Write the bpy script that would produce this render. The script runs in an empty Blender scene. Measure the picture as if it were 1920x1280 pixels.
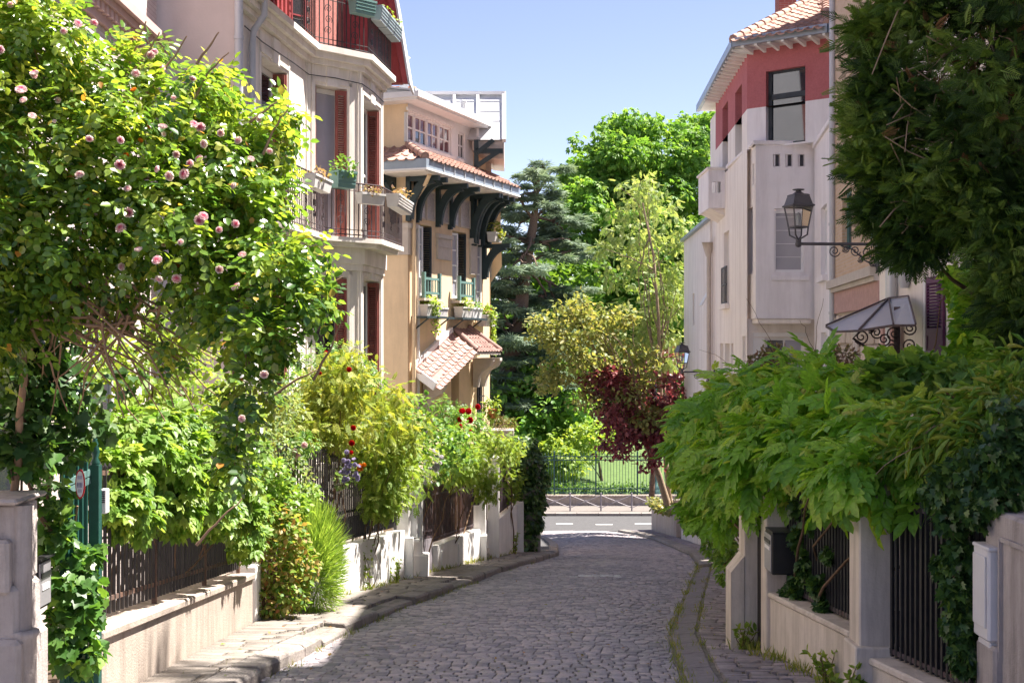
import bpy, math, random
import numpy as np
from mathutils import Vector, Matrix

# ------------------------------------------------------------------ camera, sky, sun, exposure
SC = bpy.context.scene
COL = SC.collection
F = 2400.0                      # focal length in pixels of a 1920 px wide frame
CZ = 1.65
cam_d = bpy.data.cameras.new('camera'); cam = bpy.data.objects.new('camera', cam_d); COL.objects.link(cam)
cam.location = (0, 0, CZ); cam.rotation_euler = (math.radians(90), 0, 0)
cam_d.lens = 36.0 * F / 1920.0; cam_d.sensor_width = 36.0; cam_d.clip_start = 0.1; cam_d.clip_end = 2000
SC.camera = cam
SUN_EL, SUN_AZ = 62.0, 70.0     # azimuth clockwise from +Y towards +X
w = bpy.data.worlds.new('World'); SC.world = w; w.use_nodes = True
nt = w.node_tree
sky = nt.nodes.new('ShaderNodeTexSky'); sky.sky_type = 'NISHITA'; sky.sun_disc = False
sky.sun_elevation = math.radians(SUN_EL); sky.sun_rotation = math.radians(SUN_AZ)
sky.air_density = 0.6; sky.dust_density = 0.3; sky.ozone_density = 1.0; sky.altitude = 60
tn = nt.nodes.new('ShaderNodeMixRGB'); tn.blend_type = 'MULTIPLY'; tn.inputs[0].default_value = 1; tn.inputs[2].default_value = (1.0, .82, .78, 1)   # even white balance of the skylight
nt.links.new(sky.outputs[0], tn.inputs[1]); nt.links.new(tn.outputs[0], nt.nodes['Background'].inputs[0])
nt.nodes['Background'].inputs[1].default_value = 0.068
sd = bpy.data.lights.new('sun', 'SUN'); sun = bpy.data.objects.new('sun', sd); COL.objects.link(sun)
sd.energy = 3.7; sd.angle = math.radians(0.53); sd.color = (1.0, 0.93, 0.84)
e_, a_ = math.radians(SUN_EL), math.radians(SUN_AZ)
SUND = Vector((math.cos(e_) * math.sin(a_), math.cos(e_) * math.cos(a_), math.sin(e_)))
sun.rotation_euler = SUND.to_track_quat('Z', 'Y').to_euler()
VS = SC.view_settings
VS.view_transform = 'Standard'; VS.look = 'None'; VS.gamma = 1.0; VS.use_curve_mapping = False
VS.exposure = 2.25
SC.cycles.max_bounces = 12; SC.cycles.transparent_max_bounces = 8; SC.cycles.diffuse_bounces = 8

R = random.Random(7)
NP = np.random.default_rng(7)

# ------------------------------------------------------------------ geometry of the place
def g(Y):                       # the street falls away from the camera, then the cross road is level
    return -0.118 * Y if Y < 54.6 else -6.443
def P(px, py, Y):               # point seen at pixel (px, py) of the 1920x1280 photograph at depth Y
    return Vector(((px - 960) / F * Y, Y, CZ - (py - 640) / F * Y))
def X(px, Y): return (px - 960) / F * Y
def Z(py, Y): return CZ - (py - 640) / F * Y
def interp(tab, y):
    return float(np.interp(y, [a for a, b in tab], [b for a, b in tab]))
LK = [(-6, -2.6), (8, -2.36), (11.4, -2.25), (14.8, -2.03), (18.3, -1.62), (21.2, -1.12), (27.9, -0.05), (33.2, 1.12), (34.6, 1.25)]
LW = [(-6, -3.1), (9, -3.0), (15.2, -3.04), (18.9, -2.56), (24.5, -1.61), (28.7, -0.80), (33, 0.08), (34.6, 0.42)]
RK = [(-6, 1.15), (8, 1.36), (11.7, 1.54), (14.8, 1.82), (19.1, 2.52), (28.9, 4.2), (33.9, 4.72), (45, 5.0), (51, 4.9), (54.6, 4.4)]
RW = [(-6, 4.6), (7, 3.6), (8.5, 3.15), (10.1, 2.75), (13.2, 2.45), (16, 2.95), (20, 3.7), (29, 5.12), (36, 5.6), (46, 5.86), (54.4, 5.95)]
def lk(y): return interp(LK, y)
def lw(y): return interp(LW, y)
def rk(y): return interp(RK, y)
def rw(y): return interp(RW, y)

# ------------------------------------------------------------------ object helpers
ORG = {}
def tag(o, label=None, cat=None, group=None, kind=None):
    if label: o['label'] = label
    if cat: o['category'] = cat
    if group: o['group'] = group
    if kind: o['kind'] = kind
    return o
def thing(name, label, cat, loc, group=None):
    o = bpy.data.objects.new(name, None); COL.objects.link(o)
    o.empty_display_size = 0.1; o.location = Vector(loc); ORG[o.name] = Vector(loc)
    return tag(o, label, cat, group)
def link(o, parent=None):
    COL.objects.link(o)
    if parent is not None:
        o.parent = parent; ORG[o.name] = ORG[parent.name]
    else:
        ORG[o.name] = Vector((0, 0, 0))
    return o
def put(name, mesh, parent, M):           # one object sharing a mesh; M is its world matrix
    o = bpy.data.objects.new(name, mesh); COL.objects.link(o)
    o.parent = parent
    M = M.copy(); M.translation = M.translation - ORG[parent.name]
    o.matrix_basis = M; ORG[o.name] = ORG[parent.name]
    return o

class MB:
    def __init__(s): s.V = []; s.F = []; s.M = []; s.m = 0; s.smooth = False; s.S = []
    def face(s, pts, m=None):
        k = len(s.V); s.V.extend([tuple(p) for p in pts]); s.F.append(tuple(range(k, k + len(pts)))); s.M.append(s.m if m is None else m); s.S.append(False)
    def raw(s, V, Fc, m=None, sm=False):
        k = len(s.V); s.V.extend([tuple(p) for p in V])
        for f in Fc: s.F.append(tuple(i + k for i in f)); s.M.append(s.m if m is None else m); s.S.append(sm)
    def obox(s, c, ex, ey, ez, m=None):   # oriented box, centre and half axes
        c, ex, ey, ez = Vector(c), Vector(ex), Vector(ey), Vector(ez)
        v = [c + ex * i + ey * j + ez * k for k in (-1, 1) for j in (-1, 1) for i in (-1, 1)]
        if ex.cross(ey).dot(ez) > 0: f = [(0, 2, 3, 1), (4, 5, 7, 6), (0, 1, 5, 4), (2, 6, 7, 3), (0, 4, 6, 2), (1, 3, 7, 5)]
        else: f = [(0, 1, 3, 2), (4, 6, 7, 5), (0, 4, 5, 1), (2, 3, 7, 6), (0, 2, 6, 4), (1, 5, 7, 3)]
        s.raw(v, f, m)
    def box(s, x0, y0, z0, x1, y1, z1, m=None):
        s.obox(((x0 + x1) / 2, (y0 + y1) / 2, (z0 + z1) / 2), ((x1 - x0) / 2, 0, 0), (0, (y1 - y0) / 2, 0), (0, 0, (z1 - z0) / 2), m)
    def bar(s, a, b, wd, th, up=(0, 0, 1), m=None):   # rectangular bar from a to b
        a, b = Vector(a), Vector(b); d = b - a
        if d.length < 1e-6: return
        u = Vector(up); sd_ = d.cross(u)
        if sd_.length < 1e-5: sd_ = d.cross(Vector((1, 0, 0)))
        sd_.normalize(); n = sd_.cross(d).normalized()
        s.obox((a + b) / 2, d / 2, sd_ * wd / 2, n * th / 2, m)
    def tube(s, pts, r, n=6, m=None, cap=True):
        pts = [Vector(p) for p in pts]; rr = r if isinstance(r, (list, tuple)) else [r] * len(pts)
        V = []; Fc = []; prev = None
        for i, p in enumerate(pts):
            d = (pts[min(i + 1, len(pts) - 1)] - pts[max(i - 1, 0)])
            if d.length < 1e-9: d = Vector((0, 0, 1))
            d.normalize()
            if prev is None:
                a = d.orthogonal().normalized()
            else:
                a = prev - d * prev.dot(d)
                a = a.normalized() if a.length > 1e-6 else d.orthogonal().normalized()
            prev = a; b = d.cross(a)
            for k in range(n):
                t = 2 * math.pi * k / n; V.append(p + (a * math.cos(t) + b * math.sin(t)) * rr[i])
        for i in range(len(pts) - 1):
            for k in range(n):
                Fc.append((i * n + k, i * n + (k + 1) % n, (i + 1) * n + (k + 1) % n, (i + 1) * n + k))
        s.raw(V, Fc, m, True)
        if cap:
            s.raw(V[:n], [tuple(reversed(range(n)))], m); s.raw(V[-n:], [tuple(range(n))], m)
    def lathe(s, prof, c=(0, 0, 0), n=12, m=None, sm=True, rot=0.0):   # prof: (radius, z)
        V = []; Fc = []
        for r, z in prof:
            for k in range(n):
                t = 2 * math.pi * k / n + rot; V.append((c[0] + r * math.cos(t), c[1] + r * math.sin(t), c[2] + z))
        for i in range(len(prof) - 1):
            for k in range(n):
                Fc.append((i * n + k, i * n + (k + 1) % n, (i + 1) * n + (k + 1) % n, (i + 1) * n + k))
        s.raw(V, Fc, m, sm)
        if prof[0][0] > 1e-4: s.raw(V[:n], [tuple(reversed(range(n)))], m)
        if prof[-1][0] > 1e-4: s.raw(V[-n:], [tuple(range(n))], m)
    def prism(s, poly, d, m=None):        # polygon (3-D points) extruded along d
        p = [Vector(q) for q in poly]; d = Vector(d); n = len(p)
        nrm = Vector((0, 0, 0))
        for i in range(n): nrm += p[i].cross(p[(i + 1) % n])
        if nrm.dot(d) > 0: p.reverse()
        V = p + [q + d for q in p]
        s.raw(V, [tuple(range(n)), tuple(reversed(range(n, 2 * n)))] + [(i, i + n, (i + 1) % n + n, (i + 1) % n) for i in range(n)], m)
    def band(s, path, z0, z1, o0, o1, m=None):   # moulding along a plan polyline, from offset o0 to o1 (right of travel is +)
        a = offset(path, o0); b = offset(path, o1); n = len(path)
        V = []
        for i in range(n): V += [(a[i][0], a[i][1], z0), (b[i][0], b[i][1], z0), (b[i][0], b[i][1], z1), (a[i][0], a[i][1], z1)]
        Fc = []
        for i in range(n - 1):
            k = 4 * i
            for j in range(4): Fc.append((k + j, k + 4 + j, k + 4 + (j + 1) % 4, k + (j + 1) % 4))
        Fc += [(0, 1, 2, 3), (4 * n - 1, 4 * n - 2, 4 * n - 3, 4 * n - 4)]
        if o1 < o0: Fc = [tuple(reversed(f)) for f in Fc]
        s.raw(V, [tuple(reversed(f)) for f in Fc], m)
    def mesh(s, name, mats, org=Vector((0, 0, 0)), tints=None):
        me = bpy.data.meshes.new(name)
        o = org
        me.from_pydata([(v[0] - o[0], v[1] - o[1], v[2] - o[2]) for v in s.V], [], s.F)
        for mt in (mats if isinstance(mats, (list, tuple)) else [mats]): me.materials.append(mt)
        me.polygons.foreach_set('material_index', s.M)
        me.polygons.foreach_set('use_smooth', s.S)
        me.update()
        return me
    def build(s, name, mats, parent=None, bevel=0.0):
        org = ORG[parent.name] if parent is not None else Vector((0, 0, 0))
        o = bpy.data.objects.new(name, s.mesh(name, mats, org)); link(o, parent)
        if bevel > 0:
            b = o.modifiers.new('b', 'BEVEL'); b.width = bevel; b.segments = 1; b.limit_method = 'ANGLE'; b.angle_limit = math.radians(50)
        return o

def offset(path, d):
    p = [Vector((q[0], q[1])) for q in path]; out = []
    for i in range(len(p)):
        ns = []
        if i > 0: u = (p[i] - p[i - 1]).normalized(); ns.append(Vector((u.y, -u.x)))
        if i < len(p) - 1: u = (p[i + 1] - p[i]).normalized(); ns.append(Vector((u.y, -u.x)))
        if len(ns) == 2:
            n = (ns[0] + ns[1]).normalized(); c = max(0.35, n.dot(ns[0])); n = n / c
        else: n = ns[0]
        out.append(p[i] + n * d)
    return out

class Fr:     # a facade's own frame: t along, n outward, z up
    def __init__(s, a, b, side=1):
        s.o = Vector((a[0], a[1], 0)); d = Vector((b[0] - a[0], b[1] - a[1], 0)); s.L = d.length
        s.u = d.normalized(); s.n = Vector((s.u.y, -s.u.x, 0)) * side
        s.side = side
    def p(s, t, n, z): return s.o + s.u * t + s.n * n + Vector((0, 0, z))
    def tpx(s, px, n=0.0):      # the t at which the facade is seen at pixel column px
        r = (px - 960) / F; o = s.o + s.n * n
        return (r * o.y - o.x) / (s.u.x - r * s.u.y)
    def box(s, mb, t0, t1, n0, n1, z0, z1, m=None):
        mb.obox(s.p((t0 + t1) / 2, (n0 + n1) / 2, (z0 + z1) / 2), s.u * (t1 - t0) / 2, s.n * (n1 - n0) / 2, Vector((0, 0, (z1 - z0) / 2)), m)
    def wall(s, mb, t0, t1, z0, z1, holes=(), depth=0.3, m=None, n=0.0, mr=None):
        ts = sorted(set([t0, t1] + [h[0] for h in holes] + [h[1] for h in holes])); zs = sorted(set([z0, z1] + [h[2] for h in holes] + [h[3] for h in holes]))
        def q(a, b, c, d, mm): mb.face([a, b, c, d] if s.side > 0 else [d, c, b, a], mm)
        for i in range(len(ts) - 1):
            for j in range(len(zs) - 1):
                tc, zc = (ts[i] + ts[i + 1]) / 2, (zs[j] + zs[j + 1]) / 2
                if any(h[0] < tc < h[1] and h[2] < zc < h[3] for h in holes): continue
                q(s.p(ts[i], n, zs[j]), s.p(ts[i + 1], n, zs[j]), s.p(ts[i + 1], n, zs[j + 1]), s.p(ts[i], n, zs[j + 1]), m)
        for (a, b, c, d) in [h[:4] for h in holes]:
            dd = n - depth
            q(s.p(a, n, c), s.p(a, n, d), s.p(a, dd, d), s.p(a, dd, c), mr if mr is not None else m)
            q(s.p(b, dd, c), s.p(b, dd, d), s.p(b, n, d), s.p(b, n, c), mr if mr is not None else m)
            q(s.p(a, n, d), s.p(b, n, d), s.p(b, dd, d), s.p(a, dd, d), mr if mr is not None else m)
            q(s.p(a, dd, c), s.p(b, dd, c), s.p(b, n, c), s.p(a, n, c), mr if mr is not None else m)

# ------------------------------------------------------------------ many copies of a template in one mesh
def instmesh(name, tv, tf, pos, A, mats, tint=None, smooth=False):
    tv = np.asarray(tv, float); N = len(pos); k = len(tv)
    V = (np.einsum('nij,kj->nki', A, tv) + pos[:, None, :]).reshape(-1, 3)
    lt = np.array([len(f) for f in tf]); li = np.concatenate([np.array(f) for f in tf])
    L = (li[None, :] + (np.arange(N) * k)[:, None]).ravel()
    tot = np.tile(lt, N); st = np.concatenate([[0], np.cumsum(tot)[:-1]])
    me = bpy.data.meshes.new(name)
    me.vertices.add(len(V)); me.vertices.foreach_set('co', V.ravel())
    me.loops.add(len(L)); me.loops.foreach_set('vertex_index', L.astype(np.int32))
    me.polygons.add(len(tot)); me.polygons.foreach_set('loop_start', st.astype(np.int32)); me.polygons.foreach_set('loop_total', tot.astype(np.int32))
    if smooth: me.polygons.foreach_set('use_smooth', np.ones(len(tot), bool))
    for mt in (mats if isinstance(mats, (list, tuple)) else [mats]): me.materials.append(mt)
    me.update(calc_edges=True)
    at = me.attributes.new('tint', 'FLOAT', 'FACE')
    t = np.repeat(tint if tint is not None else np.full(N, .5), len(tf)).astype(np.float32)
    at.data.foreach_set('value', t)
    return me
def nrm(v): return v / np.maximum(np.linalg.norm(v, axis=-1, keepdims=True), 1e-9)
def frames(d, n, size, wide=None):        # rotation matrices from leaf direction and rough normal
    d = nrm(d); y = nrm(np.cross(n, d)); z = np.cross(d, y)
    s = np.asarray(size)[:, None]
    w_ = s if wide is None else np.asarray(wide)[:, None]
    return np.stack([d * s, y * w_, z * s], axis=2)
# ------------------------------------------------------------------ materials
def mat(name, col, rough=0.8, var=0.12, scale=6.0, bump=0.0, bscale=40.0, metal=0.0, spec=0.3, dirt=None, dirtamt=0.0, dscale=1.2, streak=False, tint=None, objrand=0.0):
    m = bpy.data.materials.new(name); m.use_nodes = True; t = m.node_tree; b = t.nodes['Principled BSDF']
    b.inputs['Roughness'].default_value = rough; b.inputs['Metallic'].default_value = metal; b.inputs['Specular IOR Level'].default_value = spec
    tc = t.nodes.new('ShaderNodeTexCoord')
    geo = t.nodes.new('ShaderNodeNewGeometry')
    nz = t.nodes.new('ShaderNodeTexNoise'); nz.inputs['Scale'].default_value = scale; nz.inputs['Detail'].default_value = 6; nz.inputs['Roughness'].default_value = .65
    t.links.new(geo.outputs['Position'], nz.inputs['Vector'])
    rp = t.nodes.new('ShaderNodeValToRGB')
    c = Vector(col)
    rp.color_ramp.elements[0].position = .3; rp.color_ramp.elements[1].position = .72
    rp.color_ramp.elements[0].color = (*[max(0, x * (1 - var)) for x in c], 1); rp.color_ramp.elements[1].color = (*[min(1, x * (1 + var)) for x in c], 1)
    t.links.new(nz.outputs['Fac'], rp.inputs[0]); out = rp.outputs[0]
    if tint:
        at = t.nodes.new('ShaderNodeAttribute'); at.attribute_name = 'tint'
        r2 = t.nodes.new('ShaderNodeValToRGB'); el = r2.color_ramp.elements
        while len(el) < len(tint): el.new(.5)
        for i, cc in enumerate(tint): el[i].position = i / (len(tint) - 1); el[i].color = (*cc, 1)
        t.links.new(at.outputs['Fac'], r2.inputs[0])
        mx = t.nodes.new('ShaderNodeMixRGB'); mx.blend_type = 'MULTIPLY'; mx.inputs[0].default_value = 1
        t.links.new(out, mx.inputs[1]); t.links.new(r2.outputs[0], mx.inputs[2]); out = mx.outputs[0]
    if objrand > 0:
        oi = t.nodes.new('ShaderNodeObjectInfo'); mr = t.nodes.new('ShaderNodeMapRange'); mr.inputs[3].default_value = 1 - objrand; mr.inputs[4].default_value = 1 + objrand
        t.links.new(oi.outputs['Random'], mr.inputs[0])
        vm = t.nodes.new('ShaderNodeVectorMath'); vm.operation = 'SCALE'
        t.links.new(out, vm.inputs[0]); t.links.new(mr.outputs[0], vm.inputs['Scale']); out = vm.outputs[0]
    if dirt:
        n2 = t.nodes.new('ShaderNodeTexNoise'); n2.inputs['Scale'].default_value = dscale; n2.inputs['Detail'].default_value = 8; n2.inputs['Roughness'].default_value = .7
        if streak:
            mp = t.nodes.new('ShaderNodeMapping'); mp.inputs['Scale'].default_value = (3.2, 3.2, .35); t.links.new(geo.outputs['Position'], mp.inputs[0]); t.links.new(mp.outputs[0], n2.inputs['Vector'])
        else: t.links.new(geo.outputs['Position'], n2.inputs['Vector'])
        r3 = t.nodes.new('ShaderNodeMapRange'); r3.inputs[1].default_value = .45; r3.inputs[2].default_value = .75; r3.inputs[3].default_value = 0; r3.inputs[4].default_value = dirtamt
        t.links.new(n2.outputs['Fac'], r3.inputs[0])
        mx = t.nodes.new('ShaderNodeMixRGB'); t.links.new(r3.outputs[0], mx.inputs[0]); t.links.new(out, mx.inputs[1]); mx.inputs[2].default_value = (*dirt, 1); out = mx.outputs[0]
    t.links.new(out, b.inputs['Base Color'])
    if bump > 0:
        n3 = t.nodes.new('ShaderNodeTexNoise'); n3.inputs['Scale'].default_value = bscale; n3.inputs['Detail'].default_value = 5
        t.links.new(geo.outputs['Position'], n3.inputs['Vector'])
        bp = t.nodes.new('ShaderNodeBump'); bp.inputs['Strength'].default_value = bump; bp.inputs['Distance'].default_value = .02
        t.links.new(n3.outputs['Fac'], bp.inputs['Height']); t.links.new(bp.outputs[0], b.inputs['Normal'])
    return m

def leafmat(name, cols, trans=0.45, rough=0.45, spec=0.4, tcol=1.5, tw=(1.25, 1.15, .55)):
    """leaf: gloss + translucency, colour runs along each leaf's own tint"""
    m = bpy.data.materials.new(name); m.use_nodes = True; t = m.node_tree; b = t.nodes['Principled BSDF']
    at = t.nodes.new('ShaderNodeAttribute'); at.attribute_name = 'tint'
    rp = t.nodes.new('ShaderNodeValToRGB'); el = rp.color_ramp.elements
    while len(el) < len(cols): el.new(.5)
    for i, c in enumerate(cols): el[i].position = i / max(1, len(cols) - 1); el[i].color = (*c, 1)
    t.links.new(at.outputs['Fac'], rp.inputs[0])
    geo = t.nodes.new('ShaderNodeNewGeometry'); nz = t.nodes.new('ShaderNodeTexNoise'); nz.inputs['Scale'].default_value = 35; nz.inputs['Detail'].default_value = 2
    t.links.new(geo.outputs['Position'], nz.inputs['Vector'])
    mr = t.nodes.new('ShaderNodeMapRange'); mr.inputs[1].default_value = .3; mr.inputs[2].default_value = .7; mr.inputs[3].default_value = .8; mr.inputs[4].default_value = 1.2; t.links.new(nz.outputs['Fac'], mr.inputs[0])
    vm = t.nodes.new('ShaderNodeVectorMath'); vm.operation = 'SCALE'; t.links.new(rp.outputs[0], vm.inputs[0]); t.links.new(mr.outputs[0], vm.inputs['Scale'])
    t.links.new(vm.outputs[0], b.inputs['Base Color']); b.inputs['Roughness'].default_value = rough; b.inputs['Specular IOR Level'].default_value = spec
    tr = t.nodes.new('ShaderNodeBsdfTranslucent')
    mu = t.nodes.new('ShaderNodeMixRGB'); mu.blend_type = 'MULTIPLY'; mu.inputs[0].default_value = 1; t.links.new(vm.outputs[0], mu.inputs[1]); mu.inputs[2].default_value = (tcol * tw[0], tcol * tw[1], tcol * tw[2], 1)
    t.links.new(mu.outputs[0], tr.inputs['Color'])
    mx = t.nodes.new('ShaderNodeMixShader'); mx.inputs[0].default_value = trans
    t.links.new(b.outputs[0], mx.inputs[1]); t.links.new(tr.outputs[0], mx.inputs[2])
    t.links.new(mx.outputs[0], t.nodes['Material Output'].inputs['Surface'])
    return m

def brickmat(name, c1, c2, mortar, bw=.22, bh=.065, scale_xy=None, rough=.85, bump=.6):
    m = bpy.data.materials.new(name); m.use_nodes = True; t = m.node_tree; b = t.nodes['Principled BSDF']; b.inputs['Roughness'].default_value = rough; b.inputs['Specular IOR Level'].default_value = .25
    geo = t.nodes.new('ShaderNodeNewGeometry'); sx = t.nodes.new('ShaderNodeSeparateXYZ'); t.links.new(geo.outputs['Position'], sx.inputs[0])
    ad = t.nodes.new('ShaderNodeMath'); ad.operation = 'ADD'; t.links.new(sx.outputs[0], ad.inputs[0]); t.links.new(sx.outputs[1], ad.inputs[1])
    cb = t.nodes.new('ShaderNodeCombineXYZ'); t.links.new(ad.outputs[0], cb.inputs[0]); t.links.new(sx.outputs[2], cb.inputs[1])
    br = t.nodes.new('ShaderNodeTexBrick'); br.inputs['Scale'].default_value = 1; br.inputs['Brick Width'].default_value = bw; br.inputs['Row Height'].default_value = bh; br.inputs['Mortar Size'].default_value = .006
    br.inputs['Color1'].default_value = (*c1, 1); br.inputs['Color2'].default_value = (*c2, 1); br.inputs['Mortar'].default_value = (*mortar, 1)
    t.links.new(cb.outputs[0], br.inputs['Vector']); t.links.new(br.outputs['Color'], b.inputs['Base Color'])
    bp = t.nodes.new('ShaderNodeBump'); bp.inputs['Strength'].default_value = bump; bp.inputs['Distance'].default_value = .01; bp.invert = True
    t.links.new(br.outputs['Fac'], bp.inputs['Height']); t.links.new(bp.outputs[0], b.inputs['Normal'])
    return m

def glassmat(name, tint=(.03, .035, .045), rough=.03):
    m = bpy.data.materials.new(name); m.use_nodes = True; b = m.node_tree.nodes['Principled BSDF']
    b.inputs['Base Color'].default_value = (*tint, 1); b.inputs['Roughness'].default_value = rough; b.inputs['Specular IOR Level'].default_value = 1.0; b.inputs['IOR'].default_value = 1.6
    return m

M = {}
M['cobble'] = mat('cobble_granite', (.38, .35, .37), .55, .2, 22, .6, 60, spec=.5, dirt=(.21, .19, .18), dirtamt=.5, dscale=1.3, tint=[(.55, .55, .57), (.85, .83, .85), (1.08, 1.04, 1.05), (1.3, 1.2, 1.14)], objrand=.0)
M['cobble_paint'] = mat('cobble_white_paint', (.62, .61, .6), .6, .25, 12, .5, 60)
M['joint'] = mat('cobble_joint_sand', (.22, .2, .18), .95, .4, 9, .5, 50, dirt=(.07, .09, .03), dirtamt=.8, dscale=.9)
M['paver'] = mat('paving_stone', (.25, .225, .205), .7, .22, 9, .6, 45, spec=.35, dirt=(.2, .17, .15), dirtamt=.55, dscale=1.1, tint=[(.72, .7, .7), (.95, .93, .92), (1.15, 1.1, 1.05)])
M['paver_mauve'] = mat('paving_sett_mauve', (.33, .30, .315), .7, .22, 9, .6, 45, spec=.4, dirt=(.17, .15, .14), dirtamt=.5, dscale=1.2, tint=[(.72, .7, .7), (.95, .93, .95), (1.15, 1.08, 1.1)])
M['kerb'] = mat('kerb_granite', (.27, .24, .22), .75, .22, 14, .7, 40, dirt=(.13, .11, .10), dirtamt=.75, dscale=1.9, objrand=.14)
M['soil'] = mat('garden_soil', (.09, .065, .045), .95, .3, 5, .6, 25)
M['asphalt'] = mat('cross_road_asphalt', (.085, .083, .085), .9, .15, 6, .3, 90)
M['line'] = mat('road_paint', (.6, .59, .57), .7, .15, 9)
M['lawn'] = mat('lawn_turf', (.09, .145, .04), .9, .3, 3, .6, 60)
M['concrete'] = mat('concrete_wall_beige', (.42, .35, .30), .9, .12, 5, .35, 60, dirt=(.2, .165, .135), dirtamt=.8, dscale=1.5, streak=True)
M['cream_pier'] = mat('painted_pier_cream', (.68, .60, .53), .85, .07, 5, .2, 50, dirt=(.27, .22, .175), dirtamt=.7, dscale=1.4, streak=True)
M['conc_grey'] = mat('pier_grey_concrete', (.43, .38, .36), .9, .12, 6, .35, 60, dirt=(.15, .125, .11), dirtamt=.75, dscale=1.7, streak=True)
M['white_wall'] = mat('whitewashed_wall', (.82, .8, .79), .85, .05, 4, .25, 40, dirt=(.42, .38, .34), dirtamt=.38, dscale=1.3, streak=True)
M['stucco_a'] = mat('stone_paint_a', (.80, .745, .69), .85, .06, 3, .15, 45, dirt=(.42, .36, .31), dirtamt=.5, dscale=1.1, streak=True)
M['pink_gable'] = mat('gable_render', (.58, .50, .48), .9, .06, 2, .15, 30, dirt=(.42, .34, .32), dirtamt=.3, dscale=.6, streak=True)
M['stucco_b'] = mat('stucco_apricot', (.78, .60, .40), .9, .06, 3, .25, 60, dirt=(.46, .34, .23), dirtamt=.5, dscale=.9, streak=True)
M['stone_b'] = mat('carved_stone_b', (.56, .5, .45), .85, .1, 8, .3, 50, dirt=(.35, .3, .27), dirtamt=.4)
M['white_paint'] = mat('white_joinery', (.8, .79, .79), .5, .04, 6)
M['cream_c'] = mat('render_white_c', (.87, .81, .76), .9, .04, 2, .12, 50, dirt=(.5, .42, .37), dirtamt=.5, dscale=.8, streak=True)
M['shaded_c'] = mat('render_white_shaded_c', (.83, .795, .81), .9, .04, 2, .12, 50, dirt=(.48, .43, .44), dirtamt=.48, dscale=.8, streak=True)  # darker lilac copy of the white render, its shade put into the colour
M['red_c'] = mat('render_red_c', (.46, .15, .16), .9, .12, 25, .5, 90, dirt=(.3, .07, .07), dirtamt=.4)
M['red_wood'] = mat('red_painted_timber', (.30, .055, .06), .6, .12, 10, .15, 50)
M['shutter_red'] = mat('shutter_oxide_red', (.28, .09, .074), .65, .2, 5, .15, 60, dirt=(.2, .04, .035), dirtamt=.6, dscale=2)
M['red_tilehang'] = mat('tile_hung_wall', (.38, .15, .13), .8, .25, 14, .5, 40)
M['shutter_dark'] = mat('shutter_slate', (.045, .055, .065), .55, .2, 8)
M['shutter_purple'] = mat('shutter_purple', (.105, .028, .085), .55, .15, 8)
M['bracket'] = mat('bracket_dark_green', (.032, .052, .058), .5, .15, 8)
M['green_grey'] = mat('green_grey_paint', (.13, .235, .22), .55, .12, 8)
M['zinc'] = mat('zinc_sheet', (.56, .575, .6), .42, .07, 3, metal=.25, spec=.5, dirt=(.4, .41, .43), dirtamt=.4)
M['zinc_blue'] = mat('zinc_gutter', (.30, .36, .43), .45, .1, 3, metal=.3, spec=.5)
M['tile'] = mat('roof_tile_terracotta', (.43, .265, .215), .85, .2, 9, .4, 60, dirt=(.24, .17, .14), dirtamt=.5, dscale=2.2, objrand=.2)
M['tile_grey'] = mat('roof_tile_weathered', (.40, .25, .22), .85, .18, 9, .4, 60, dirt=(.24, .19, .17), dirtamt=.5, dscale=2.2, objrand=.2)
M['terracotta'] = mat('terracotta_pot', (.5, .19, .09), .8, .12, 8)
M['iron'] = mat('wrought_iron', (.028, .026, .028), .5, .3, 12, spec=.5)
M['iron_purple'] = mat('iron_weathered', (.075, .06, .07), .6, .3, 14, dirt=(.14, .06, .035), dirtamt=.5, dscale=6)
M['iron_rust'] = mat('iron_rusty_rail', (.13, .085, .07), .8, .3, 14, dirt=(.2, .09, .05), dirtamt=.6, dscale=8)
M['iron_green'] = mat('gate_green_paint', (.02, .08, .066), .45, .2, 10)
M['iron_teal'] = mat('park_fence_green', (.045, .10, .10), .5, .2, 10)
M['grey_metal'] = mat('grey_gate_sheet', (.27, .245, .27), .5, .1, 5, metal=.2)
M['pipe'] = mat('downpipe_grey', (.50, .51, .545), .5, .06, 4, metal=.1)
M['cane'] = mat('cane_screen', (.55, .35, .2), .85, .25, 12, .3, 40, objrand=.3)
M['plastic'] = mat('meter_box_plastic', (.70, .68, .69), .5, .05, 3, dirt=(.5, .47, .46), dirtamt=.3)
M['mailbox'] = mat('mailbox_black', (.02, .02, .022), .4, .2, 6, spec=.5)
M['mail_face'] = mat('mailbox_face', (.36, .35, .37), .4, .08, 6, metal=.4)
M['planter_g'] = mat('planter_green_plastic', (.16, .29, .27), .5, .08, 5)
M['planter_w'] = mat('planter_white', (.62, .6, .59), .6, .1, 5, dirt=(.4, .36, .33), dirtamt=.4)
M['bark'] = mat('bark_brown', (.15, .10, .075), .95, .3, 12, .8, 25)
M['bark_tan'] = mat('bark_tan', (.3, .22, .15), .9, .25, 9, .6, 30)
M['cane_bark'] = mat('rose_cane', (.3, .19, .12), .85, .25, 12)
M['twig'] = mat('twig_brown', (.16, .10, .06), .9, .3, 12)
M['brick_y'] = brickmat('brick_buff', (.60, .44, .31), (.53, .37, .25), (.55, .46, .38))
M['brick_w'] = brickmat('brick_white', (.66, .58, .56), (.6, .52, .5), (.5, .4, .38))
M['brick_r'] = brickmat('brick_red', (.33, .10, .085), (.27, .075, .065), (.32, .22, .2))
M['stone_d'] = mat('rubble_stone_d', (.56, .47, .39), .9, .15, 7, .6, 30, dirt=(.36, .28, .22), dirtamt=.4, objrand=.16)
M['mortar_d'] = mat('mortar_d', (.46, .39, .33), .95, .1, 8)
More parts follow.
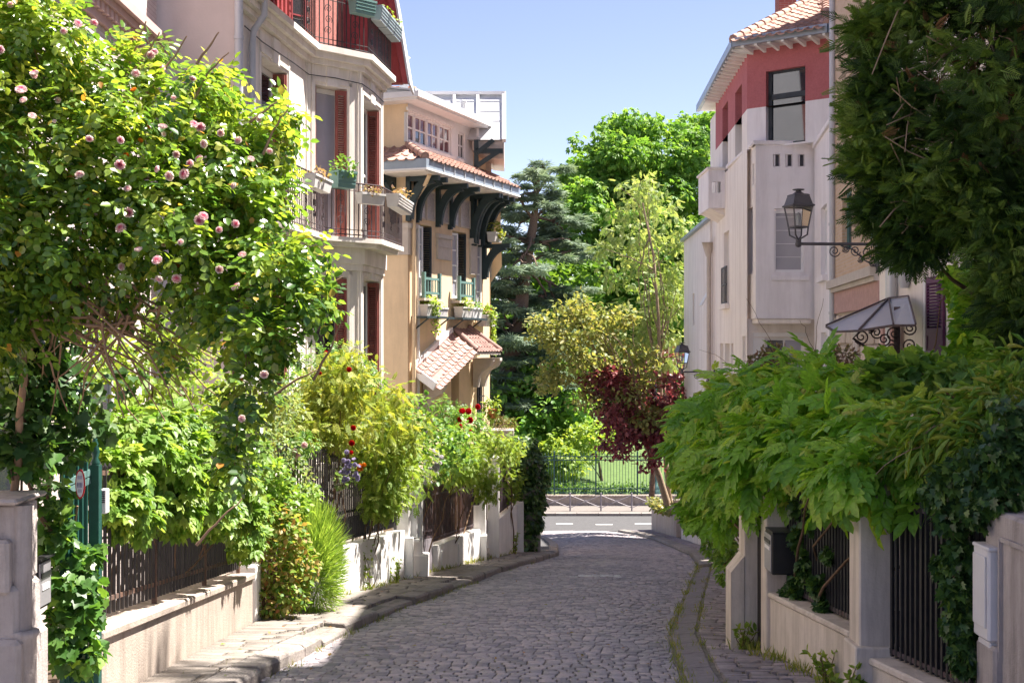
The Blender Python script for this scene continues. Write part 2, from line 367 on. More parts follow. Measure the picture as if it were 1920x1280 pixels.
M['pink_band'] = mat('band_pink_tile', (.47, .29, .26), .8, .15, 9)
M['cornice_pink'] = mat('cornice_pink', (.58, .40, .37), .85, .08, 6)
M['glass'] = glassmat('window_glass')
M['vent_dark'] = mat('vent_shade', (.13, .13, .14), .8, .1, 4)
M['glass_curtain'] = mat('curtained_pane', (.42, .42, .50), .12, .08, 1.5, spec=.8)
M['glass_red'] = mat('pane_red_curtain', (.15, .055, .07), .1, .3, 2.0, spec=.8)
M['blind'] = mat('roller_blind', (.40, .39, .42), .7, .06, 2, spec=.2)
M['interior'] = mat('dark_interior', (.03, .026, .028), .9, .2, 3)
M['lantern_metal'] = mat('lantern_iron', (.075, .072, .085), .45, .15, 10, spec=.5)
M['glass_lantern'] = glassmat('lantern_glass', (.5, .48, .5), .05)
gm = bpy.data.materials.new('clear_glass'); gm.use_nodes = True; gt = gm.node_tree; gt.nodes.remove(gt.nodes['Principled BSDF'])
_tr = gt.nodes.new('ShaderNodeBsdfTransparent'); _tr.inputs[0].default_value = (.93, .94, .95, 1); _gl = gt.nodes.new('ShaderNodeBsdfGlossy'); _gl.inputs['Roughness'].default_value = .05
_fr = gt.nodes.new('ShaderNodeFresnel'); _fr.inputs[0].default_value = 1.5; _mx = gt.nodes.new('ShaderNodeMixShader')
gt.links.new(_fr.outputs[0], _mx.inputs[0]); gt.links.new(_tr.outputs[0], _mx.inputs[1]); gt.links.new(_gl.outputs[0], _mx.inputs[2]); gt.links.new(_mx.outputs[0], gt.nodes['Material Output'].inputs['Surface'])
M['clear'] = gm
M['canopy_glass'] = mat('canopy_frosted_glass', (.46, .49, .56), .25, .1, 4, spec=.6, dirt=(.36, .36, .39), dirtamt=.5, dscale=4)
# leaves
M['l_rose'] = leafmat('rose_leaf', [(.05, .12, .03), (.1, .2, .035), (.17, .28, .04), (.25, .34, .05), (.32, .33, .07)], .46, .27, .8, 1.6)
M['l_ivy'] = leafmat('ivy_leaf', [(.028, .07, .025), (.05, .115, .03), (.11, .2, .04)], .25, .38, .5)
M['l_ivyb'] = leafmat('ivy_bright_leaf', [(.035, .1, .022), (.085, .2, .035), (.2, .33, .055)], .4, .4, .5)
M['l_creeper'] = leafmat('creeper_leaf', [(.1, .21, .035), (.18, .31, .05), (.28, .38, .08)], .42, .45, .4, 1.4)
M['l_gold'] = leafmat('golden_leaf', [(.15, .22, .035), (.25, .31, .055), (.36, .37, .08)], .45, .5, .35, 1.3)
M['l_lime'] = leafmat('lime_leaf', [(.14, .24, .04), (.22, .33, .055), (.32, .4, .09)], .45, .5, .35, 1.3)
M['l_feather'] = leafmat('feathery_leaf', [(.17, .3, .06), (.25, .38, .08), (.32, .44, .11)], .45, .6, .25, 1.3)
M['l_varieg'] = leafmat('variegated_leaf', [(.08, .18, .03), (.13, .25, .04), (.19, .3, .05), (.25, .32, .07), (.3, .3, .1), (.34, .3, .11), (.34, .14, .05)], .4, .5, .35)
M['l_pale'] = leafmat('pale_leaf', [(.09, .17, .06), (.18, .26, .1), (.3, .35, .2)], .4, .5, .35)
M['l_mid'] = leafmat('mid_green_leaf', [(.07, .17, .04), (.13, .25, .05), (.22, .34, .08)], .4, .45, .4)
M['l_wist'] = leafmat('wisteria_leaf', [(.11, .27, .03), (.2, .4, .045), (.36, .52, .08)], .42, .42, .42, 1.5)
M['l_bamboo'] = leafmat('bamboo_leaf', [(.09, .21, .03), (.15, .29, .045), (.24, .36, .06), (.34, .36, .1)], .3, .5, .35)
M['l_thuja'] = leafmat('conifer_spray', [(.03, .07, .02), (.075, .15, .03), (.14, .24, .045), (.19, .28, .07)], .38, .5, .4, 1.4)
M['l_thuja_dead'] = leafmat('conifer_brown_spray', [(.12, .06, .03), (.2, .11, .05)], .2, .7, .2)
M['l_cedar'] = leafmat('cedar_needles', [(.13, .19, .145), (.21, .28, .2), (.33, .4, .24)], .3, .6, .3, 1.1, (1.1, 1.1, .85))
M['l_chest'] = leafmat('chestnut_leaf', [(.085, .2, .04), (.155, .31, .055), (.26, .4, .085)], .42, .5, .35, 1.4)
M['l_sapling'] = leafmat('sapling_leaf', [(.16, .25, .08), (.26, .35, .12), (.38, .44, .2)], .42, .5, .35, 1.3)
M['l_olive'] = leafmat('olive_green_leaf', [(.17, .22, .07), (.27, .3, .1), (.36, .33, .13)], .42, .5, .35, 1.2)
M['l_plum'] = leafmat('plum_leaf', [(.12, .03, .045), (.22, .065, .075), (.36, .14, .13)], .35, .45, .5, 1.2, (1.2, .7, .7))
M['l_wood'] = leafmat('wood_leaf', [(.05, .12, .022), (.1, .2, .03), (.17, .28, .05)], .4, .5, .35, 1.3)
M['l_dark'] = leafmat('deep_green_leaf', [(.04, .1, .025), (.08, .17, .035), (.15, .24, .05)], .4, .5, .35)  # deep green of the hedge and far trees
M['l_grass'] = leafmat('grass_blade', [(.13, .2, .035), (.22, .27, .06), (.36, .32, .12)], .35, .6, .25)
M['petal_pink'] = leafmat('rose_petal', [(.84, .72, .7), (.82, .5, .56), (.74, .16, .3)], .3, .6, .2, 1.0, (1, .9, .95))
M['petal_pale'] = leafmat('rose_petal_pale', [(.82, .74, .68), (.82, .62, .62), (.76, .38, .45)], .3, .6, .2, 1.0, (1, .92, .92))
M['petal_red'] = leafmat('red_petal', [(.55, .008, .02), (.66, .02, .035)], .25, .6, .2, 1.0, (1, .9, .9))
M['petal_white'] = leafmat('white_petal', [(.75, .73, .74), (.8, .74, .8)], .3, .6, .2, 1.0, (1, 1, 1))
M['petal_lilac'] = leafmat('lilac_petal', [(.5, .45, .62), (.6, .55, .68)], .3, .6, .2, 1.0, (1, 1, 1))
M['petal_orange'] = leafmat('orange_petal', [(.62, .2, .03), (.68, .32, .05)], .35, .6, .2, 1.0)
# ------------------------------------------------------------------ ground, street, pavements
LK[:] = LK[:-2] + [(33.9, 1.22), (38.9, 1.38), (43.2, 1.28), (46.3, 1.1), (47.6, 0.6)]
LW[:] = LW + [(47.6, 0.3)]
def rz(x, Y):
    a, b = lk(Y), rk(Y); u = min(1, max(0, (x - a) / (b - a)))
    return g(Y) + .07 * math.sin(math.pi * u) - .02 + .014 * math.sin(x * 1.9 + Y * .7) * math.sin(Y * .9 - x)
mb = MB()
ys = [-25] + list(np.arange(-20, 54.1, 3.0)) + [54.55, 60, 62.9, 62.95, 75, 95, 120, 160, 400]
xs = [-300, -40, -12, -6, -3, 0, 3, 6, 12, 40, 300]
def gz(Y): return g(Y) - .14 if Y < 62.92 else (-6.2 + .012 * (Y - 63) if Y < 130 else -5.4)
for i in range(len(ys) - 1):
    for j in range(len(xs) - 1):
        mb.face([(xs[j], ys[i], gz(ys[i])), (xs[j + 1], ys[i], gz(ys[i])), (xs[j + 1], ys[i + 1], gz(ys[i + 1])), (xs[j], ys[i + 1], gz(ys[i + 1]))])
tag(mb.build('ground', M['soil']), kind='structure')
mb = MB()
for i in range(60):
    y0, y1 = 63 + i * 1.5, 63 + (i + 1) * 1.5
    for x0 in range(-16, 40, 8): mb.face([(x0, y0, gz(y0) + .03), (x0 + 8, y0, gz(y0) + .03), (x0 + 8, y1, gz(y1) + .03), (x0, y1, gz(y1) + .03)])
tag(mb.build('lawn', M['lawn']), kind='structure')

# road bed and cobbles
mb = MB(); st = list(np.arange(-5, 54.6, .6)) + [54.62]
def lke(Y): return lk(Y) if Y < 47.4 else min(lk(47.4), .6 - (Y - 47.4) * 6)
def rke(Y): return rk(Y)
for i in range(len(st) - 1):
    for j in range(8):
        f = []
        for (yy, k) in ((st[i], j), (st[i], j + 1), (st[i + 1], j + 1), (st[i + 1], j)):
            a, b = lke(yy) - .05, rke(yy) + .05; x = a + (b - a) * k / 8; f.append((x, yy, rz(x, yy) - .011))
        mb.face(f)
road = tag(mb.build('cobbled_road', M['joint']), kind='structure')
def cobt(bev, dep, top):     # bevelled sett, unit half size 1 in x and y, real size in z
    o, i = 1.0, 1 - bev
    tv = [(-o, -o, -dep), (o, -o, -dep), (o, o, -dep), (-o, o, -dep), (-o, -o, -top), (o, -o, -top), (o, o, -top), (-o, o, -top), (-i, -i, 0), (i, -i, 0), (i, i, 0), (-i, i, 0)]
    tf = [(8, 9, 10, 11)] + [(4 + k, 4 + (k + 1) % 4, 8 + (k + 1) % 4, 8 + k) for k in range(4)] + [(k, (k + 1) % 4, 4 + (k + 1) % 4, 4 + k) for k in range(4)]
    return tv, tf
COBT = cobt(.12, .05, .006)
def setts(xa, xb, zf, y0, y1, row, wid, jit=.008, gap=.007):
    out = []; y = y0; k = 0
    while y < y1:
        rw_ = row * R.uniform(.9, 1.12); yc = y + rw_ / 2; a, b = xa(yc), xb(yc)
        sl = ((xa(yc + .5) + xb(yc + .5)) - (xa(yc - .5) + xb(yc - .5))) / 2; xm = (a + b) / 2; sl = max(-.35, min(.35, sl))
        x = a + R.uniform(-.12, 0)
        while x < b - .03:
            w_ = wid * R.uniform(.72, 1.35); x1 = min(x + w_, b); x0 = max(x, a)
            if x1 - x0 > .05:
                xc = (x0 + x1) / 2; yy = yc - (xc - xm) * sl * .9 + .03 * math.sin(xc * 2.2 + yc * .6) + R.gauss(0, jit)
                if yy < 54.35: out.append((xc, yy, zf(xc, yy) + R.gauss(0, .0013), (x1 - x0) / 2 - gap * R.uniform(.5, 1.3), rw_ / 2 - gap * R.uniform(1.4, 3.0), -sl * .9 + R.gauss(0, .03), R.gauss(0, .01), -.118 + R.gauss(0, .011)))
            x += w_
        y += rw_
    return out
def lay(name, rows, parent, mats, T, npart=300, yvis=10.9):
    S = np.array(rows); N = len(S); c, s_ = np.cos(S[:, 5]), np.sin(S[:, 5])
    A = np.zeros((N, 3, 3))
    A[:, 0, 0] = c * S[:, 3]; A[:, 1, 0] = s_ * S[:, 3]; A[:, 2, 0] = S[:, 6] * S[:, 3]
    A[:, 0, 1] = -s_ * S[:, 4]; A[:, 1, 1] = c * S[:, 4]; A[:, 2, 1] = S[:, 7] * S[:, 4]
    A[:, 2, 2] = 1
    tint = NP.random(N); px = 960 + S[:, 0] / S[:, 1] * F
    vis = (S[:, 1] > yvis) & (px > -20) & (px < 1940)
    order = np.argsort(np.where(vis, S[:, 1], 1e9)); part = order[:npart]; part = part[vis[part]]
    mk = np.ones(N, bool); mk[part] = False
    variants = []
    for k in range(6):
        me = instmesh(name, T[0], T[1], np.zeros((1, 3)), np.eye(3)[None], mats[0], np.array([(k + .5) / 6])); variants.append(me)
    for i in part:
        m4 = Matrix([[*A[i, 0], S[i, 0]], [*A[i, 1], S[i, 1]], [*A[i, 2], S[i, 2]], [0, 0, 0, 1]])
        put(name, variants[int(tint[i] * 6)], parent, m4)
    me = instmesh(name + '_mass', T[0], T[1], S[mk, :3], A[mk], mats, tint[mk])
    if len(mats) > 1:
        x, y = S[mk, 0], S[mk, 1]; pxx = 960 + x / y * F
        wh = (abs(y - 24.6) < .34) & (((pxx > 1070) & (pxx < 1118)) | ((pxx > 1128) & (pxx < 1170))) & (NP.random(len(x)) > .15)
        me.polygons.foreach_set('material_index', np.repeat(wh.astype(np.int32), len(T[1])))
    o = bpy.data.objects.new(name + 's', me); link(o, parent); tag(o, kind='stuff')
lay('cobble', setts(lke, rke, rz, 6.0, 54.5, .135, .128, .003, .0035), road, [M['cobble'], M['cobble_paint']], COBT)

# left pavement: bed, pavers, kerb stones
def pzl(x, Y): return g(Y) + .105 + .02 * (lk(Y) - x)
mb = MB(); st = list(np.arange(-5, 47.5, .5))
for i in range(len(st) - 1):
    a, b = st[i], st[i + 1]
    mb.face([(lw(a) - .35, a, g(a) + .1), (lk(a) - .1, a, g(a) + .06), (lk(b) - .1, b, g(b) + .06), (lw(b) - .35, b, g(b) + .1)])
pav = tag(mb.build('left_pavement', M['joint']), kind='structure')
PAVT = cobt(.06, .05, .012)
lay('paving_stone', setts(lambda y: lw(y) - .02, lambda y: lk(y) - .25, pzl, 8.0, 34.6, .2, .52, .006, .007), pav, [M['paver']], PAVT, 300, 9.4)
Y = 7.0; stones = []
while Y < 47.2:
    L = R.uniform(.75, 1.25) if Y < 44 else .5; y0, y1 = Y, min(Y + L, 47.5)
    a = Vector((lk(y0), y0, 0)); b = Vector((lk(y1), y1, 0)); d = (b - a); d.normalize(); nr = Vector((d.y, -d.x, 0))
    drop = .055 if (13.3 < Y < 14.6 or 16.8 < Y < 18.3 or 21.5 < Y < 23.2) else R.uniform(-.006, .008)
    mb = MB(); up = Vector((0, 0, 1)); w_ = .24; gap = R.uniform(.008, .022)
    za, zb = g(y0) + .118 - drop, g(y1) + .118 - drop
    p0 = a + d * gap - nr * w_; p1 = a + d * gap; q0 = b - d * gap - nr * w_; q1 = b - d * gap
    jj = lambda: Vector((R.gauss(0, .008), R.gauss(0, .008), R.gauss(0, .005)))
    top = [p0 + up * za, p1 + up * (za - .012) + jj(), q1 + up * (zb - .012) + jj(), q0 + up * zb]
    mid = [Vector(v) + nr * (.02 if k in (1, 2) else 0) - up * .035 for k, v in enumerate(top)]
    mid = [mid[0], mid[1] + jj(), mid[2] + jj(), mid[3]]
    bot = [Vector((v.x, v.y, g(v.y) - .06)) for v in mid]
    mb.raw(top + mid + bot, [(0, 1, 2, 3), (1, 5, 6, 2), (0, 4, 5, 1), (3, 2, 6, 7), (5, 9, 10, 6), (4, 8, 9, 5), (7, 6, 10, 11)])
    mb.build('kerbstone', M['kerb'], pav, .012)
    Y = y1
mb = MB()    # dark asphalt at the corner pavement past the ivy pier
st = list(np.arange(34.7, 47.6, .6))
for i in range(len(st) - 1):
    a, b = st[i], st[i + 1]; mb.face([(-4, a, g(a) + .125), (lk(a) - .2, a, g(a) + .115), (lk(b) - .2, b, g(b) + .115), (-4, b, g(b) + .125)])
mb.build('asphalt_surface', M['asphalt'], pav)

# right pavement: flush band of slabs, setts behind it
def pzr(x, Y): return rz(rk(Y), Y) + .03 + .07 * min(1, max(0, x - rk(Y)))
mb = MB(); st = list(np.arange(-5, 54.5, .6))
for i in range(len(st) - 1):
    for j in range(3):
        f = []
        for (yy, k) in ((st[i], j), (st[i], j + 1), (st[i + 1], j + 1), (st[i + 1], j)):
            x = rk(yy) - .02 + (rw(yy) + .3 - rk(yy)) * k / 3; f.append((x, yy, pzr(x, yy) - .02))
        mb.face(f)
rpav = tag(mb.build('right_pavement', M['joint']), kind='structure')
lay('paving_sett', setts(lambda y: rk(y) + .34, lambda y: rw(y) + .02, pzr, 6.5, 54.3, .13, .26, .006, .008), rpav, [M['paver_mauve']], COBT, 300, 10.6)
Y = 6.5
while Y < 54:
    L = R.uniform(.7, 1.3); y0, y1 = Y + .012, min(Y + L, 54.2) - .012
    hi = .015 + (.07 if Y > 27 else 0)
    c = [(rk(y0) + .03, y0), (rk(y0) + .30, y0), (rk(y1) + .30, y1), (rk(y1) + .03, y1)]
    mb = MB(); V = [(x, y, pzr(x, y) + hi - .02) for x, y in c]; W = [(x, y, rz(x, y) - .08) for x, y in c]
    mb.raw(V + W, [(0, 1, 2, 3), (0, 4, 5, 1), (1, 5, 6, 2), (2, 6, 7, 3), (3, 7, 4, 0)])
    mb.build('border_slab', M['paver_mauve'] if Y < 27 else M['kerb'], rpav, .012); Y += L

# cross road, its far kerb and pavement
mb = MB(); mb.face([(-60, 54.6, -6.438), (60, 54.6, -6.438), (60, 59.3, -6.43), (-60, 59.3, -6.43)])
cr = tag(mb.build('cross_road', M['asphalt']), kind='structure')
for k in range(-4, 9):
    mb = MB(); x = k * 1.75 + .2; dy = .22 if k % 2 else 0
    mb.face([(x, 56.5 + dy, -6.43), (x + .75, 56.5 + dy, -6.43), (x + .75, 56.68 + dy, -6.43), (x, 56.68 + dy, -6.43)]); mb.build('lane_dash', M['line'], cr)
mb = MB(); mb.box(-60, 59.55, -6.6, 60, 62.3, -6.31)
fp = tag(mb.build('far_pavement', M['paver']), kind='structure')
for k in range(-14, 20):
    mb = MB(); mb.box(k * 1.0 + .008, 59.3, -6.6, k + .992, 59.545, -6.3); mb.build('kerbstone', M['kerb'], fp, .015)

# park wall and railings
t = thing('park_fence', 'tall green iron railings on the low wall across the cross road, edging the lawn', 'fence', (1, 62.4, -6.31))
mb = MB(); mb.box(-14, 62.3, -6.6, 12, 62.62, -5.9); mb.box(-14, 62.26, -5.9, 12, 62.66, -5.83); mb.build('low_wall', M['concrete'], t, .02)
ym = 62.45
for zz in (-3.95, -4.13, -5.52, -5.72):
    mb = MB(); mb.box(-14, ym - .02, zz - .022, 12, ym + .02, zz + .022); mb.build('rail', M['iron_teal'], t)
mb = MB(); mb.lathe([(.012, 0), (.012, 1.93), (.02, 1.95), (.0, 2.05)], n=5); bme = mb.mesh('bar', M['iron_teal'])
x = -2.0
k = 0
while x < 9.4:
    if k % 14 == 0:
        mb = MB(); mb.box(x - .035, ym - .035, -5.83, x + .035, ym + .035, -3.78); mb.lathe([(.03, 0), (.045, .04), (.0, .12)], (x, ym, -3.78), 6); mb.build('post', M['iron_teal'], t)
    else: put('bar', bme, t, Matrix.Translation((x, ym, -5.8)))
    x += .145; k += 1
mb = MB()
for i in range(80):
    xx = -2 + i * .145
    mb.tube([(xx + .0725 + .05 * math.cos(a), ym, -4.04 + .05 * math.sin(a)) for a in np.linspace(0, 2 * math.pi, 7)], .008, 4, cap=False)
tag(mb.build('ring_frieze', M['iron_teal'], t), kind='stuff')
# crossed barriers along the kerb
for k in range(-1, 6):
    x0 = X(1069, 60.2) + (k - 1) * 1.45; x1 = x0 + 1.45
    t = thing('street_barrier', ['grey barrier panel with crossed bars, the one half behind the ivy pier', 'grey barrier panel with crossed bars beside the ivy pier', 'crossed barrier panel with dry grass at its right post', 'crossed barrier panel right of the dry grass tuft', 'crossed barrier panel ending behind the tree planter', 'crossed barrier panel wholly behind the tree planter', 'crossed barrier panel past the planter'][k + 1], 'barrier', (x0, 60.2, -6.31), 'crossed barriers along the far kerb')
    mb = MB(); mb.tube([(x0, 60.2, -6.31), (x0, 60.2, -5.5)], .035, 8); mb.lathe([(.035, 0), (.04, .02), (0, .05)], (x0, 60.2, -5.5), 8); mb.build('post', M['grey_metal'], t)
    for a, b in (((x0, -5.58), (x1, -6.16)), ((x0, -6.16), (x1, -5.58))):
        mb = MB(); mb.tube([(a[0], 60.2 + (.015 if a[1] > -6 else -.015), a[1]), (b[0], 60.2 + (.015 if a[1] > -6 else -.015), b[1])], .02, 6); mb.build('cross_bar', M['grey_metal'], t)
    mb = MB(); mb.tube([((x0 + x1) / 2 + .05 * math.cos(a), 60.2, -5.87 + .05 * math.sin(a)) for a in np.linspace(0, 2 * math.pi, 9)], .014, 5, cap=False); mb.build('ring', M['grey_metal'], t)
# ------------------------------------------------------------------ facade pieces
UP = Vector((0, 0, 1))
def window(parent, fr, a, b, c, d, n, wood, glass, cols=1, rows=1, fw=.07, mw=.028, name='window', casements=1):
    mb = MB(); th = .03
    for (t0, t1, z0, z1) in ((a, a + fw, c, d), (b - fw, b, c, d), (a + fw, b - fw, c, c + fw * 1.2), (a + fw, b - fw, d - fw, d)): fr.box(mb, t0, t1, n - th, n + th, z0, z1)
    cw = (b - a - 2 * fw) / cols; rh = (d - c - 2.2 * fw) / rows; mul = [a + fw + cw * i for i in range(1, cols)]
    for i, t in enumerate(mul):
        big = casements > 1 and ((i + 1) * casements) % cols == 0
        fr.box(mb, t - (mw if big else mw / 2), t + (mw if big else mw / 2), n - th * .8, n + th * (.9 if big else .55), c + fw, d - fw)
    for j in range(1, rows): z = c + 1.2 * fw + rh * j; fr.box(mb, a + fw, b - fw, n - th * .7, n + th * .5, z - mw / 2, z + mw / 2)
    w_ = mb.build(name, wood, parent)
    gl = glass if isinstance(glass, list) else [glass]
    k = 0
    for i in range(cols):
        for j in range(rows):
            mb = MB(); t0 = a + fw + cw * i; z0 = c + 1.2 * fw + rh * j
            fr.box(mb, t0, t0 + cw, n - .012, n - .004, z0, z0 + rh); mb.build('pane', gl[k % len(gl)], w_); k += 1
    return w_
def shutter(parent, o, u, w_, z0, z1, nv, m, slats=True, name='shutter', solid=.3):
    """leaf from o along u (width w_), faces nv; louvres above a solid foot"""
    mb = MB(); u, nv = Vector(u).normalized(), Vector(nv).normalized(); th = .018; o = Vector(o)
    def bx(t0, t1, za, zb, n0=-th, n1=th): mb.obox(o + u * (t0 + t1) / 2 + nv * (n0 + n1) / 2 + UP * (za + zb) / 2, u * (t1 - t0) / 2, nv * (n1 - n0) / 2, UP * (zb - za) / 2)
    s = min(.055, w_ * .2); zs = z0 + (z1 - z0) * solid
    bx(0, s, z0, z1); bx(w_ - s, w_, z0, z1)
    for za, zb in ((z0, z0 + .09), (z1 - .09, z1), (zs - .05, zs + .05)): bx(s, w_ - s, za, zb)
    bx(s, w_ - s, z0 + .09, zs - .05, -.008, .008)
    sh = mb.build(name, m, parent)
    if slats:
        mb = MB(); z = zs + .06; c = o + u * w_ / 2; k = 0; me = None
        while z < z1 - .1:
            mb.obox(c + UP * z, u * (w_ / 2 - s), (nv * .016 - UP * .014), (nv * .003 + UP * .0035)); z += .043
        tag(mb.build('slats', m, sh), kind='stuff')
    return sh
def spiral(mb, c, u, v, r0, r1, turns, rad, start=0.0, n=22, m=None):
    c, u, v = Vector(c), Vector(u), Vector(v)
    pts = [c + (u * math.cos(start + turns * 2 * math.pi * i / n) + v * math.sin(start + turns * 2 * math.pi * i / n)) * (r0 + (r1 - r0) * i / n) for i in range(n + 1)]
    mb.tube(pts, rad, 4, m)
def railing(parent, path, z0, h, m, step=.105, r=.008, scroll=True, name='railing', mids=(.14, .86)):
    mb = MB()
    pts = [Vector((q[0], q[1], 0)) for q in path]
    for zz, rr in [(z0 + h, .016), (z0 + .05, .011)] + [(z0 + h * k, .008) for k in mids]:
        mb.tube([p + UP * zz for p in pts], rr, 5)
    rail = mb.build(name, m, parent)
    mb = MB(); sc = MB()
    for i in range(len(pts) - 1):
        a, b = pts[i], pts[i + 1]; L = (b - a).length; u = (b - a).normalized(); n = max(1, int(L / step))
        for k in range(n + 1):
            p = a + (b - a) * k / n; mb.bar(p + UP * z0, p + UP * (z0 + h), r * 2, r * 2, (u.x, u.y, 0))
        if scroll:
            for k in range(max(1, n // 5)):
                p = a + u * (L * (k + .5) / max(1, n // 5))
                for zc, s in ((.3, 1), (.5, -1), (.7, 1)): spiral(sc, p + UP * (z0 + h * zc), u * s, UP, .012, h * .085, 1.6, .007)
    tag(mb.build('balusters', m, rail), kind='stuff')
    if scroll: tag(sc.build('scrollwork', m, rail), kind='stuff')
    return rail
def tilefield(parent, O, uv, dv, nrmv, W, L, tw, tl, m, clip=None, name='roof_tile', maxn=300):
    """rows of interlocking tiles: O upper-left corner, uv along the eave, dv down the slope"""
    uv, dv, nv = Vector(uv).normalized(), Vector(dv).normalized(), Vector(nrmv).normalized()
    mb = MB(); prof = [(0, .012), (.12, .05), (.26, .05), (.38, .012), (.7, .004), (1.0, .012)]
    V = []; th = .016
    for s in (0, 1):
        for (q, h) in prof: V.append((q, s, h * (tw / .25) + (.028 if s else 0)))
    for (q, h) in prof: V.append((q, 1, h * (tw / .25) + .028 - th - .01))
    n = len(prof); Fc = [(i, n + i, n + i + 1, i + 1) for i in range(n - 1)] + [(n + i, 2 * n + i, 2 * n + i + 1, n + i + 1) for i in range(n - 1)]
    mb.raw([(q * tw * .985, s * tl * 1.12, h) for q, s, h in V], [tuple(reversed(f)) for f in Fc] if True else Fc, None, False)
    me = mb.mesh(name, m)
    pos = []
    j = 0
    while j * tl < L - .02:
        i = 0
        while i * tw < W - .02:
            if clip is None or clip((i + .5) * tw, (j + .5) * tl): pos.append((i, j))
            i += 1
        j += 1
    rot = Matrix((uv, dv, nv)).transposed().to_4x4(); rest = MB()
    for k, (i, j) in enumerate(pos):
        p = Vector(O) + uv * (i * tw + R.gauss(0, .004)) + dv * (j * tl) + nv * R.uniform(0, .006)
        m4 = rot.copy(); m4.translation = p
        if k < maxn: put(name, me, parent, m4)
        else: rest.raw([m4 @ Vector(v.co) for v in me.vertices], [tuple(f.vertices) for f in me.polygons])
    if rest.V: tag(rest.build(name + 's', m, parent), kind='stuff')

def bracket(parent, o, nv, u, z0, z1, out, m, wd=.11, name='bracket'):
    """curved timber bracket springing from the wall at z0 to the eave at z1, reaching `out`"""
    mb = MB(); o, nv, u = Vector(o), Vector(nv), Vector(u); h = z1 - z0
    inner = []; outer = []
    for k in range(9):
        a = math.pi / 2 * k / 8
        inner.append((.16 + (out - .16) * (1 - math.cos(a)) * .98, z0 + (h - .17) * math.sin(a)))
    poly = [(0.0, z0 - .05), (.13, z0 - .05)] + inner + [(out + .06, z1 - .1), (out + .06, z1), (out * .62, z1)]
    arc = [(.0 + out * .62 * (1 - math.sin(math.pi / 2 * k / 6)), z0 + .18 + (h - .18) * math.cos(math.pi / 2 * k / 6)) for k in range(1, 7)]
    poly2 = [(0, z0 - .05), (.12, z0 - .05)]
    # bow: strip between inner arc and a second arc
    A = [Vector((x, z)) for x, z in inner]; B = [Vector((x * .97 - .12 + .12 * (k / 8) ** 2 * .2, z + .13 + .04 * k / 8)) for k, (x, z) in enumerate(inner)]
    B = [Vector((max(b.x, .0), min(b.y, z1 - .02))) for b in B]
    for k in range(8):
        q = [A[k], A[k + 1], B[k + 1], B[k]]
        mb.prism([o + nv * p.x + UP * p.y - u * wd / 2 for p in q], u * wd)
    mb.obox(o + nv * .05 + UP * (z0 + z1) / 2, nv * .055, u * wd * .46, UP * (h / 2 + .04))
    mb.obox(o + nv * (out + .1) / 2 + UP * (z1 - .055), nv * (out + .1) / 2, u * wd * .46, UP * .055)
    return mb.build(name, m, parent)

# ------------------------------------------------------------------ house A: cream, red shutters, canted bay
PA0, PA1, PA2, PA3 = (-4.2, 19.4), (-3.74, 23.3), (-2.87, 24.17), (-2.65, 26.0)
PA4 = (-3.5, 26.9)
hA = thing('bay_house', 'cream house with oxide red shutters, iron balconies and a canted bay under red timber', 'house', (-4.5, 23, -2.8))
fm, fc, ff, fb = Fr(PA0, PA1), Fr(PA1, PA2), Fr(PA2, PA3), Fr(PA3, PA4)
ZB, ZT = -4.0, 6.75
hM = [(1.25, 2.72, 3.58, 6.27), (1.25, 2.72, -.6, 2.8)]; hC = [(.2, .93, 3.58, 6.36), (.2, .93, -.6, 2.85)]; hF = [(.21, 1.66, 3.58, 6.3), (.21, 1.66, -.6, 2.85)]
mb = MB()
fm.wall(mb, 0, fm.L, ZB, ZT, hM, .34); fc.wall(mb, 0, fc.L, ZB, ZT, hC, .3); ff.wall(mb, 0, ff.L, ZB, ZT, hF, .3); fb.wall(mb, 0, fb.L, ZB, ZT)
hA_wall = mb.build('wall', M['stucco_a'], hA)
mb = MB()     # gable towards the camera, far gable, back
gz_ = 10.6
mb.face([(-8.5, 19.9, ZB), (PA0[0], PA0[1], ZB), (PA0[0], PA0[1], gz_), (-8.5, 19.9, gz_ + 2.2)]); mb.build('gable_wall', M['pink_gable'], hA)
mb = MB(); mb.face([(-3.5, 26.9, ZB), (-9, 27.3, ZB), (-9, 27.3, 9.4), (-3.5, 26.9, 9.4)]); mb.face([(-9, 27.3, ZB), (-8.5, 19.9, ZB), (-8.5, 19.9, 9), (-9, 27.3, 9)]); mb.build('back_wall', M['stucco_a'], hA)
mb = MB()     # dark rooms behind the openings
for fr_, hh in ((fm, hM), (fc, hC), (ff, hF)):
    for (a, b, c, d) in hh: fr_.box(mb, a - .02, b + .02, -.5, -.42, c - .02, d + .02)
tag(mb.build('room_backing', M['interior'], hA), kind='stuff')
# windows: white frames at the left, shutters folded into the right reveals
shp = {0: (fm, hM), 1: (fc, hC), 2: (ff, hF)}
for k, (fr_, hh) in shp.items():
    for q, (a, b, c, d) in enumerate(hh):
        gl = M['glass_curtain'] if k == 1 and q == 0 else M['glass']
        window(hA, fr_, a + .01, b - .01, c + .02, d - .01, -.26, M['white_paint'], gl, 2 if k != 1 else 1, 1 if k == 1 else 2, .085, .05)
        if k == 1:      # narrow leaf on the canted side: shows face on
            shutter(hA, fr_.p(b - .2, -.1, 0), fr_.u * 1 + fr_.n * .35, .21, c + .03, d - .03, fr_.n, M['shutter_red'])
            shutter(hA, fr_.p(a + .012, -.02, 0), -fr_.n, .2, c + .03, d - .03, fr_.u, M['shutter_red'])
        else:
            shutter(hA, fr_.p(b - .022, -.005, 0), -fr_.n, .25, c + .03, d - .03, -fr_.u, M['shutter_red'])
            shutter(hA, fr_.p(b - .075, -.02, 0), -fr_.n, .22, c + .03, d - .03, -fr_.u, M['shutter_red'])
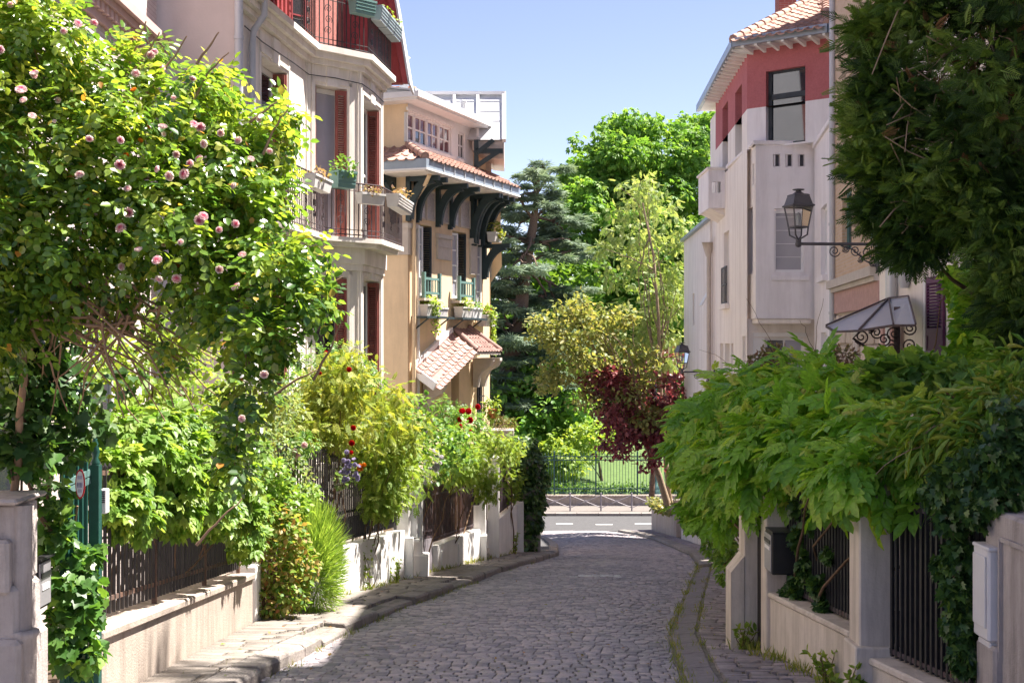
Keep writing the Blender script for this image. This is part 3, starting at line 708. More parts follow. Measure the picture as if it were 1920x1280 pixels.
path = [PA0, PA1, PA2, PA3, PA4]
mb = MB(); mb.band(path, 6.72, 6.82, -.02, .1); mb.band(path, 6.82, 6.93, -.02, .19); mb.band(path, 6.93, 7.04, -.25, .27); mb.build('cornice', M['stucco_a'], hA)
mb = MB(); mb.band(path, 2.98, 3.1, -.02, .06); mb.band([fm.p(3.1, 0, 0)[:2], PA1, PA2, PA3, PA4], 3.1, 3.4, -.02, .1); mb.build('string_course', M['stucco_a'], hA)
# lintel blocks, keystones, grooved pilaster strips
mb = MB()
for fr_, hh in ((fm, hM), (fc, hC), (ff, hF)):
    for (a, b, c, d) in hh:
        w_ = .17 if fr_ is not fc else .13; tc = (a + b) / 2
        fr_.box(mb, tc - w_, tc + w_, .0, .045, d + .0, d + .42)
        fr_.box(mb, a - .1, a - .03, 0, .025, c, d + .38); fr_.box(mb, b + .03, b + .1, 0, .025, c, d + .38)
        fr_.box(mb, a - .1, tc - w_ - .01, 0, .025, d + .05, d + .12); fr_.box(mb, tc + w_ + .01, b + .1, 0, .025, d + .05, d + .12)
mb.build('lintel_mouldings', M['stucco_a'], hA)
mb = MB()
for fr_, t in ((fm, fm.L - .012), (fc, .012), (fc, fc.L - .012), (ff, .012), (ff, ff.L - .012)): fr_.box(mb, t - .05, t + .05, -.02, .03, ZB, ZT - .03)
mb.build('corner_strip', M['stucco_a'], hA)
# lower balcony
bp = [fm.p(1.0, 0, 0)[:2], PA1, PA2, PA3]
mb = MB(); mb.band(bp, 3.4, 3.47, -.02, .34); mb.band(bp, 3.47, 3.56, -.02, .46); mb.build('balcony_slab', M['stucco_a'], hA)
ob = offset(bp, .42)
rpath = [(ob[0][0], ob[0][1]), (ob[1][0], ob[1][1]), (ob[2][0], ob[2][1]), (ob[3][0], ob[3][1])]
railing(hA, rpath, 3.56, 1.0, M['iron_purple'], .1)
railing(hA, [fc.p(.12, .06, 0)[:2], fc.p(1.0, .06, 0)[:2]], -.6, .78, M['iron_purple'], .12)
railing(hA, [ff.p(.12, .1, 0)[:2], ff.p(1.75, .1, 0)[:2]], -.6, .78, M['iron_purple'], .12)
# upper balcony railing round the bay
ob = offset([fm.p(3.0, 0, 0)[:2], PA1, PA2, PA3, PA4], .17)
railing(hA, [tuple(q) for q in ob], 7.04, 1.0, M['iron'], .1)
# red timber storey, set back, with tile-hung wall behind the balcony
mb = MB(); sb = offset([PA0, PA1], -.12); f2 = Fr(sb[0], sb[1])
f2.wall(mb, 0, f2.L - .9, 7.04, 8.35); mb.build('infill_panel', M['stucco_a'], hA)
for k in range(13):
    mb = MB(); t = .2 + k * .235; f2.box(mb, t, t + .09, 0, .07, 7.18, 8.1); mb.build('timber_post', M['red_wood'], hA)
mb = MB(); f2.box(mb, 0, f2.L - .85, 0, .1, 7.04, 7.2); f2.box(mb, 0, f2.L - .85, 0, .1, 8.08, 8.28); mb.build('timber_beam', M['red_wood'], hA, .01)
mb = MB(); sb2 = [Vector((-4.55, 23.6)), Vector((-3.75, 24.5)), Vector((-3.45, 26.6))]
for a, b in ((sb[1] * .22 + sb[0] * .0 + Vector((-4.0, 22.4)) * .78, sb2[0]), (sb2[0], sb2[1]), (sb2[1], sb2[2])):
    f = Fr(a, b); f.wall(mb, 0, f.L, 7.0, 10.2)
mb.build('tile_hung_wall', M['red_tilehang'], hA)
f3 = Fr(sb2[0], sb2[1]); window(hA, f3, .25, .95, 7.1, 9.1, .02, M['red_wood'], M['glass'], 2, 3, .06, .03)
# main eave: soffit, rafters, gutter
mb = MB(); ft = 8.32
mb.prism([fm.p(-.3, -.2, 8.15), fm.p(2.4, -.2, 8.15), fm.p(2.4, .98, 7.55), fm.p(-.3, .98, 7.55)], (0, 0, .07)); mb.build('eave_soffit', M['red_wood'], hA)
for k in range(8):
    mb = MB(); mb.bar(fm.p(-.1 + k * .34, -.1, 8.05), fm.p(-.1 + k * .34, .95, 7.5), .08, .1); mb.build('rafter', M['red_wood'], hA)
mb = MB(); mb.tube([fm.p(-.3, 1.04, 7.58), fm.p(2.42, 1.04, 7.58)], .085, 10); mb.build('gutter', M['pipe'], hA)
mb = MB(); mb.prism([fm.p(-.3, 1.0, 7.64), fm.p(2.42, 1.0, 7.64), fm.p(2.42, -3.2, 11), fm.p(-.3, -3.2, 11)], (0, 0, .08)); mb.build('roof', M['tile'], hA)
# steep red gable edge beyond the bay
mb = MB(); gy = 26.25
pr = [(-2.24, 6.95), (-2.14, 6.95), (-2.42, 8.7), (-2.75, 10.3), (-2.9, 10.3), (-2.55, 8.7)]
mb.prism([(x, gy, z) for x, z in pr], (0, .16, 0)); mb.build('bargeboard', M['red_wood'], hA)
mb = MB(); mb.prism([(-3.6, gy + .18, 6.95), (-2.26, gy + .18, 6.98), (-2.56, gy + .18, 8.7), (-2.9, gy + .18, 10.3), (-3.6, gy + .18, 10.3)], (0, .2, 0)); mb.build('gable_panel', M['red_wood'], hA)
mb = MB(); mb.prism([(-2.13, gy - .02, 6.93), (-2.09, gy - .02, 6.93), (-2.38, gy - .02, 8.7), (-2.7, gy - .02, 10.3), (-2.74, gy - .02, 10.3), (-2.42, gy - .02, 8.7)], (0, 1.2, 0)); mb.build('verge_flashing', M['pipe'], hA)
mb = MB(); mb.prism([(-4.7, 22.2, 10.15), (-3.3, 24.3, 10.15), (-3.0, 26.7, 10.15), (-8.8, 27.4, 10.15), (-8.6, 22.0, 10.15)], (0, 0, .12)); pk_ = Vector((-6.6, 24.8, 12.6)); rb_ = [Vector(q) for q in ((-4.7, 22.2, 10.27), (-3.3, 24.3, 10.27), (-3.0, 26.7, 10.27), (-8.8, 27.4, 10.27), (-8.6, 22.0, 10.27))]
for i in range(5): mb.face([rb_[i], rb_[(i + 1) % 5], pk_])
mb.build('roof', M['tile'], hA)
# down pipes
mb = MB(); mb.tube([(-4.12, 19.3, ZB), (-4.12, 19.3, 11)], .065, 10)
for zz in (2, 4.4, 6.2): mb.tube([(-4.12, 19.3, zz), (-4.12, 19.3, zz + .06)], .075, 10)
mb.build('downpipe', M['pipe'], hA)
mb = MB(); q = fm.p(.62, .07, 0)
mb.tube([fm.p(1.9, 1.0, 7.5), fm.p(1.1, .5, 7.4), fm.p(.75, .3, 7.28), fm.p(.64, .26, 7.06), fm.p(.63, .26, 6.75), fm.p(.62, .09, 6.5), fm.p(.62, .07, 6.3), fm.p(.62, .07, ZB)], .052, 8); mb.build('downpipe', M['pipe'], hA)
mb = MB(); mb.tube([fm.p(.3, .05, 6.5), fm.p(1.2, .05, 6.46), fm.p(3.0, .05, 6.5), fm.p(fm.L - .02, .05, 6.5), fc.p(.6, .06, 6.52), fc.p(fc.L, .06, 6.5), ff.p(.9, .06, 6.52), ff.p(ff.L, .05, 6.5)], .009, 4); mb.build('facade_cable', M['iron'], hA)
# chimney stack with pots seen past the gable
t = thing('chimney_stack', 'zinc cowl chimney pipe rising behind the red gable edge', 'chimney', (X(757, 31.5), 31.5, 7.3))
mb = MB(); c = (X(757, 31.5), 31.5, .55); mb.lathe([(.11, 6.7), (.11, 7.45), (.17, 7.5), (.17, 7.56), (.1, 7.7), (.09, 7.85)], c, 10); mb.build('flue', M['pipe'], t)
mb = MB()
for k in range(4): a = k * math.pi / 2; mb.tube([(c[0] + .1 * math.cos(a), 31.5 + .1 * math.sin(a), 8.4), (c[0] + .1 * math.cos(a), 31.5 + .1 * math.sin(a), 8.6)], .012, 4)
mb.lathe([(.16, 8.05), (.17, 8.08), (0, 8.16)], c, 10); mb.build('cowl', M['pipe'], t)
for i, px in enumerate((735, 751, 770)):
    t = thing('chimney_pot', ['terracotta chimney pot half hidden by the red gable edge', 'terracotta chimney pot close below the zinc cowl pipe', 'lone terracotta chimney pot standing right of the zinc cowl pipe'][i], 'chimney pot', (X(px, 32), 32, 7.4), 'chimney pots')
    mb = MB(); mb.lathe([(.12, 7.2), (.12, 7.4), (.115, 7.62), (.14, 7.65), (.14, 7.72), (.1, 7.72), (.09, 7.5)], (X(px, 32), 32, .28), 10); mb.build('pot_shaft', M['terracotta'], t)
# ------------------------------------------------------------------ house Z, nearest on the left
hZ = thing('brick_house', 'pale brick house with a pink moulded cornice, behind the climbing rose', 'house', (-6, 14, -2))
fz = Fr((-5.1, 6), (-5.36, 19.3)); mb = MB(); fz.wall(mb, 0, fz.L, -4, 9.5); mb.face([fz.p(0, 0, -4), fz.p(0, 0, 9.5), (-9, 6, 9.5), (-9, 6, -4)]); mb.face([fz.p(0, 0, 9.5), fz.p(fz.L, 0, 9.5), (-9, 19.3, 9.5), (-9, 6, 9.5)]); mb.build('wall', M['brick_w'], hZ)
mb = MB(); pz = [fz.p(0, 0, 0)[:2], fz.p(fz.L, 0, 0)[:2]]; mb.band(pz, 5.72, 5.95, -.02, .06); mb.band(pz, 5.95, 6.05, -.02, .16); mb.band(pz, 6.05, 6.18, -.02, .24); mb.build('cornice', M['cornice_pink'], hZ)
mb = MB()
for k in range(40): fz.box(mb, fz.L - .16 - k * .2, fz.L - .06 - k * .2, .03, .13, 5.83, 5.95)
tag(mb.build('dentils', M['cornice_pink'], hZ), kind='stuff')
for k in range(3): window(hZ, fz, 3 + k * 3.4, 4.1 + k * 3.4, -.3, 2.2, .02, M['white_paint'], M['glass'], 2, 3)

# ------------------------------------------------------------------ house B: apricot villa with brackets
hB = thing('apricot_villa', 'apricot villa with dark curved eave brackets, tiled porch and zinc mansard', 'house', (-2.5, 32, -3.8))
B0 = (-2.44, 30.0); bd = Vector((.3577, .9338)); B1 = (B0[0] + bd.x * 5.12, B0[1] + bd.y * 5.12)
fB = Fr(B0, B1); bs = Vector((-fB.u.y, fB.u.x)); BS = (B0[0] - .934 * 3.4, B0[1] + .358 * 3.4)
fS = Fr(BS, B0)     # side towards the camera, faces left-back; travel BS->B0 keeps outward on the right
tW = [(fB.tpx(781), fB.tpx(809)), (fB.tpx(848), fB.tpx(873.5)), (fB.tpx(893), fB.tpx(905))]
hB1 = [(a, b, 2.7 if i < 2 else 2.4, 4.46) for i, (a, b) in enumerate(tW)]
td = (fB.tpx(846), fB.tpx(861)); tq = (fB.tpx(779), fB.tpx(797))
hBd = [(td[0], td[1], -3.4, .98)]
U0 = .05; UZ0, UZ1 = 5.6, 7.3
tu = [(fB.tpx(763.5), fB.tpx(845)), (fB.tpx(858), fB.tpx(871))]
hU = [(tu[0][0], tu[0][1], 6.33, 7.02), (tu[1][0], tu[1][1], 6.33, 7.02)]
mb = MB(); fB.wall(mb, 0, fB.L, -5, 5.62, hB1 + hBd, .36); fS.wall(mb, 0, fS.L, -5, 7.3)
f4 = Fr(B1, (B1[0] - 3.5, B1[1] + 1.6)); f4.wall(mb, 0, f4.L, -5, 7.0)
mb.build('wall', M['stucco_b'], hB)
mb = MB(); fB.wall(mb, 0, fB.tpx(886), 5.62, UZ1, hU, .1, None, .02); mb.build('upper_wall', M['white_paint'], hB)
mb = MB(); fB.wall(mb, fB.tpx(880), fB.L, 5.62, UZ1, (), .1, None, .005); mb.build('upper_wall', M['stucco_b'], hB)
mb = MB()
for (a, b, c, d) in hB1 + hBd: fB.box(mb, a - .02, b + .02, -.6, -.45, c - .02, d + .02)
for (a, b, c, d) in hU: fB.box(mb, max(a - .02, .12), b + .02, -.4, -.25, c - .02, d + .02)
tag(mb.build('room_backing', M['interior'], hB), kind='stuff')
# strip window of the top floor
a, b = tu[0]; w3 = (b - a)
window(hB, fB, a, a + w3 * .155, 6.33, 7.02, -.04, M['white_paint'], [M['glass_red']], 1, 2, .05, .04)
for k in range(3): window(hB, fB, a + w3 * (.165 + .28 * k), a + w3 * (.165 + .28 * k + .27), 6.33, 7.02, -.04, M['white_paint'], [M['glass'], M['glass_red']] if k == 0 else [M['glass_red']], 2, 2, .05, .035)
window(hB, fB, tu[1][0], tu[1][1], 6.33, 7.02, -.04, M['white_paint'], M['glass'], 2, 2, .05, .035)
mb = MB(); fB.box(mb, a - .1, b + .12, .02, .07, 7.05, 7.12); fB.box(mb, a - .06, b + .06, .02, .1, 6.24, 6.31); fB.box(mb, tu[1][0] - .1, tu[1][1] + .1, .02, .1, 6.24, 6.31); mb.build('window_surround', M['white_paint'], hB)
# tall windows: white casement left, dark shutter on the right reveal, green rail and sill shelf
for i, (a, b, c, d) in enumerate(hB1):
    wm = a + (b - a) * (.55 if i < 2 else 1)
    window(hB, fB, a + .01, b - .02, c, d, -.3, M['white_paint'], M['glass'], 2, 4, .06, .03)
    # open casement leaf swung out along the left, muntined
    f5 = Fr(fB.p(a + .03, -.1, 0)[:2], fB.p(a + .36, -.02, 0)[:2])
    window(hB, f5, 0, f5.L, c + .05, d - .05, 0, M['white_paint'], M['glass_curtain'], 1, 4, .05, .035, 'casement')
    if i < 2: shutter(hB, fB.p(b - .022, .01, 0), -fB.n, .36, c + .02, d - .03, -fB.u, M['shutter_dark'])
    if i < 2:
        mb = MB(); fB.box(mb, a - .08, b + .12, .0, .24, 2.62, 2.68); mb.build('window_sill', M['stone_b'], hB)
        mb = MB()
        for tt in (a - .02, b + .03): fB.box(mb, tt - .04, tt + .04, .16, .24, 2.68, 3.3)
        for zz in (2.78, 3.12): fB.box(mb, a, b, .18, .22, zz, zz + .06)
        for k in range(6): fB.box(mb, a + (b - a) * (k + .5) / 6 - .015, a + (b - a) * (k + .5) / 6 + .015, .19, .21, 2.84, 3.12)
        mb.build('window_guard', M['green_grey'], hB)
        mb = MB(); fB.box(mb, a - .3, b + .45, .0, .42, 2.2, 2.25)
        for tt in (a - .1, b + .2): mb.bar(fB.p(tt, .02, 1.95), fB.p(tt, .36, 2.2), .03, .03)
        mb.build('sill_shelf', M['bracket'], hB)
# stone capitals, plaques, painted panels
mb = MB()
fS.box(mb, fS.L - 1.2, fS.L + .03, -.02, .05, 3.68, 4.42); fS.box(mb, fS.L - 1.25, fS.L + .06, -.02, .09, 4.3, 4.42); fB.box(mb, -.03, .42, -.02, .05, 3.68, 4.42); fB.box(mb, -.06, .45, -.02, .09, 4.3, 4.42); mb.build('corner_capital', M['stone_b'], hB)
tp = (fB.tpx(818), fB.tpx(843)); mb = MB(); fB.box(mb, tp[0], tp[1], 0, .05, 3.68, 4.3); fB.box(mb, tp[0] - .05, tp[1] + .05, 0, .09, 4.2, 4.3); fB.box(mb, tp[0] - .03, tp[1] + .03, 0, .07, 3.98, 4.03); mb.build('stone_plaque', M['stone_b'], hB)
tp = (fB.tpx(880), fB.tpx(892)); mb = MB(); fB.box(mb, tp[0], tp[1], 0, .05, 3.4, 4.3); fB.box(mb, tp[0] - .05, tp[1] + .05, 0, .12, 4.2, 4.34); mb.build('stone_plaque', M['stone_b'], hB)
PANM = mat('majolica_panel', (.44, .41, .43), .35, .3, 26, spec=.5, dirt=(.24, .2, .24), dirtamt=.8, dscale=15)
for a, b in ((fB.tpx(783), fB.tpx(796)), (fB.tpx(797.5), fB.tpx(813)), (fB.tpx(826), fB.tpx(839)), (fB.tpx(846), fB.tpx(859)), (fB.tpx(860.5), fB.tpx(879))):
    mb = MB(); fB.box(mb, a + .03, b - .03, 0, .03, 4.62, 5.25); mb.build('majolica_panel', PANM, hB)
    mb = MB()
    for (t0, t1, z0, z1) in ((a, a + .03, 4.58, 5.3), (b - .03, b, 4.58, 5.3), (a + .03, b - .03, 4.58, 4.62), (a + .03, b - .03, 5.25, 5.3)): fB.box(mb, t0, t1, 0, .05, z0, z1)
    mb.build('panel_frame', M['stone_b'], hB)
# lower eave with pent roof
ep = [BS, B0, B1]
mb = MB(); mb.band(ep, 5.5, 5.58, -.02, .82); mb.build('eave_soffit', M['cream_c'], hB)
mb = MB(); mb.band(ep, 5.56, 5.78, .76, .88); mb.build('fascia', M['zinc_blue'], hB)
mb = MB(); mb.band(ep, 5.53, 5.57, .74, .9); mb.build('fascia_drip', M['white_paint'], hB)
for k in range(1, 9):
    mb = MB(); t = k * fB.L / 8.2 - .55; fB.box(mb, t - .015, t + .015, .885, .9, 5.56, 5.78); mb.build('fascia_seam', M['zinc'], hB)
mb = MB(); mb.face([fB.p(-.84, .84, 5.77), fB.p(fB.L, .84, 5.77), fB.p(fB.L, .03, 6.2), fB.p(-.03, .03, 6.2)]); mb.face([fS.p(0, .84, 5.77), fS.p(fS.L + .84, .84, 5.77), fS.p(fS.L + .03, .03, 6.2), fS.p(0, .03, 6.2)]); mb.build('pent_roof_deck', M['zinc_blue'], hB)
sl = (fB.n * .81 - UP * .43)
tilefield(hB, fB.p(-.7, .06, 6.19), fB.u, sl, fB.n * .43 + UP * .81, fB.L + .6, sl.length, .24, .31, M['tile'], lambda x, y: x > .75 - y)
sl2 = (fS.n * .81 - UP * .43)
tilefield(hB, fS.p(1.6, .06, 6.19), fS.u, sl2, fS.n * .43 + UP * .81, fS.L - 1.6 + .75, sl2.length, .24, .31, M['tile'], lambda x, y: x < fS.L - 1.6 + y * .85)
mb = MB(); cor0 = fB.p(0, .0, 6.26); cor1 = fB.p(-.8, .8, 5.85)
for k in range(4):
    a = cor0.lerp(cor1, k / 4); b = cor0.lerp(cor1, (k + 1.12) / 4); mb.tube([a, b], [.085, .105], 8)
mb.build('hip_tiles', M['tile'], hB)
# bow brackets under the eave
for px in (762.5, 777.5, 818, 841, 882, 886.5, 898):
    bracket(hB, fB.p(fB.tpx(px), 0, 0), fB.n, fB.u, 4.5 if px < 860 else 4.2, 5.49, .74, M['bracket'])
bracket(hB, fS.p(fS.L - .35, 0, 0), fS.n, fS.u, 4.44, 5.49, .55, M['bracket'])
bracket(hB, fB.p(fB.tpx(905), 0, 0), fB.n, fB.u, 3.35, 4.25, .7, M['bracket'])
bracket(hB, fB.p(fB.tpx(910), 0, 0), fB.n, fB.u, 4.2, 5.49, .74, M['bracket'])
# pale swan-neck pipe at the corner and downpipe
mb = MB(); tc = .2
mb.tube([fB.p(-.3, .7, 5.5), fB.p(-.1, .5, 5.3), fB.p(.1, .16, 5.0), fB.p(.12, .1, 4.8), fB.p(.12, .1, -4.6)], .05, 8); mb.build('downpipe', M['stucco_b'], hB)
mb = MB(); mb.tube([fB.p(.42, .07, 4.4), fB.p(.42, .07, -4.6)], .04, 8); mb.build('downpipe', M['white_paint'], hB)
# upper roof edge: white gutter and thin zinc slope
upth = [BS, B0, (B0[0] + bd.x * fB.tpx(897), B0[1] + bd.y * fB.tpx(897))]
mb = MB(); mb.band(upth, 7.22, 7.3, -.02, .44); mb.build('upper_soffit', M['white_paint'], hB)
mb = MB(); mb.band(upth, 7.27, 7.4, .4, .52); mb.build('upper_gutter', M['white_paint'], hB)
mb = MB(); mb.band(upth, 7.4, 7.5, .3, .36); mb.build('roof_ledge', M['zinc'], hB)
mb = MB(); mb.prism([fB.p(-.5, .42, 7.4), fB.p(fB.tpx(897), .42, 7.4), fB.p(fB.tpx(897), -3, 8.0), fB.p(-.5, -3, 8.0)], (0, 0, .04)); mb.build('upper_roof', M['zinc'], hB)
# zinc mansard box facing up the street
def mzp(px, y, up=0.0):
    Yq = 33.2 + 1.25 * (262 - y) / 84; return Vector((X(px, Yq), Yq, Z(y, Yq) + up))
Ym = 33.2; x0, x1 = X(768, Ym), X(945, Ym); zt, zb = Z(178, Ym), Z(262, Ym)
mb = MB(); mb.prism([(x0, Ym, zb), (x1, Ym, zb), mzp(945, 178), mzp(768, 178)], (0, 2.4, 0)); mb.build('mansard_face', M['zinc'], hB)
for px in (808, 852, 896):
    mb = MB(); mb.bar(mzp(px, 262, .03), mzp(px, 178, .05), .07, .09, (0, 1, 0)); mb.build('standing_seam', M['white_paint'], hB)
mb = MB(); mb.bar(mzp(768, 178, .04), mzp(947, 178, .04), .2, .08); mb.bar(mzp(945, 264, 0), mzp(945, 178, .04), .1, .12, (0, 1, 0)); mb.build('mansard_trim', M['white_paint'], hB)
for px0, px1, zz in ((810, 850, 188), (898, 943, 191), (898, 943, 210), (898, 943, 228), (854, 894, 191), (770, 806, 190)):
    mb = MB(); mb.bar(mzp(px0, zz, .005), mzp(px1, zz, .005), .03, .03, (0, 1, 0)); mb.build('sheet_lap', M['pipe'], hB)
mb = MB(); mb.prism([(X(885, Ym), Ym + .1, Z(263, Ym)), (x1, Ym + .05, Z(263, Ym)), (x1, Ym + .05, Z(298, Ym)), (X(925, Ym), Ym + .1, Z(296, Ym)), (X(885, Ym), Ym + .1, Z(280, Ym))], (0, 2.4, 0)); mb.build('overhang_soffit', M['stone_b'], hB)
mb = MB(); mb.bar((X(893, 33), 33.05, Z(312, 33)), (X(893, 33), 33.05, Z(262, 33)), .12, .12); mb.bar((X(893, 33), 33.05, Z(283, 33)), (X(943, 33), 33.05, Z(283, 33)), .12, .12); mb.bar((X(893, 33), 33.0, Z(312, 33)), (X(935, 33), 33.0, Z(284, 33)), .1, .11); mb.bar((X(893, 33), 33.0, Z(288, 33)), (X(925, 33), 33.0, Z(263, 33)), .1, .11); mb.build('overhang_brackets', M['bracket'], hB)
mb = MB(); mb.lathe([(.06, 0), (.06, .3), (.1, .31), (.1, .35), (0, .4)], (X(868, 32.3), 32.3, Z(216, 32.3)), 8); mb.build('roof_vent', M['pipe'], hB)
mb = MB(); mb.prism([(X(888, 34.5), 34.5, Z(318, 34.5)), (X(922, 34.5), 34.5, Z(330, 34.5)), (X(920, 34.5), 34.5, Z(292, 34.5)), (X(895, 34.5), 34.5, Z(285, 34.5))], (-.3, 1.5, 0)); mb.build('side_roof', M['stone_b'], hB)
# oriel on the far corner
Yo = 34.9; mb = MB()
pr = [(X(905, Yo), Yo, Z(380, Yo)), (X(938, Yo), Yo, Z(380, Yo)), (X(941, Yo), Yo, Z(500, Yo)), (X(922, Yo), Yo, Z(528, Yo)), (X(905, Yo), Yo, Z(540, Yo))]
mb.prism(pr, (-.5, 1.3, 0)); mb.build('oriel', M['stucco_b'], hB)
mb = MB(); mb.box(X(905, Yo), Yo - .06, Z(381, Yo), X(948, Yo), Yo + 1.2, Z(372, Yo)); mb.build('oriel_cap', M['white_paint'], hB)
mb = MB(); f6 = Fr((X(909, Yo), Yo - .01), (X(922, Yo), Yo - .01)); f6.box(mb, 0, f6.L, 0, .03, Z(520, Yo), Z(478, Yo)); mb.build('oriel_panel', M['stone_b'], hB)
mb = MB(); mb.prism([(X(903, 34.8), 34.8, Z(525, 34.8)), (X(920, 34.8), 34.8, Z(525, 34.8)), (X(916, 34.8), 34.8, -5), (X(903, 34.8), 34.8, -5)], (-.4, 1.2, 0)); mb.build('corner_pier', M['stucco_b'], hB)
# porch roof: left slope rakes down along the wall, front slope looks at the street
TL, BL = fB.p(fB.tpx(843), .03, 1.87), fB.p(fB.tpx(773), .03, 1.03)
BR, TR = fB.p(.1, .66, .66), fB.p(fB.tpx(848), .62, 1.37)
dv = BL - TL; ev = (TR - TL + BR - BL) / 2; nn = dv.cross(ev); nn = nn if nn.z > 0 else -nn
mb = MB(); mb.prism([q - UP * .06 for q in (TL, BL, BR, TR)], (0, 0, -.05)); mb.build('porch_deck', M['tile_grey'], hB)
tilefield(hB, TL + (TR - TL) * 0, ev if dv.cross(ev).z < 0 else ev, dv, nn, ev.length, dv.length, .22, .2, M['tile_grey'], None, 'roof_tile')
E0 = TR + fB.u * -.1; W0, W1, E1 = fB.p(fB.tpx(848), .03, 1.95), fB.p(fB.tpx(876), .03, 2.0), fB.p(4.25, .66, 1.36)
E0 = fB.p(fB.tpx(848) + .0, .66, 1.38)
mb = MB(); mb.prism([W0, W1, E1, E0], (0, 0, -.06)); mb.build('porch_deck', M['stone_b'], hB)
sv = fB.n * .63 - UP * .59; Lw_ = 4.25 - fB.tpx(848); cut = fB.tpx(876) - fB.tpx(848)
tilefield(hB, fB.p(fB.tpx(848), .03, 1.97), fB.u, sv, fB.n * .59 + UP * .63, Lw_, sv.length, .19, .17, M['tile_grey'], lambda x, y: x < cut + (Lw_ - cut) * (y / sv.length) + .05, 'roof_tile')
mb = MB(); mb.tube([W0 + UP * .05, E0 + UP * .06], [.07, .085], 8); mb.tube([W1 + UP * .05, E1 + UP * .06], [.06, .075], 8); mb.build('hip_tiles', M['tile_grey'], hB)
mb = MB(); mb.bar(TL + UP * .08 + fB.n * .02, BL + UP * .08 + fB.n * .02, .1, .12); mb.build('wall_flashing', M['white_paint'], hB)
mb = MB(); mb.bar(BL - UP * .06, BR - UP * .06, .05, .2); mb.build('porch_fascia', M['white_paint'], hB)
for t_, zz in ((fB.tpx(884), 1.2), (fB.tpx(898), 1.2), (.75, .62)):
    mb = MB(); pts = [(.04, zz - .75), (.16, zz - .75), (.2, zz - .5), (.3, zz - .32), (.52, zz - .2), (.6, zz - .06), (.6, zz + .02), (.04, zz + .02)]
    mb.prism([fB.p(t_, n, z) for n, z in pts], fB.u * .16); mb.build('porch_console', M['stone_b'], hB)
mb = MB(); fB.box(mb, td[0] + .02, td[1] - .02, -.3, -.24, -3.4, .96)
d_ = mb.build('door', M['interior'], hB)
mb = MB()
for k in range(5): fB.box(mb, td[0] + .04, td[1] - .04, -.24, -.22, -2.6 + k * .8, -2.55 + k * .8)
for k in range(3): fB.box(mb, td[0] + .1 + k * .2, td[0] + .12 + k * .2, -.24, -.22, -3.0, .9)
mb.build('grille', M['iron'], d_)
tw_ = fB.tpx(866); mb = MB(); fB.box(mb, fB.tpx(793), fB.tpx(802), .0, .02, -2.4, -.3); mb.build('side_panel', M['glass_curtain'], hB)
tg = (fB.tpx(894), fB.tpx(903)); f7 = MB(); fB.box(f7, tg[0], tg[1], -.02, .012, -.9, .5); f7.build('side_window', M['glass'], hB)
mb = MB()
for k in range(3): tt = tg[0] + (tg[1] - tg[0]) * (k + .5) / 3; mb.tube([fB.p(tt, .07, -1), fB.p(tt, .07, .6)], .016, 5)
for zz in (-.6, .2): mb.tube([fB.p(tg[0] - .06, .07, zz), fB.p(tg[1] + .06, .07, zz)], .014, 5)
mb.build('window_bars', M['iron'], hB)
# ------------------------------------------------------------------ house C: white with red top, oriel and tiled hip roof
hC_ = thing('white_corner_house', 'white corner house with a red rendered top storey, oriel and hipped tile roof', 'house', (6.5, 32, -3.7))
def xc(Y): return 5.62 + .045 * (Y - 30.6)
C0, C1, C2 = (xc(30.6), 30.6), (xc(37.2), 37.2), (xc(47.5), 47.5)
CF = (7.25, 29.2)
fL = Fr(C0, C1, -1); fN = Fr(C1, C2, -1); fF = Fr(CF, C0, -1)
zc = 7.2                                     # red / white line
hL = [(fL.tpx(1357), fL.tpx(1367), 2.7, 4.62), (fL.tpx(1350), fL.tpx(1356), -1.2, 1.6), (fL.tpx(1359), fL.tpx(1368), -1.2, 1.6), (fL.tpx(1370), fL.tpx(1375), -1.2, 1.6), (fL.tpx(1392), fL.tpx(1398), -.8, 1.78)]
hL = [(min(a, b), max(a, b), c, d) for a, b, c, d in hL]
hT = [(fL.tpx(1391), fL.tpx(1378.5), 6.25, 8.0), (fL.tpx(1365), fL.tpx(1354.5), 6.25, 8.1)]
hT = [(min(a, b), max(a, b), c, d) for a, b, c, d in hT]
mb = MB()
fL.wall(mb, 0, fL.L, -5, 6.25, hL, .22, 0)
fL.wall(mb, 0, fL.L, 6.25, zc, [(a, b, 6.25, zc) for a, b, c, d in hT], .3, 0)
fN.wall(mb, 0, .9, -5, 4.72, (), .2, 0)
mb.build('wall', M['cream_c'], hC_)
mb = MB(); fL.wall(mb, 0, fL.L, zc, 8.62, [(a, b, zc, d) for a, b, c, d in hT], .3); mb.build('red_wall', M['red_c'], hC_)
tw = (fF.tpx(1436), fF.tpx(1510)); tw = (min(tw), max(tw))
hF_ = [(tw[0], tw[1], 5.9, 7.9)]
WZ0, WZ1 = 6.22, 8.02
WZ0 = Z(270, 30); WZ1 = Z(130, 30)
mb = MB(); fF.wall(mb, 0, fF.L, Z(272, 30.) - .02, zc, [(tw[0], tw[1], WZ0, zc)], .25); mb.build('wall', M['shaded_c'], hC_)
mb = MB(); fF.wall(mb, 0, fF.L, zc, 8.62, [(tw[0], tw[1], zc, WZ1)], .25); mb.build('red_wall', M['red_c'], hC_)
mb = MB(); fX = Fr((9.5, 30.4), CF, -1); fX.wall(mb, 0, fX.L, Z(272, 30.) - .02, zc); mb.build('wall', M['shaded_c'], hC_)
mb = MB(); fX.wall(mb, 0, fX.L, zc, 8.62); mb.build('red_wall', M['red_c'], hC_)
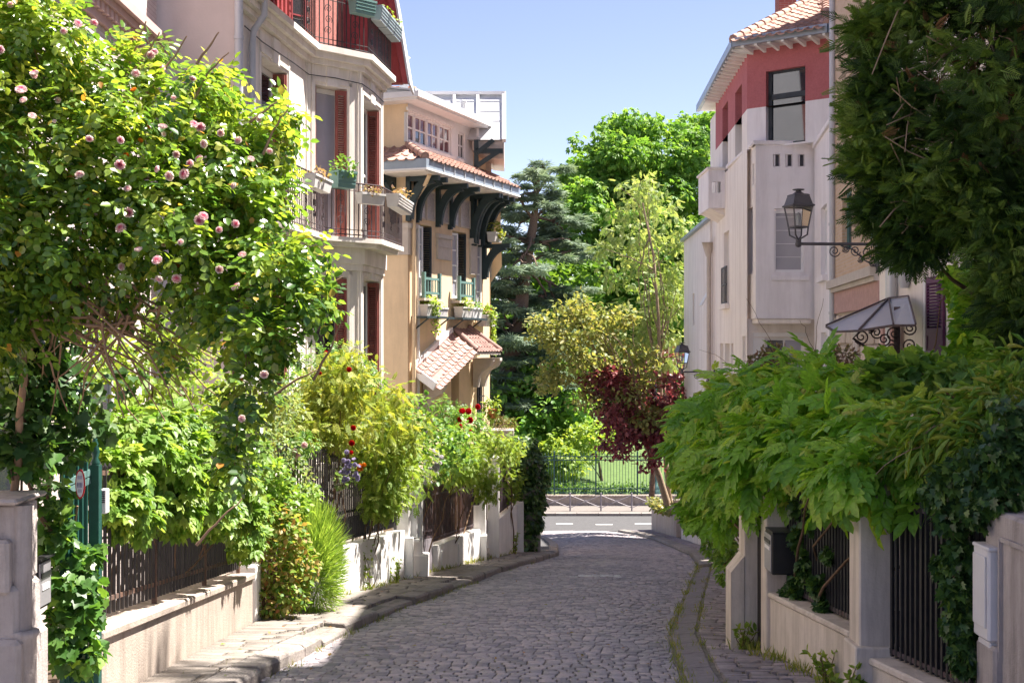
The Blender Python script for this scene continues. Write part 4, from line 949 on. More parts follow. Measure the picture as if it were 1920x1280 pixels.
# big corner window: frame, transom, panes
zm = Z(178, 30)
mb = MB(); fw = .09
for (t0, t1, z0, z1) in ((tw[0], tw[0] + .05, WZ0, WZ1), (tw[1] - fw, tw[1], WZ0, WZ1), (tw[0], tw[1], zm - .06, zm + .06), (tw[0], tw[1], WZ0, WZ0 + .05), (tw[0], tw[1], WZ1 - .05, WZ1)): fF.box(mb, t0, t1, -.2, -.12, z0, z1)
wf = mb.build('window', M['shutter_dark'], hC_)
for z0, z1 in ((WZ0 + .05, zm - .06), (zm + .06, WZ1 - .05)):
    mb = MB(); fF.box(mb, tw[0] + .05, tw[1] - fw, -.17, -.16, z0, z1); mb.build('pane', M['glass'], wf)
for (a, b, c, d) in hT:
    mb = MB(); fL.box(mb, a, b, -.32, -.27, c, d); wq = mb.build('window', M['shutter_dark'], hC_)
    mb = MB(); fL.box(mb, a + .06, b - .06, -.27, -.262, c + .06, d - .06); mb.build('pane', M['glass'], wq)
for i, (a, b, c, d) in enumerate(hL):
    window(hC_, fL, a + .01, b - .01, c + .01, d - .01, -.16, M['white_paint'], M['glass_curtain'], 1, 1 if i > 0 else 2, .07, .04)
    if i == 0:
        mb = MB(); fL.box(mb, a - .12, b + .12, 0, .12, c - .18, c - .04); mb.build('window_sill', M['cream_c'], hC_, .01)
mb = MB(); a, b, c, d = hL[0]
for k in range(5): fL.box(mb, a + (b - a) * k / 4 - .012, a + (b - a) * k / 4 + .012, .05, .075, c, c + .95)
for zz in (c, c + .48, c + .95): fL.box(mb, a - .02, b + .02, .05, .075, zz - .015, zz + .015)
mb.build('window_guard', M['iron'], hC_)
# oriel
OY = 30.0; ox0, ox1 = X(1417, OY), X(1527, OY); oz0, oz1 = Z(597, OY), Z(272, OY)
fO = Fr((ox1, OY), (ox0, OY), -1)
ow = (fO.tpx(1507.5), fO.tpx(1452)); owz = (Z(510, OY), Z(395, OY))
vents = [(fO.tpx(a + 13), fO.tpx(a), Z(314, OY), Z(289, OY)) for a in (1450, 1473, 1496)]
mb = MB(); fO.wall(mb, 0, fO.L, oz0, oz1, [(ow[0], ow[1], owz[0], owz[1] + .05)] + vents, .18)
fO2 = Fr((ox0, OY), (xc(34.0), 34.0), -1)
mb.m = 1; fO2.wall(mb, 0, 1.25, oz0, oz1, [(.2, .42, 5.35, 5.85), (.4, 1.05, 3.26, 4.85)], .15); mb.m = 0
mb.face([(ox0, OY, oz0), (ox1, OY, oz0), (ox1, 31.2, oz0), (ox0 + .05, 31.2, oz0)]); mb.face([(ox1, OY, oz0), (ox1, OY, oz1), (ox1, 31, oz1), (ox1, 31, oz0)])
mb.build('oriel', [M['shaded_c'], M['cream_c']], hC_)
mb = MB(); mb.prism([(ox0 - .08, OY - .06, oz1), (ox1 + .05, OY - .06, oz1), (ox1 + .05, 31.3, oz1), (ox0 + .1, 31.3, oz1)], (0, 0, .1)); mb.prism([(ox0 - .08, OY - .05, oz1 - .0), (ox0 + .2, OY - .05, oz1), (xc(34) + .2, 34.1, oz1), (xc(34) - .08, 34.1, oz1)], (0, 0, .09)); mb.build('oriel_ledge', M['shaded_c'], hC_, .015)
window(hC_, fO, ow[0], ow[1], owz[0], owz[1], -.1, M['white_paint'], M['blind'], 1, 1, .05, .03)
mb = MB(); fO.box(mb, ow[0] + .06, ow[1] - .06, -.13, -.09, owz[1] - .05, owz[1] + .05)
fO.box(mb, ow[0] - .12, ow[1] + .08, 0, .05, owz[0] - .2, owz[0] - .08); mb.build('window_sill', M['shaded_c'], hC_, .01)
mb = MB()
for k in range(4): z = owz[0] + .1 + (owz[1] - owz[0]) * (k + .8) / 4.6; fO.box(mb, ow[0] + .06, ow[1] - .06, -.1, -.088, z, z + .012)
tag(mb.build('blind_fold', M['white_paint'], hC_), kind='stuff')
mb = MB()
for a, b, c, d in vents: fO.box(mb, a, b, -.18, -.17, c, d)
fO2.box(mb, .15, .5, -.2, -.16, 5.3, 5.9)
mb.build('vent_backing', M['vent_dark'], hC_)
window(hC_, fO2, .41, 1.04, 3.27, 4.84, -.1, M['white_paint'], M['glass_curtain'], 1, 1, .06)
mb = MB()
for a, b, c, d in vents: fO.box(mb, b - .05, b - .02, -.16, -.02, c, d); fO.box(mb, a, b, -.16, -.02, c, c + .03)
mb.build('vent_louvre', M['shaded_c'], hC_)
# corbel under the oriel, ground floor front
mb = MB(); mb.prism([(ox0 + .05, OY + .05, oz0 - .12), (ox1 - .05, OY + .05, oz0 - .12), (ox1 - .05, 31, oz0 - .12), (ox0 + .05, 31, oz0 - .12)], (0, 0, .118)); mb.build('oriel_corbel', M['cream_c'], hC_, .02)
GY = 30.75; fG = Fr((X(1550, GY), GY), (xc(GY), GY), -1)
gw = (fG.tpx(1508), fG.tpx(1435)); gwz = (Z(700, GY), Z(633, GY))
mb = MB(); fG.wall(mb, 0, fG.L, -5, oz0, [(gw[0], gw[1], gwz[0], gwz[1])], .2); mb.build('wall', M['cream_c'], hC_)
window(hC_, fG, gw[0], gw[1], gwz[0], gwz[1], -.1, M['white_paint'], [M['glass_curtain'], M['glass']], 2, 1, .06, .05)
mb = MB(); fG.box(mb, gw[0] - .05, gw[1] + .3, 0, .05, gwz[1] + .02, gwz[1] + .12); fG.box(mb, gw[1] + .02, gw[1] + .3, 0, .04, gwz[0], gwz[1]); mb.build('shutter_box', M['white_paint'], hC_)
# wing between oriel and house D
WG0, WG1 = (X(1527, 29.9), 29.9), (X(1561, 26.2), 26.2); fW = Fr(WG1, WG0, -1)
ww = (fW.tpx(1550), fW.tpx(1539)); hw = [(min(ww), max(ww), 3.1, 4.6), (min(ww), max(ww), -.4, 1.85)]
mb = MB(); fW.wall(mb, 0, fW.L, -5, Z(268, 29), hw, .2); mb.build('wall', M['shaded_c'], hC_)
for a, b, c, d in hw: window(hC_, fW, a, b, c, d, -.12, M['white_paint'], M['glass_curtain'], 1, 1, .06)
mb = MB()
for a, b, c, d in hw: fW.box(mb, a - .1, b + .1, 0, .1, c - .15, c - .03)
fW.box(mb, 0, fW.L, -.1, .06, Z(268, 29), Z(268, 29) + .1); mb.build('window_sill', M['shaded_c'], hC_)
for px, Yp, r_, mm in ((1531, 29.85, .05, 'shaded_c'), (1536.5, 29.3, .035, 'pipe'), (1559, 26.1, .065, 'pipe')):
    mb = MB(); mb.tube([(X(px, Yp), Yp - .08, -4.5), (X(px, Yp), Yp - .08, 4.6 if px < 1540 else 9)], r_, 8)
    for zz in (0, 2.2, 4.0): mb.tube([(X(px, Yp), Yp - .08, zz), (X(px, Yp), Yp - .08, zz + .06)], r_ + .015, 8)
    mb.build('downpipe', M[mm], hC_)
# small left balcony
by0, by1 = 34.9, 36.8; bx = 5.36
mb = MB(); bz0, bz1 = Z(398, 36), Z(328, 36)
def balc(mb, x0, z0, z1):
    f8 = Fr((xc(by0), by0), (x0, by0 + .0), 1); f9 = Fr((x0, by0), (x0, by1), -1)
    mb.box(x0, by0, z0, xc(by1) + .1, by1, z0 + .1)
    mb.box(x0, by0 + .081, z0 + .1, x0 + .08, by1, z1)
    xw = xc(by0)
    for (xa, xb) in ((x0, x0 + .1), (x0 + .2, x0 + .23), (x0 + .33, xw)): mb.box(xa, by0, z0 + .42, xb, by0 + .08, z0 + .72)
    mb.box(x0, by0, z0 + .1, xw, by0 + .08, z0 + .42); mb.box(x0, by0, z0 + .72, xw, by0 + .08, z1)
balc(mb, bx, bz0, bz1); mb.build('side_balcony', M['shaded_c'], hC_)
mb = MB(); mb.box(bx - .05, by0 - .04, bz1, xc(by1) + .1, by1 + .04, bz1 + .07); mb.build('balcony_rail', M['cream_c'], hC_, .01); mb = MB(); mb.prism([(bx + .05, by0 + .1, bz0), (xc(by0) + .1, by0 + .1, bz0), (xc(by0) + .1, by0 + .1, bz0 - .25)], (0, 1.7, 0)); mb.build('balcony_corbel', M['cream_c'], hC_, .01)
# roof: eave soffit with rafter feet, gutter, hip roof with tiles
EC = Vector((X(1375, 30.0), 30.0)); EL = Vector((X(1320, 36.6), 36.6)); ER = Vector((X(1552, 28.6), 28.6)); EZ = Z(78, 30.0)
ez = EZ; ap = Vector((8.3, 34.0, ez + 2.2)); ap2 = Vector((8.5, 38.0, ez + 2.2))
ERR = Vector((10.2, 29.6)); EL2 = Vector((EL.x + .1, 38.5))
mb = MB(); mb.prism([(EC.x, EC.y, ez - .1), (EL2.x, EL2.y, ez - .1), (11, 39, ez - .1), (ERR.x, ERR.y, ez - .1), (ER.x, ER.y, ez - .1)], (0, 0, .09)); mb.build('eave_soffit', M['white_paint'], hC_)
def feet(a, b, n, inw):
    for k in range(n):
        p = a + (b - a) * (k + .6) / n; mb = MB(); d = (b - a).normalized(); nv = Vector((inw.x, inw.y))
        mb.prism([(p.x, p.y, ez - .11), (p.x + nv.x * .5, p.y + nv.y * .5, ez - .11), (p.x + nv.x * .5, p.y + nv.y * .5, ez - .25), (p.x, p.y, ez - .17)], (d.x * .07, d.y * .07, 0)); mb.build('rafter_foot', M['white_paint'], hC_)
feet(EC, EL, 16, Vector((1, -.03))); feet(EC, ER, 7, Vector((.6, .8)))
mb = MB()
for a, b in ((EC, EL2), (EC, ER), (ER, ERR)):
    mb.bar((a.x, a.y, ez - .03), (b.x, b.y, ez - .03), .1, .2)
mb.build('gutter', M['zinc_blue'], hC_)
mb = MB(); E3 = lambda v: Vector((v.x, v.y, ez))
mb.face([E3(EL2), E3(EC), ap, ap2]); mb.face([E3(EC), E3(ER), ap]); mb.face([E3(ER), E3(ERR), Vector((10.5, 33, ap.z)), ap]); mb.build('roof_deck', M['tile'], hC_)
def tri_tiles(A, B, apex, tw_, tl_, parent, m, ext=None):
    A, B, apex = Vector(A), Vector(B), Vector(apex); u = (B - A).normalized(); n = (B - A).cross(apex - A).normalized(); n = n if n.z > 0 else -n
    up = n.cross(u); up = up if up.z > 0 else -up; H = (apex - A).dot(up); ta = (apex - A).dot(u); W = (B - A).length
    x0 = min(0, ta); x1 = max(W, ta)
    O = A + u * x0 + up * H
    def clip(x, y):
        x = x + x0; h = (H - y) / H
        l = ta * h; r = (W + (ta - W) * h) if ext is None else (W + (ext - W) * h)
        return l - .05 < x < r + .05
    if ext is not None: x1 = max(W, ext)
    tilefield(parent, O + n * .01, u, -up, n, x1 - x0, H, tw_, tl_, m, clip)
tri_tiles(E3(EC), E3(ER), ap, .23, .30, hC_, M['tile'])
tri_tiles(E3(ER), E3(ERR), ap, .23, .30, hC_, M['tile'], 2.6)
for a, b in ((E3(EC), ap), (E3(ER), ap)):
    n = 14
    for k in range(n):
        mb = MB(); p, q = a.lerp(b, k / n), a.lerp(b, (k + 1.1) / n); mb.tube([p + UP * .05, q + UP * .035], [.12, .095], 8); mb.build('hip_tile', M['tile'], hC_)
mb = MB(); mb.box(7.52, 36.0, ez + 1.0, 8.0, 36.6, ez + 3.6); mb.build('chimney', M['brick_r'], hC_)
mb = MB(); mb.box(7.46, 35.94, ez + 3.6, 8.06, 36.66, ez + 3.75); mb.build('chimney_cap', M['concrete'], hC_)
mb = MB(); mb.face([(11, 39, -5), (xc(38.6), 38.6, -5), (xc(38.6), 38.6, 8.3), (11, 39, 8.3)]); mb.face([(xc(38.6), 38.6, -5), (xc(37.2), 37.2, -5), (xc(37.2), 37.2, 8.3), (xc(38.6), 38.6, 8.3)]); mb.build('back_wall', M['cream_c'], hC_)
# annex running down to the cross road
t = thing('white_annex', 'plain cream annex with a sloping roof line and slit windows, beyond the white corner house', 'house', (6, 42, -5.5))
C1b = (xc(38.0), 38.0); fA = Fr(C1b, C2, -1); az0, az1 = Z(412, 38.6), Z(453, 47.5)
ah = [(fA.tpx(1326.5), fA.tpx(1332), Z(580, 41), Z(540, 41)), (fA.tpx(1299), fA.tpx(1302), Z(610, 44), Z(550, 44)), (fA.tpx(1302), fA.tpx(1309), Z(760, 43), Z(735, 43))]
ah = [(min(a, b), max(a, b), c, d) for a, b, c, d in ah]
mb = MB(); fA.wall(mb, 0, fA.L, -7, min(az0, az1), ah, .2)
if abs(az0 - az1) > .01:
    a, b = fA.p(0, 0, min(az0, az1)), fA.p(fA.L, 0, min(az0, az1)); mb.face([a, b, (b.x, b.y, az1 + .001), (a.x, a.y, az0 + .001)])
mb.face([fA.p(fA.L, 0, -7), fA.p(fA.L, 0, az1), (11, 48, az1), (11, 48, -7)]); mb.face([fA.p(0, 0, az0), fA.p(fA.L, 0, az1), (11, 48, az1), (11, 38, az0)])
mb.build('wall', M['cream_c'], t)
mb = MB(); mb.bar(fA.p(-.1, .03, az0 + .03), fA.p(fA.L + .05, .03, az1 + .03), .22, .1); mb.build('coping', M['zinc_blue'], t)
for a, b, c, d in ah: window(t, fA, a, b, c, d, -.14, M['white_paint'], M['glass'], 1, 1, .05)
mb = MB(); a, b, c, d = ah[0]; mb.obox(fA.p((a + b) / 2, .12, c + .3), fA.u * (b - a) / 2, fA.n * .13 - UP * .24, fA.n * .015 + UP * .01); mb.build('open_sash', M['white_paint'], t)
pxp = fA.tpx(1335.5); mb = MB(); mb.tube([fA.p(pxp, .1, -6.5), fA.p(pxp, .1, Z(480, 39))], .07, 8); mb.lathe([(.07, 0), (.1, .1), (.19, .42), (.21, .42)], fA.p(pxp, .12, Z(485, 39)), 8); mb.build('downpipe', M['stone_b'], t)

# ------------------------------------------------------------------ house D: buff brick above rubble stone
hD = thing('stone_brick_house', 'buff brick house with rubble stone ground floor, next to the white corner house', 'house', (6.4, 24, -3))
D0, D1 = (5.92, 20.6), (6.58, 26.15); fD = Fr(D0, D1, -1)
TOPR = 15.6  # eave and ridge raised out of view so their shadow covers the road
dz = Z(531, 26)      # cornice
hDw = [(fD.tpx(1597), fD.tpx(1579), dz + .55, dz + 1.7), (fD.tpx(1640), fD.tpx(1622), dz + .55, dz + 1.7)]
mb = MB(); fD.wall(mb, 0, fD.L, dz, 13.6, hDw, .2); mb.build('brick_wall', M['brick_y'], hD)
mb = MB(); fD.wall(mb, 0, fD.L, -5, dz, (), .2, None, -.03); mb.build('wall', M['mortar_d'], hD)
for a, b, c, d in hDw: window(hD, fD, a, b, c, d, -.12, M['green_grey'], M['glass'], 2, 2, .05)
pth = [fD.p(0, 0, 0)[:2], fD.p(fD.L, 0, 0)[:2]]
mb = MB(); mb.band(pth, dz - .12, dz + .04, .02, -.16); mb.band(pth, dz - .2, dz - .12, .02, -.09); mb.build('cornice', M['stone_b'], hD)
mb = MB(); mb.band(pth, dz - .62, dz - .2, .02, -.025); mb.build('tile_band', M['pink_band'], hD)
z = dz - .66; row = 0
while z > -2.2:
    h = R.uniform(.24, .36); t_ = .0
    while t_ < fD.L - .1:
        L = min(R.uniform(.3, .75), fD.L - t_); mb = MB()
        c = [(t_ + .012, z - h + .012), (t_ + L - .012, z - h + .012), (t_ + L - .012, z - .012), (t_ + .012, z - .012)]
        c = [(a + R.gauss(0, .012), b + R.gauss(0, .012)) for a, b in c]; dp = R.uniform(.0, .035)
        fr_ = [fD.p(a, -.04, b) for a, b in c]; to = [fD.p(a + (t_ + L / 2 - a) * .08, dp, b + (z - h / 2 - b) * .08) for a, b in c]
        mb.raw(fr_ + to, [(7, 6, 5, 4), (4, 5, 1, 0), (5, 6, 2, 1), (6, 7, 3, 2), (7, 4, 0, 3)]); mb.build('stone_block', M['stone_d'], hD, .006); t_ += L
    z -= h
fD2 = MB()
td_ = fD.tpx(1607); fD.box(fD2, td_ - .25, td_ + .3, .0, .03, -2.5, dz - 1.0); fD2.build('stone_jamb', M['stone_b'], hD)
mb = MB(); mb.face([(D1[0], D1[1], -5), (11, 26.6, -5), (11, 26.6, 13.6), (D1[0], D1[1], 13.6)]); mb.build('side_wall', M['stone_d'], hD)
mb = MB(); mb.prism([fD.p(-.2, .5, 13.5), fD.p(fD.L + .3, .5, 13.5), fD.p(fD.L + .3, -2.6, TOPR), fD.p(-.2, -2.6, TOPR)], (0, 0, .12)); mb.prism([fD.p(-.2, -2.6, TOPR), fD.p(fD.L + .3, -2.6, TOPR), fD.p(fD.L + .3, -6, 13.5), fD.p(-.2, -6, 13.5)], (0, 0, .12)); mb.build('roof', M['tile'], hD)
mb = MB(); mb.box(7.8, 26.9, -4, 11, 30.6, 16); mb.build('unseen_shade_block', M['stone_d'], hD)  # unseen block added to shade the road between the two houses
# red ogee panels beside the pipe
mb = MB(); tx = fD.tpx(1661)
for k in range(3):
    tt = tx + .1 - k * .42
    mb.prism([fD.p(tt - .12, .0, dz - 1.9), fD.p(tt + .12, .0, dz - 1.9), fD.p(tt + .12, .0, dz - .95), fD.p(tt, .0, dz - .7), fD.p(tt - .12, .0, dz - .95)], fD.n * .05)
mb.build('ogee_panel', M['pink_band'], hD)
# ------------------------------------------------------------------ house E: cream wall with the plum shutter
hE = thing('cream_side_house', 'cream house with a plum shutter, rising behind the conifer and the ivy', 'house', (6, 17, -2.4))
E0_, E1_ = (5.72, 5.0), (5.9, 20.55); fE = Fr(E0_, E1_, -1)
we = (fE.tpx(1774), fE.tpx(1742)); we = (min(we), max(we)); wz = (Z(667, 17.5), Z(517, 17.5))
wb = we[0] + .95
mb = MB(); fE.wall(mb, 0, fE.L, -4, 12.9, [(we[0] - .0, we[1] + .3, wz[0], wz[1])], .25); mb.face([fE.p(0, 0, -4), fE.p(0, 0, 12.9), (11, 5, 12.9), (11, 5, -4)])
mb.build('wall', M['cream_c'], hE)
window(hE, fE, we[0] + .02, we[1] + .28, wz[0], wz[1], -.2, M['white_paint'], M['glass'], 2, 3, .07)
shutter(hE, fE.p(we[1], .03, 0), -fE.u, we[1] - we[0], wz[0], wz[1], fE.n, M['shutter_purple'])
mb = MB(); fE.box(mb, we[1] + .02, we[1] + .12, 0, .05, wz[0], wz[1]); fE.box(mb, we[0] - .1, we[1] + .4, 0, .12, wz[0] - .14, wz[0] - .02); mb.build('window_surround', M['white_paint'], hE)
mb = MB(); mb.prism([fE.p(-.2, .5, 12.8), fE.p(fE.L, .5, 12.8), fE.p(fE.L, -2.6, 14.6), fE.p(-.2, -2.6, 14.6)], (0, 0, .12)); mb.prism([fE.p(-.2, -2.6, 14.6), fE.p(fE.L, -2.6, 14.6), fE.p(fE.L, -6, 12.8), fE.p(-.2, -6, 12.8)], (0, 0, .12)); mb.build('roof', M['tile'], hE)  # unseen eave and ridge, height set by where their shadow falls
tp_ = fE.tpx(1683); mb = MB(); mb.tube([fE.p(tp_, .1, -3), fE.p(tp_, .1, 9.6)], .085, 10); mb.build('downpipe', M['zinc'], hE)
mb = MB(); tp2 = fE.tpx(1706); mb.lathe([(.09, .45), (.16, .35), (.12, .2), (.06, .0)], fE.p(tp2, .08, Z(540, 19)), 8); mb.build('rain_hopper', M['pipe'], hE)
railing(hE, [fE.p(fE.tpx(1722), .25, 0)[:2], fE.p(we[0] - .3, .25, 0)[:2]], Z(690, 17.5) - .4, .62, M['grey_metal'], .3, .012, False, 'window_rail')

# ------------------------------------------------------------------ marquise: glazed canopy on scrolled iron brackets
mq = thing('glass_canopy', 'glazed iron entrance canopy on scrolled brackets, over the door by the plum shutter', 'canopy', (X(1660, 18), 18, -.5))
a_ = P(1666, 561, 19.5); b_ = P(1703, 557, 18.6); e0 = P(1549, 612, 18.4); e1 = P(1611, 620, 17.2); e2 = P(1675, 610, 16.4); e3 = P(1717, 610, 16.2)
panes = [(a_, e0, P(1566, 622, 17.8)), (a_, P(1566, 622, 17.8), e1), (a_, e1, e2), (a_, e2, e3, b_)]
for f in panes:
    mb = MB(); mb.prism(f, (0, 0, -.015)); mb.build('glass_panel', M['canopy_glass'], mq)
for p, q in ((a_, e0), (a_, e1), (a_, e2), (b_, e3), (a_, b_)):
    mb = MB(); mb.bar(p + UP * .02, q + UP * .02, .022, .022); mb.build('rib', M['iron_purple'], mq)
mb = MB(); pr = [e0, P(1566, 622, 17.8), e1, e2, e3]
for k in range(4): mb.bar(pr[k], pr[k + 1], .02, .03)
mb.build('edge_rail', M['iron_purple'], mq)
bp = P(1682, 690, 18.0); bt = P(1682, 615, 18.0)
mb = MB(); mb.tube([bp - UP * 1.0, bt + UP * .3], .045, 8); mb.build('bracket_post', M['iron_purple'], mq)
uu = Vector((-1, .0, 0)); mb = MB()
mb.tube([bp + uu * .05, bp + uu * .3 + UP * .2, bp + uu * .62 + UP * .42, P(1612, 622, 17.9)], .018, 5)
mb.tube([bp - uu * .02 + UP * .15, bp - uu * .2 + UP * .1, bp - uu * .27 - UP * .25], .014, 5)
for cx, cy, r, s in ((1615, 631, .11, 1), (1643, 623, .09, -1), (1658, 636, .10, 1), (1676, 625, .11, -1), (1707, 615, .1, 1), (1706, 647, .11, -1), (1700, 680, .1, 1), (1673, 652, .07, -1), (1632, 616, .06, 1)):
    spiral(mb, P(cx, cy, 17.9), uu * s, UP, .015, r, 1.7, .011, R.uniform(0, 3))
tag(mb.build('scroll_bracket', M['iron_purple'], mq), kind='stuff')

# ------------------------------------------------------------------ wall lanterns
def lantern(name, label, c, h, wall, grp):
    """c: centre of the lantern's foot ring; h: height; wall: point where the arm meets the wall"""
    t = thing(name, label, 'street lamp', wall, grp); k = h / 1.0; c = Vector(c); ROT = math.pi / 4 + .25
    def Lq(prof, n=4, z=0): 
        mb = MB(); mb.lathe([(r * k, (zz + z) * k) for r, zz in prof], c, n, None, n > 4, ROT); return mb
    rt, rb = .265, .185; zb_, zt_ = .30, .68
    mb = Lq([(.0, .005), (.05, .03), (.055, .07), (.02, .10)], 8)
    for q in range(4):
        a = ROT + q * math.pi / 2; p0 = c + Vector((.02 * k * math.cos(a), .02 * k * math.sin(a), .08 * k)); p1 = c + Vector((rb * .9 * k * math.cos(a), rb * .9 * k * math.sin(a), .16 * k)); p2 = c + Vector((rb * k * math.cos(a), rb * k * math.sin(a), zb_ * k)); mb.tube([p0, p0.lerp(p1, .5) - UP * .0, p1, p2], .016 * k, 5)
    mb.build('foot', M['lantern_metal'], t)
    mb = MB()
    for q in range(4):
        a = ROT + q * math.pi / 2; a2 = a + math.pi / 2
        f = lambda r, z, aa: c + Vector((r * k * math.cos(aa), r * k * math.sin(aa), z * k))
        mb.bar(f(rb, zb_, a), f(rt, zt_, a), .022 * k, .022 * k); mb.bar(f(rb, zb_, a), f(rb, zb_, a2), .022 * k, .03 * k); mb.bar(f(rt, zt_, a), f(rt, zt_, a2), .03 * k, .04 * k)
    mb.build('frame', M['lantern_metal'], t)
    for q in range(4):
        a = ROT + q * math.pi / 2; a2 = a + math.pi / 2; mb = MB(); mb.face([f(rb - .008, zb_, a), f(rb - .008, zb_, a2), f(rt - .008, zt_, a2), f(rt - .008, zt_, a)]); mb.build('pane', M['clear'], t)
    mb = Lq([(.31, .675), (.31, .70), (.27, .715), (.21, .87), (.215, .885), (.18, .90), (.14, .905)]); mb.build('hood', M['lantern_metal'], t)
    mb = Lq([(.12, .90), (.07, .935), (.05, .95), (.05, .965), (.105, .975), (.11, .99), (.04, 1.0), (0, 1.005)], 10); mb.build('finial', M['lantern_metal'], t)
    mb = Lq([(.03, .34), (.045, .4), (.05, .5), (.02, .56), (0, .57)], 8); mb.build('lamp_bulb', M['canopy_glass'], t)
    w_ = Vector(wall); d = (w_ - c); L = d.length; d.normalize()
    mb = MB(); mb.tube([c + UP * .0, w_], .028 * k, 8); mb.lathe([(0, -.07 * k), (.05 * k, -.05 * k), (.06 * k, 0), (.05 * k, .04 * k), (0, .06 * k)], c, 8); mb.build('arm', M['lantern_metal'], t)
    mb = MB(); Ls = L * .62; b0 = w_ - d * Ls
    mb.tube([b0 + d * Ls * .25 - UP * .03 * k, b0 + d * Ls * .5 - UP * .1 * k, b0 + d * Ls * .75 - UP * .3 * k, w_ - UP * .42 * k], .014 * k, 5)
    for fr_, r, s, dz_ in ((.12, .11, 1, -.13), (.36, .07, -1, -.09), (.55, .10, 1, -.12), (.78, .12, -1, -.16), (.9, .07, 1, -.34), (.66, .06, -1, -.28)):
        spiral(mb, b0 + d * Ls * fr_ + UP * dz_ * k, d * s, UP, .012 * k, r * k, 1.8, .011 * k, 1.0)
    tag(mb.build('scroll_bracket', M['lantern_metal'], t), kind='stuff')
    mb = MB(); mb.obox(w_ - UP * .2 * k, d * .02, UP * .32 * k, d.cross(UP) * .06); mb.build('wall_plate', M['lantern_metal'], t)
YL = 20.5
lantern('wall_lantern', 'black four sided lantern on a long scrolled arm in front of the oriel', P(1497, 457, YL), (460 - 357) / F * YL, (5.88, YL + .1, P(1497, 457, YL).z), 'wall lanterns')
YL = 37.4
lantern('wall_lantern', 'smaller lantern on a scrolled arm against the plain annex beside the plum tree', P(1279, 697, YL), (698 - 643) / F * YL, (xc(YL) - .01, YL, P(1279, 697, YL).z), 'wall lanterns')
# ------------------------------------------------------------------ garden walls, piers, railings, gates
BARM = {}
def barmesh(m, r=.011, tip=True):
    k = (m, r, tip)
    if k not in BARM:
        mb = MB(); mb.box(-r, -r, 0, r, r, .96); 
        if tip: mb.lathe([(r * 1.0, .955), (r * 1.9, .965), (0, 1.0)], (0, 0, 0), 4)
        else: mb.box(-r, -r, .96, r, r, 1)
        BARM[k] = mb.mesh('bar', M[m])
    return BARM[k]
def fence(t, line, m, step, rails, r=.011, railmat=None, tip=True, bar='bar'):
    """line: list of (x, y, z0, z1); bars from z0 to z1; rails: fractions"""
    P0 = [Vector((q[0], q[1], q[2])) for q in line]; P1 = [Vector((q[0], q[1], q[3])) for q in line]
    for fr_ in rails:
        mb = MB()
        for i in range(len(line) - 1): mb.bar(P0[i].lerp(P1[i], fr_), P0[i + 1].lerp(P1[i + 1], fr_), .016, .038)
        mb.build('rail', M[railmat or m], t)
    for i in range(len(line) - 1):
        L = (Vector(P0[i + 1].xy) - Vector(P0[i].xy)).length; n = max(1, int(round(L / step)))
        ang = math.atan2(P0[i + 1].y - P0[i].y, P0[i + 1].x - P0[i].x)
        for k in range(n):
            f_ = (k + .5) / n; a = P0[i].lerp(P0[i + 1], f_); b = P1[i].lerp(P1[i + 1], f_)
            put(bar, barmesh(m, r, tip), t, Matrix.Translation(a) @ Matrix.Rotation(ang + R.gauss(0, .05), 4, 'Z') @ Matrix.Diagonal((1, 1, (b.z - a.z) * (1 + R.gauss(0, .004)), 1)))
def wallrun(t, ys, xf, top, thick, m, name='wall', cap=None, capm=None, side=-1, base=-.4):
    """masonry along y stations; xf(y) the street face; extends away from the street by thick"""
    mb = MB(); V = []; n = len(ys)
    for y in ys:
        x = xf(y); x2 = x + side * thick
        V += [(x, y, g(y) + base), (x2, y, g(y) + base), (x2, y, top(y)), (x, y, top(y))]
    Fc = []
    for i in range(n - 1):
        for j in range(4): Fc.append((4 * i + j, 4 * i + (j + 1) % 4, 4 * i + 4 + (j + 1) % 4, 4 * i + 4 + j))
    Fc += [(0, 3, 2, 1), (4 * n - 4, 4 * n - 3, 4 * n - 2, 4 * n - 1)]
    if side > 0: Fc = [tuple(reversed(f)) for f in Fc]
    mb.raw(V, Fc); o = mb.build(name, m, t, .008)
    if cap:
        ov, h = cap; mb = MB(); V = []
        for y in ys:
            x = xf(y) - side * ov; x2 = xf(y) + side * (thick + ov); z = top(y) + .003
            V += [(x, y, z), (x2, y, z), (x2, y, z + h), (x, y, z + h)]
        mb.raw(V, Fc); mb.build('coping', capm or m, t, .015)
    return o
def pier(t, x, y, w_, d, z0, z1, m, cap=None, name='pier', ang=0.0):
    mb = MB(); c, s = math.cos(ang), math.sin(ang); u, v = Vector((c, s, 0)), Vector((-s, c, 0))
    mb.obox((x, y, (z0 + z1) / 2), u * w_ / 2, v * d / 2, UP * (z1 - z0) / 2); o = mb.build(name, m, t, .012)
    if cap:
        mb = MB(); mb.obox((x, y, z1 + .03), u * (w_ / 2 + .05), v * (d / 2 + .05), UP * .028); 
        e = [Vector((x, y, z1 + .058)) + u * a * (w_ / 2 + .03) + v * b * (d / 2 + .03) for a, b in ((-1, -1), (1, -1), (1, 1), (-1, 1))]; ap = Vector((x, y, z1 + cap))
        for i in range(4): mb.face([e[i], e[(i + 1) % 4], ap])
        mb.build('pier_cap', m, t)
    return o
zs = lambda a, b, n: list(np.linspace(a, b, n))

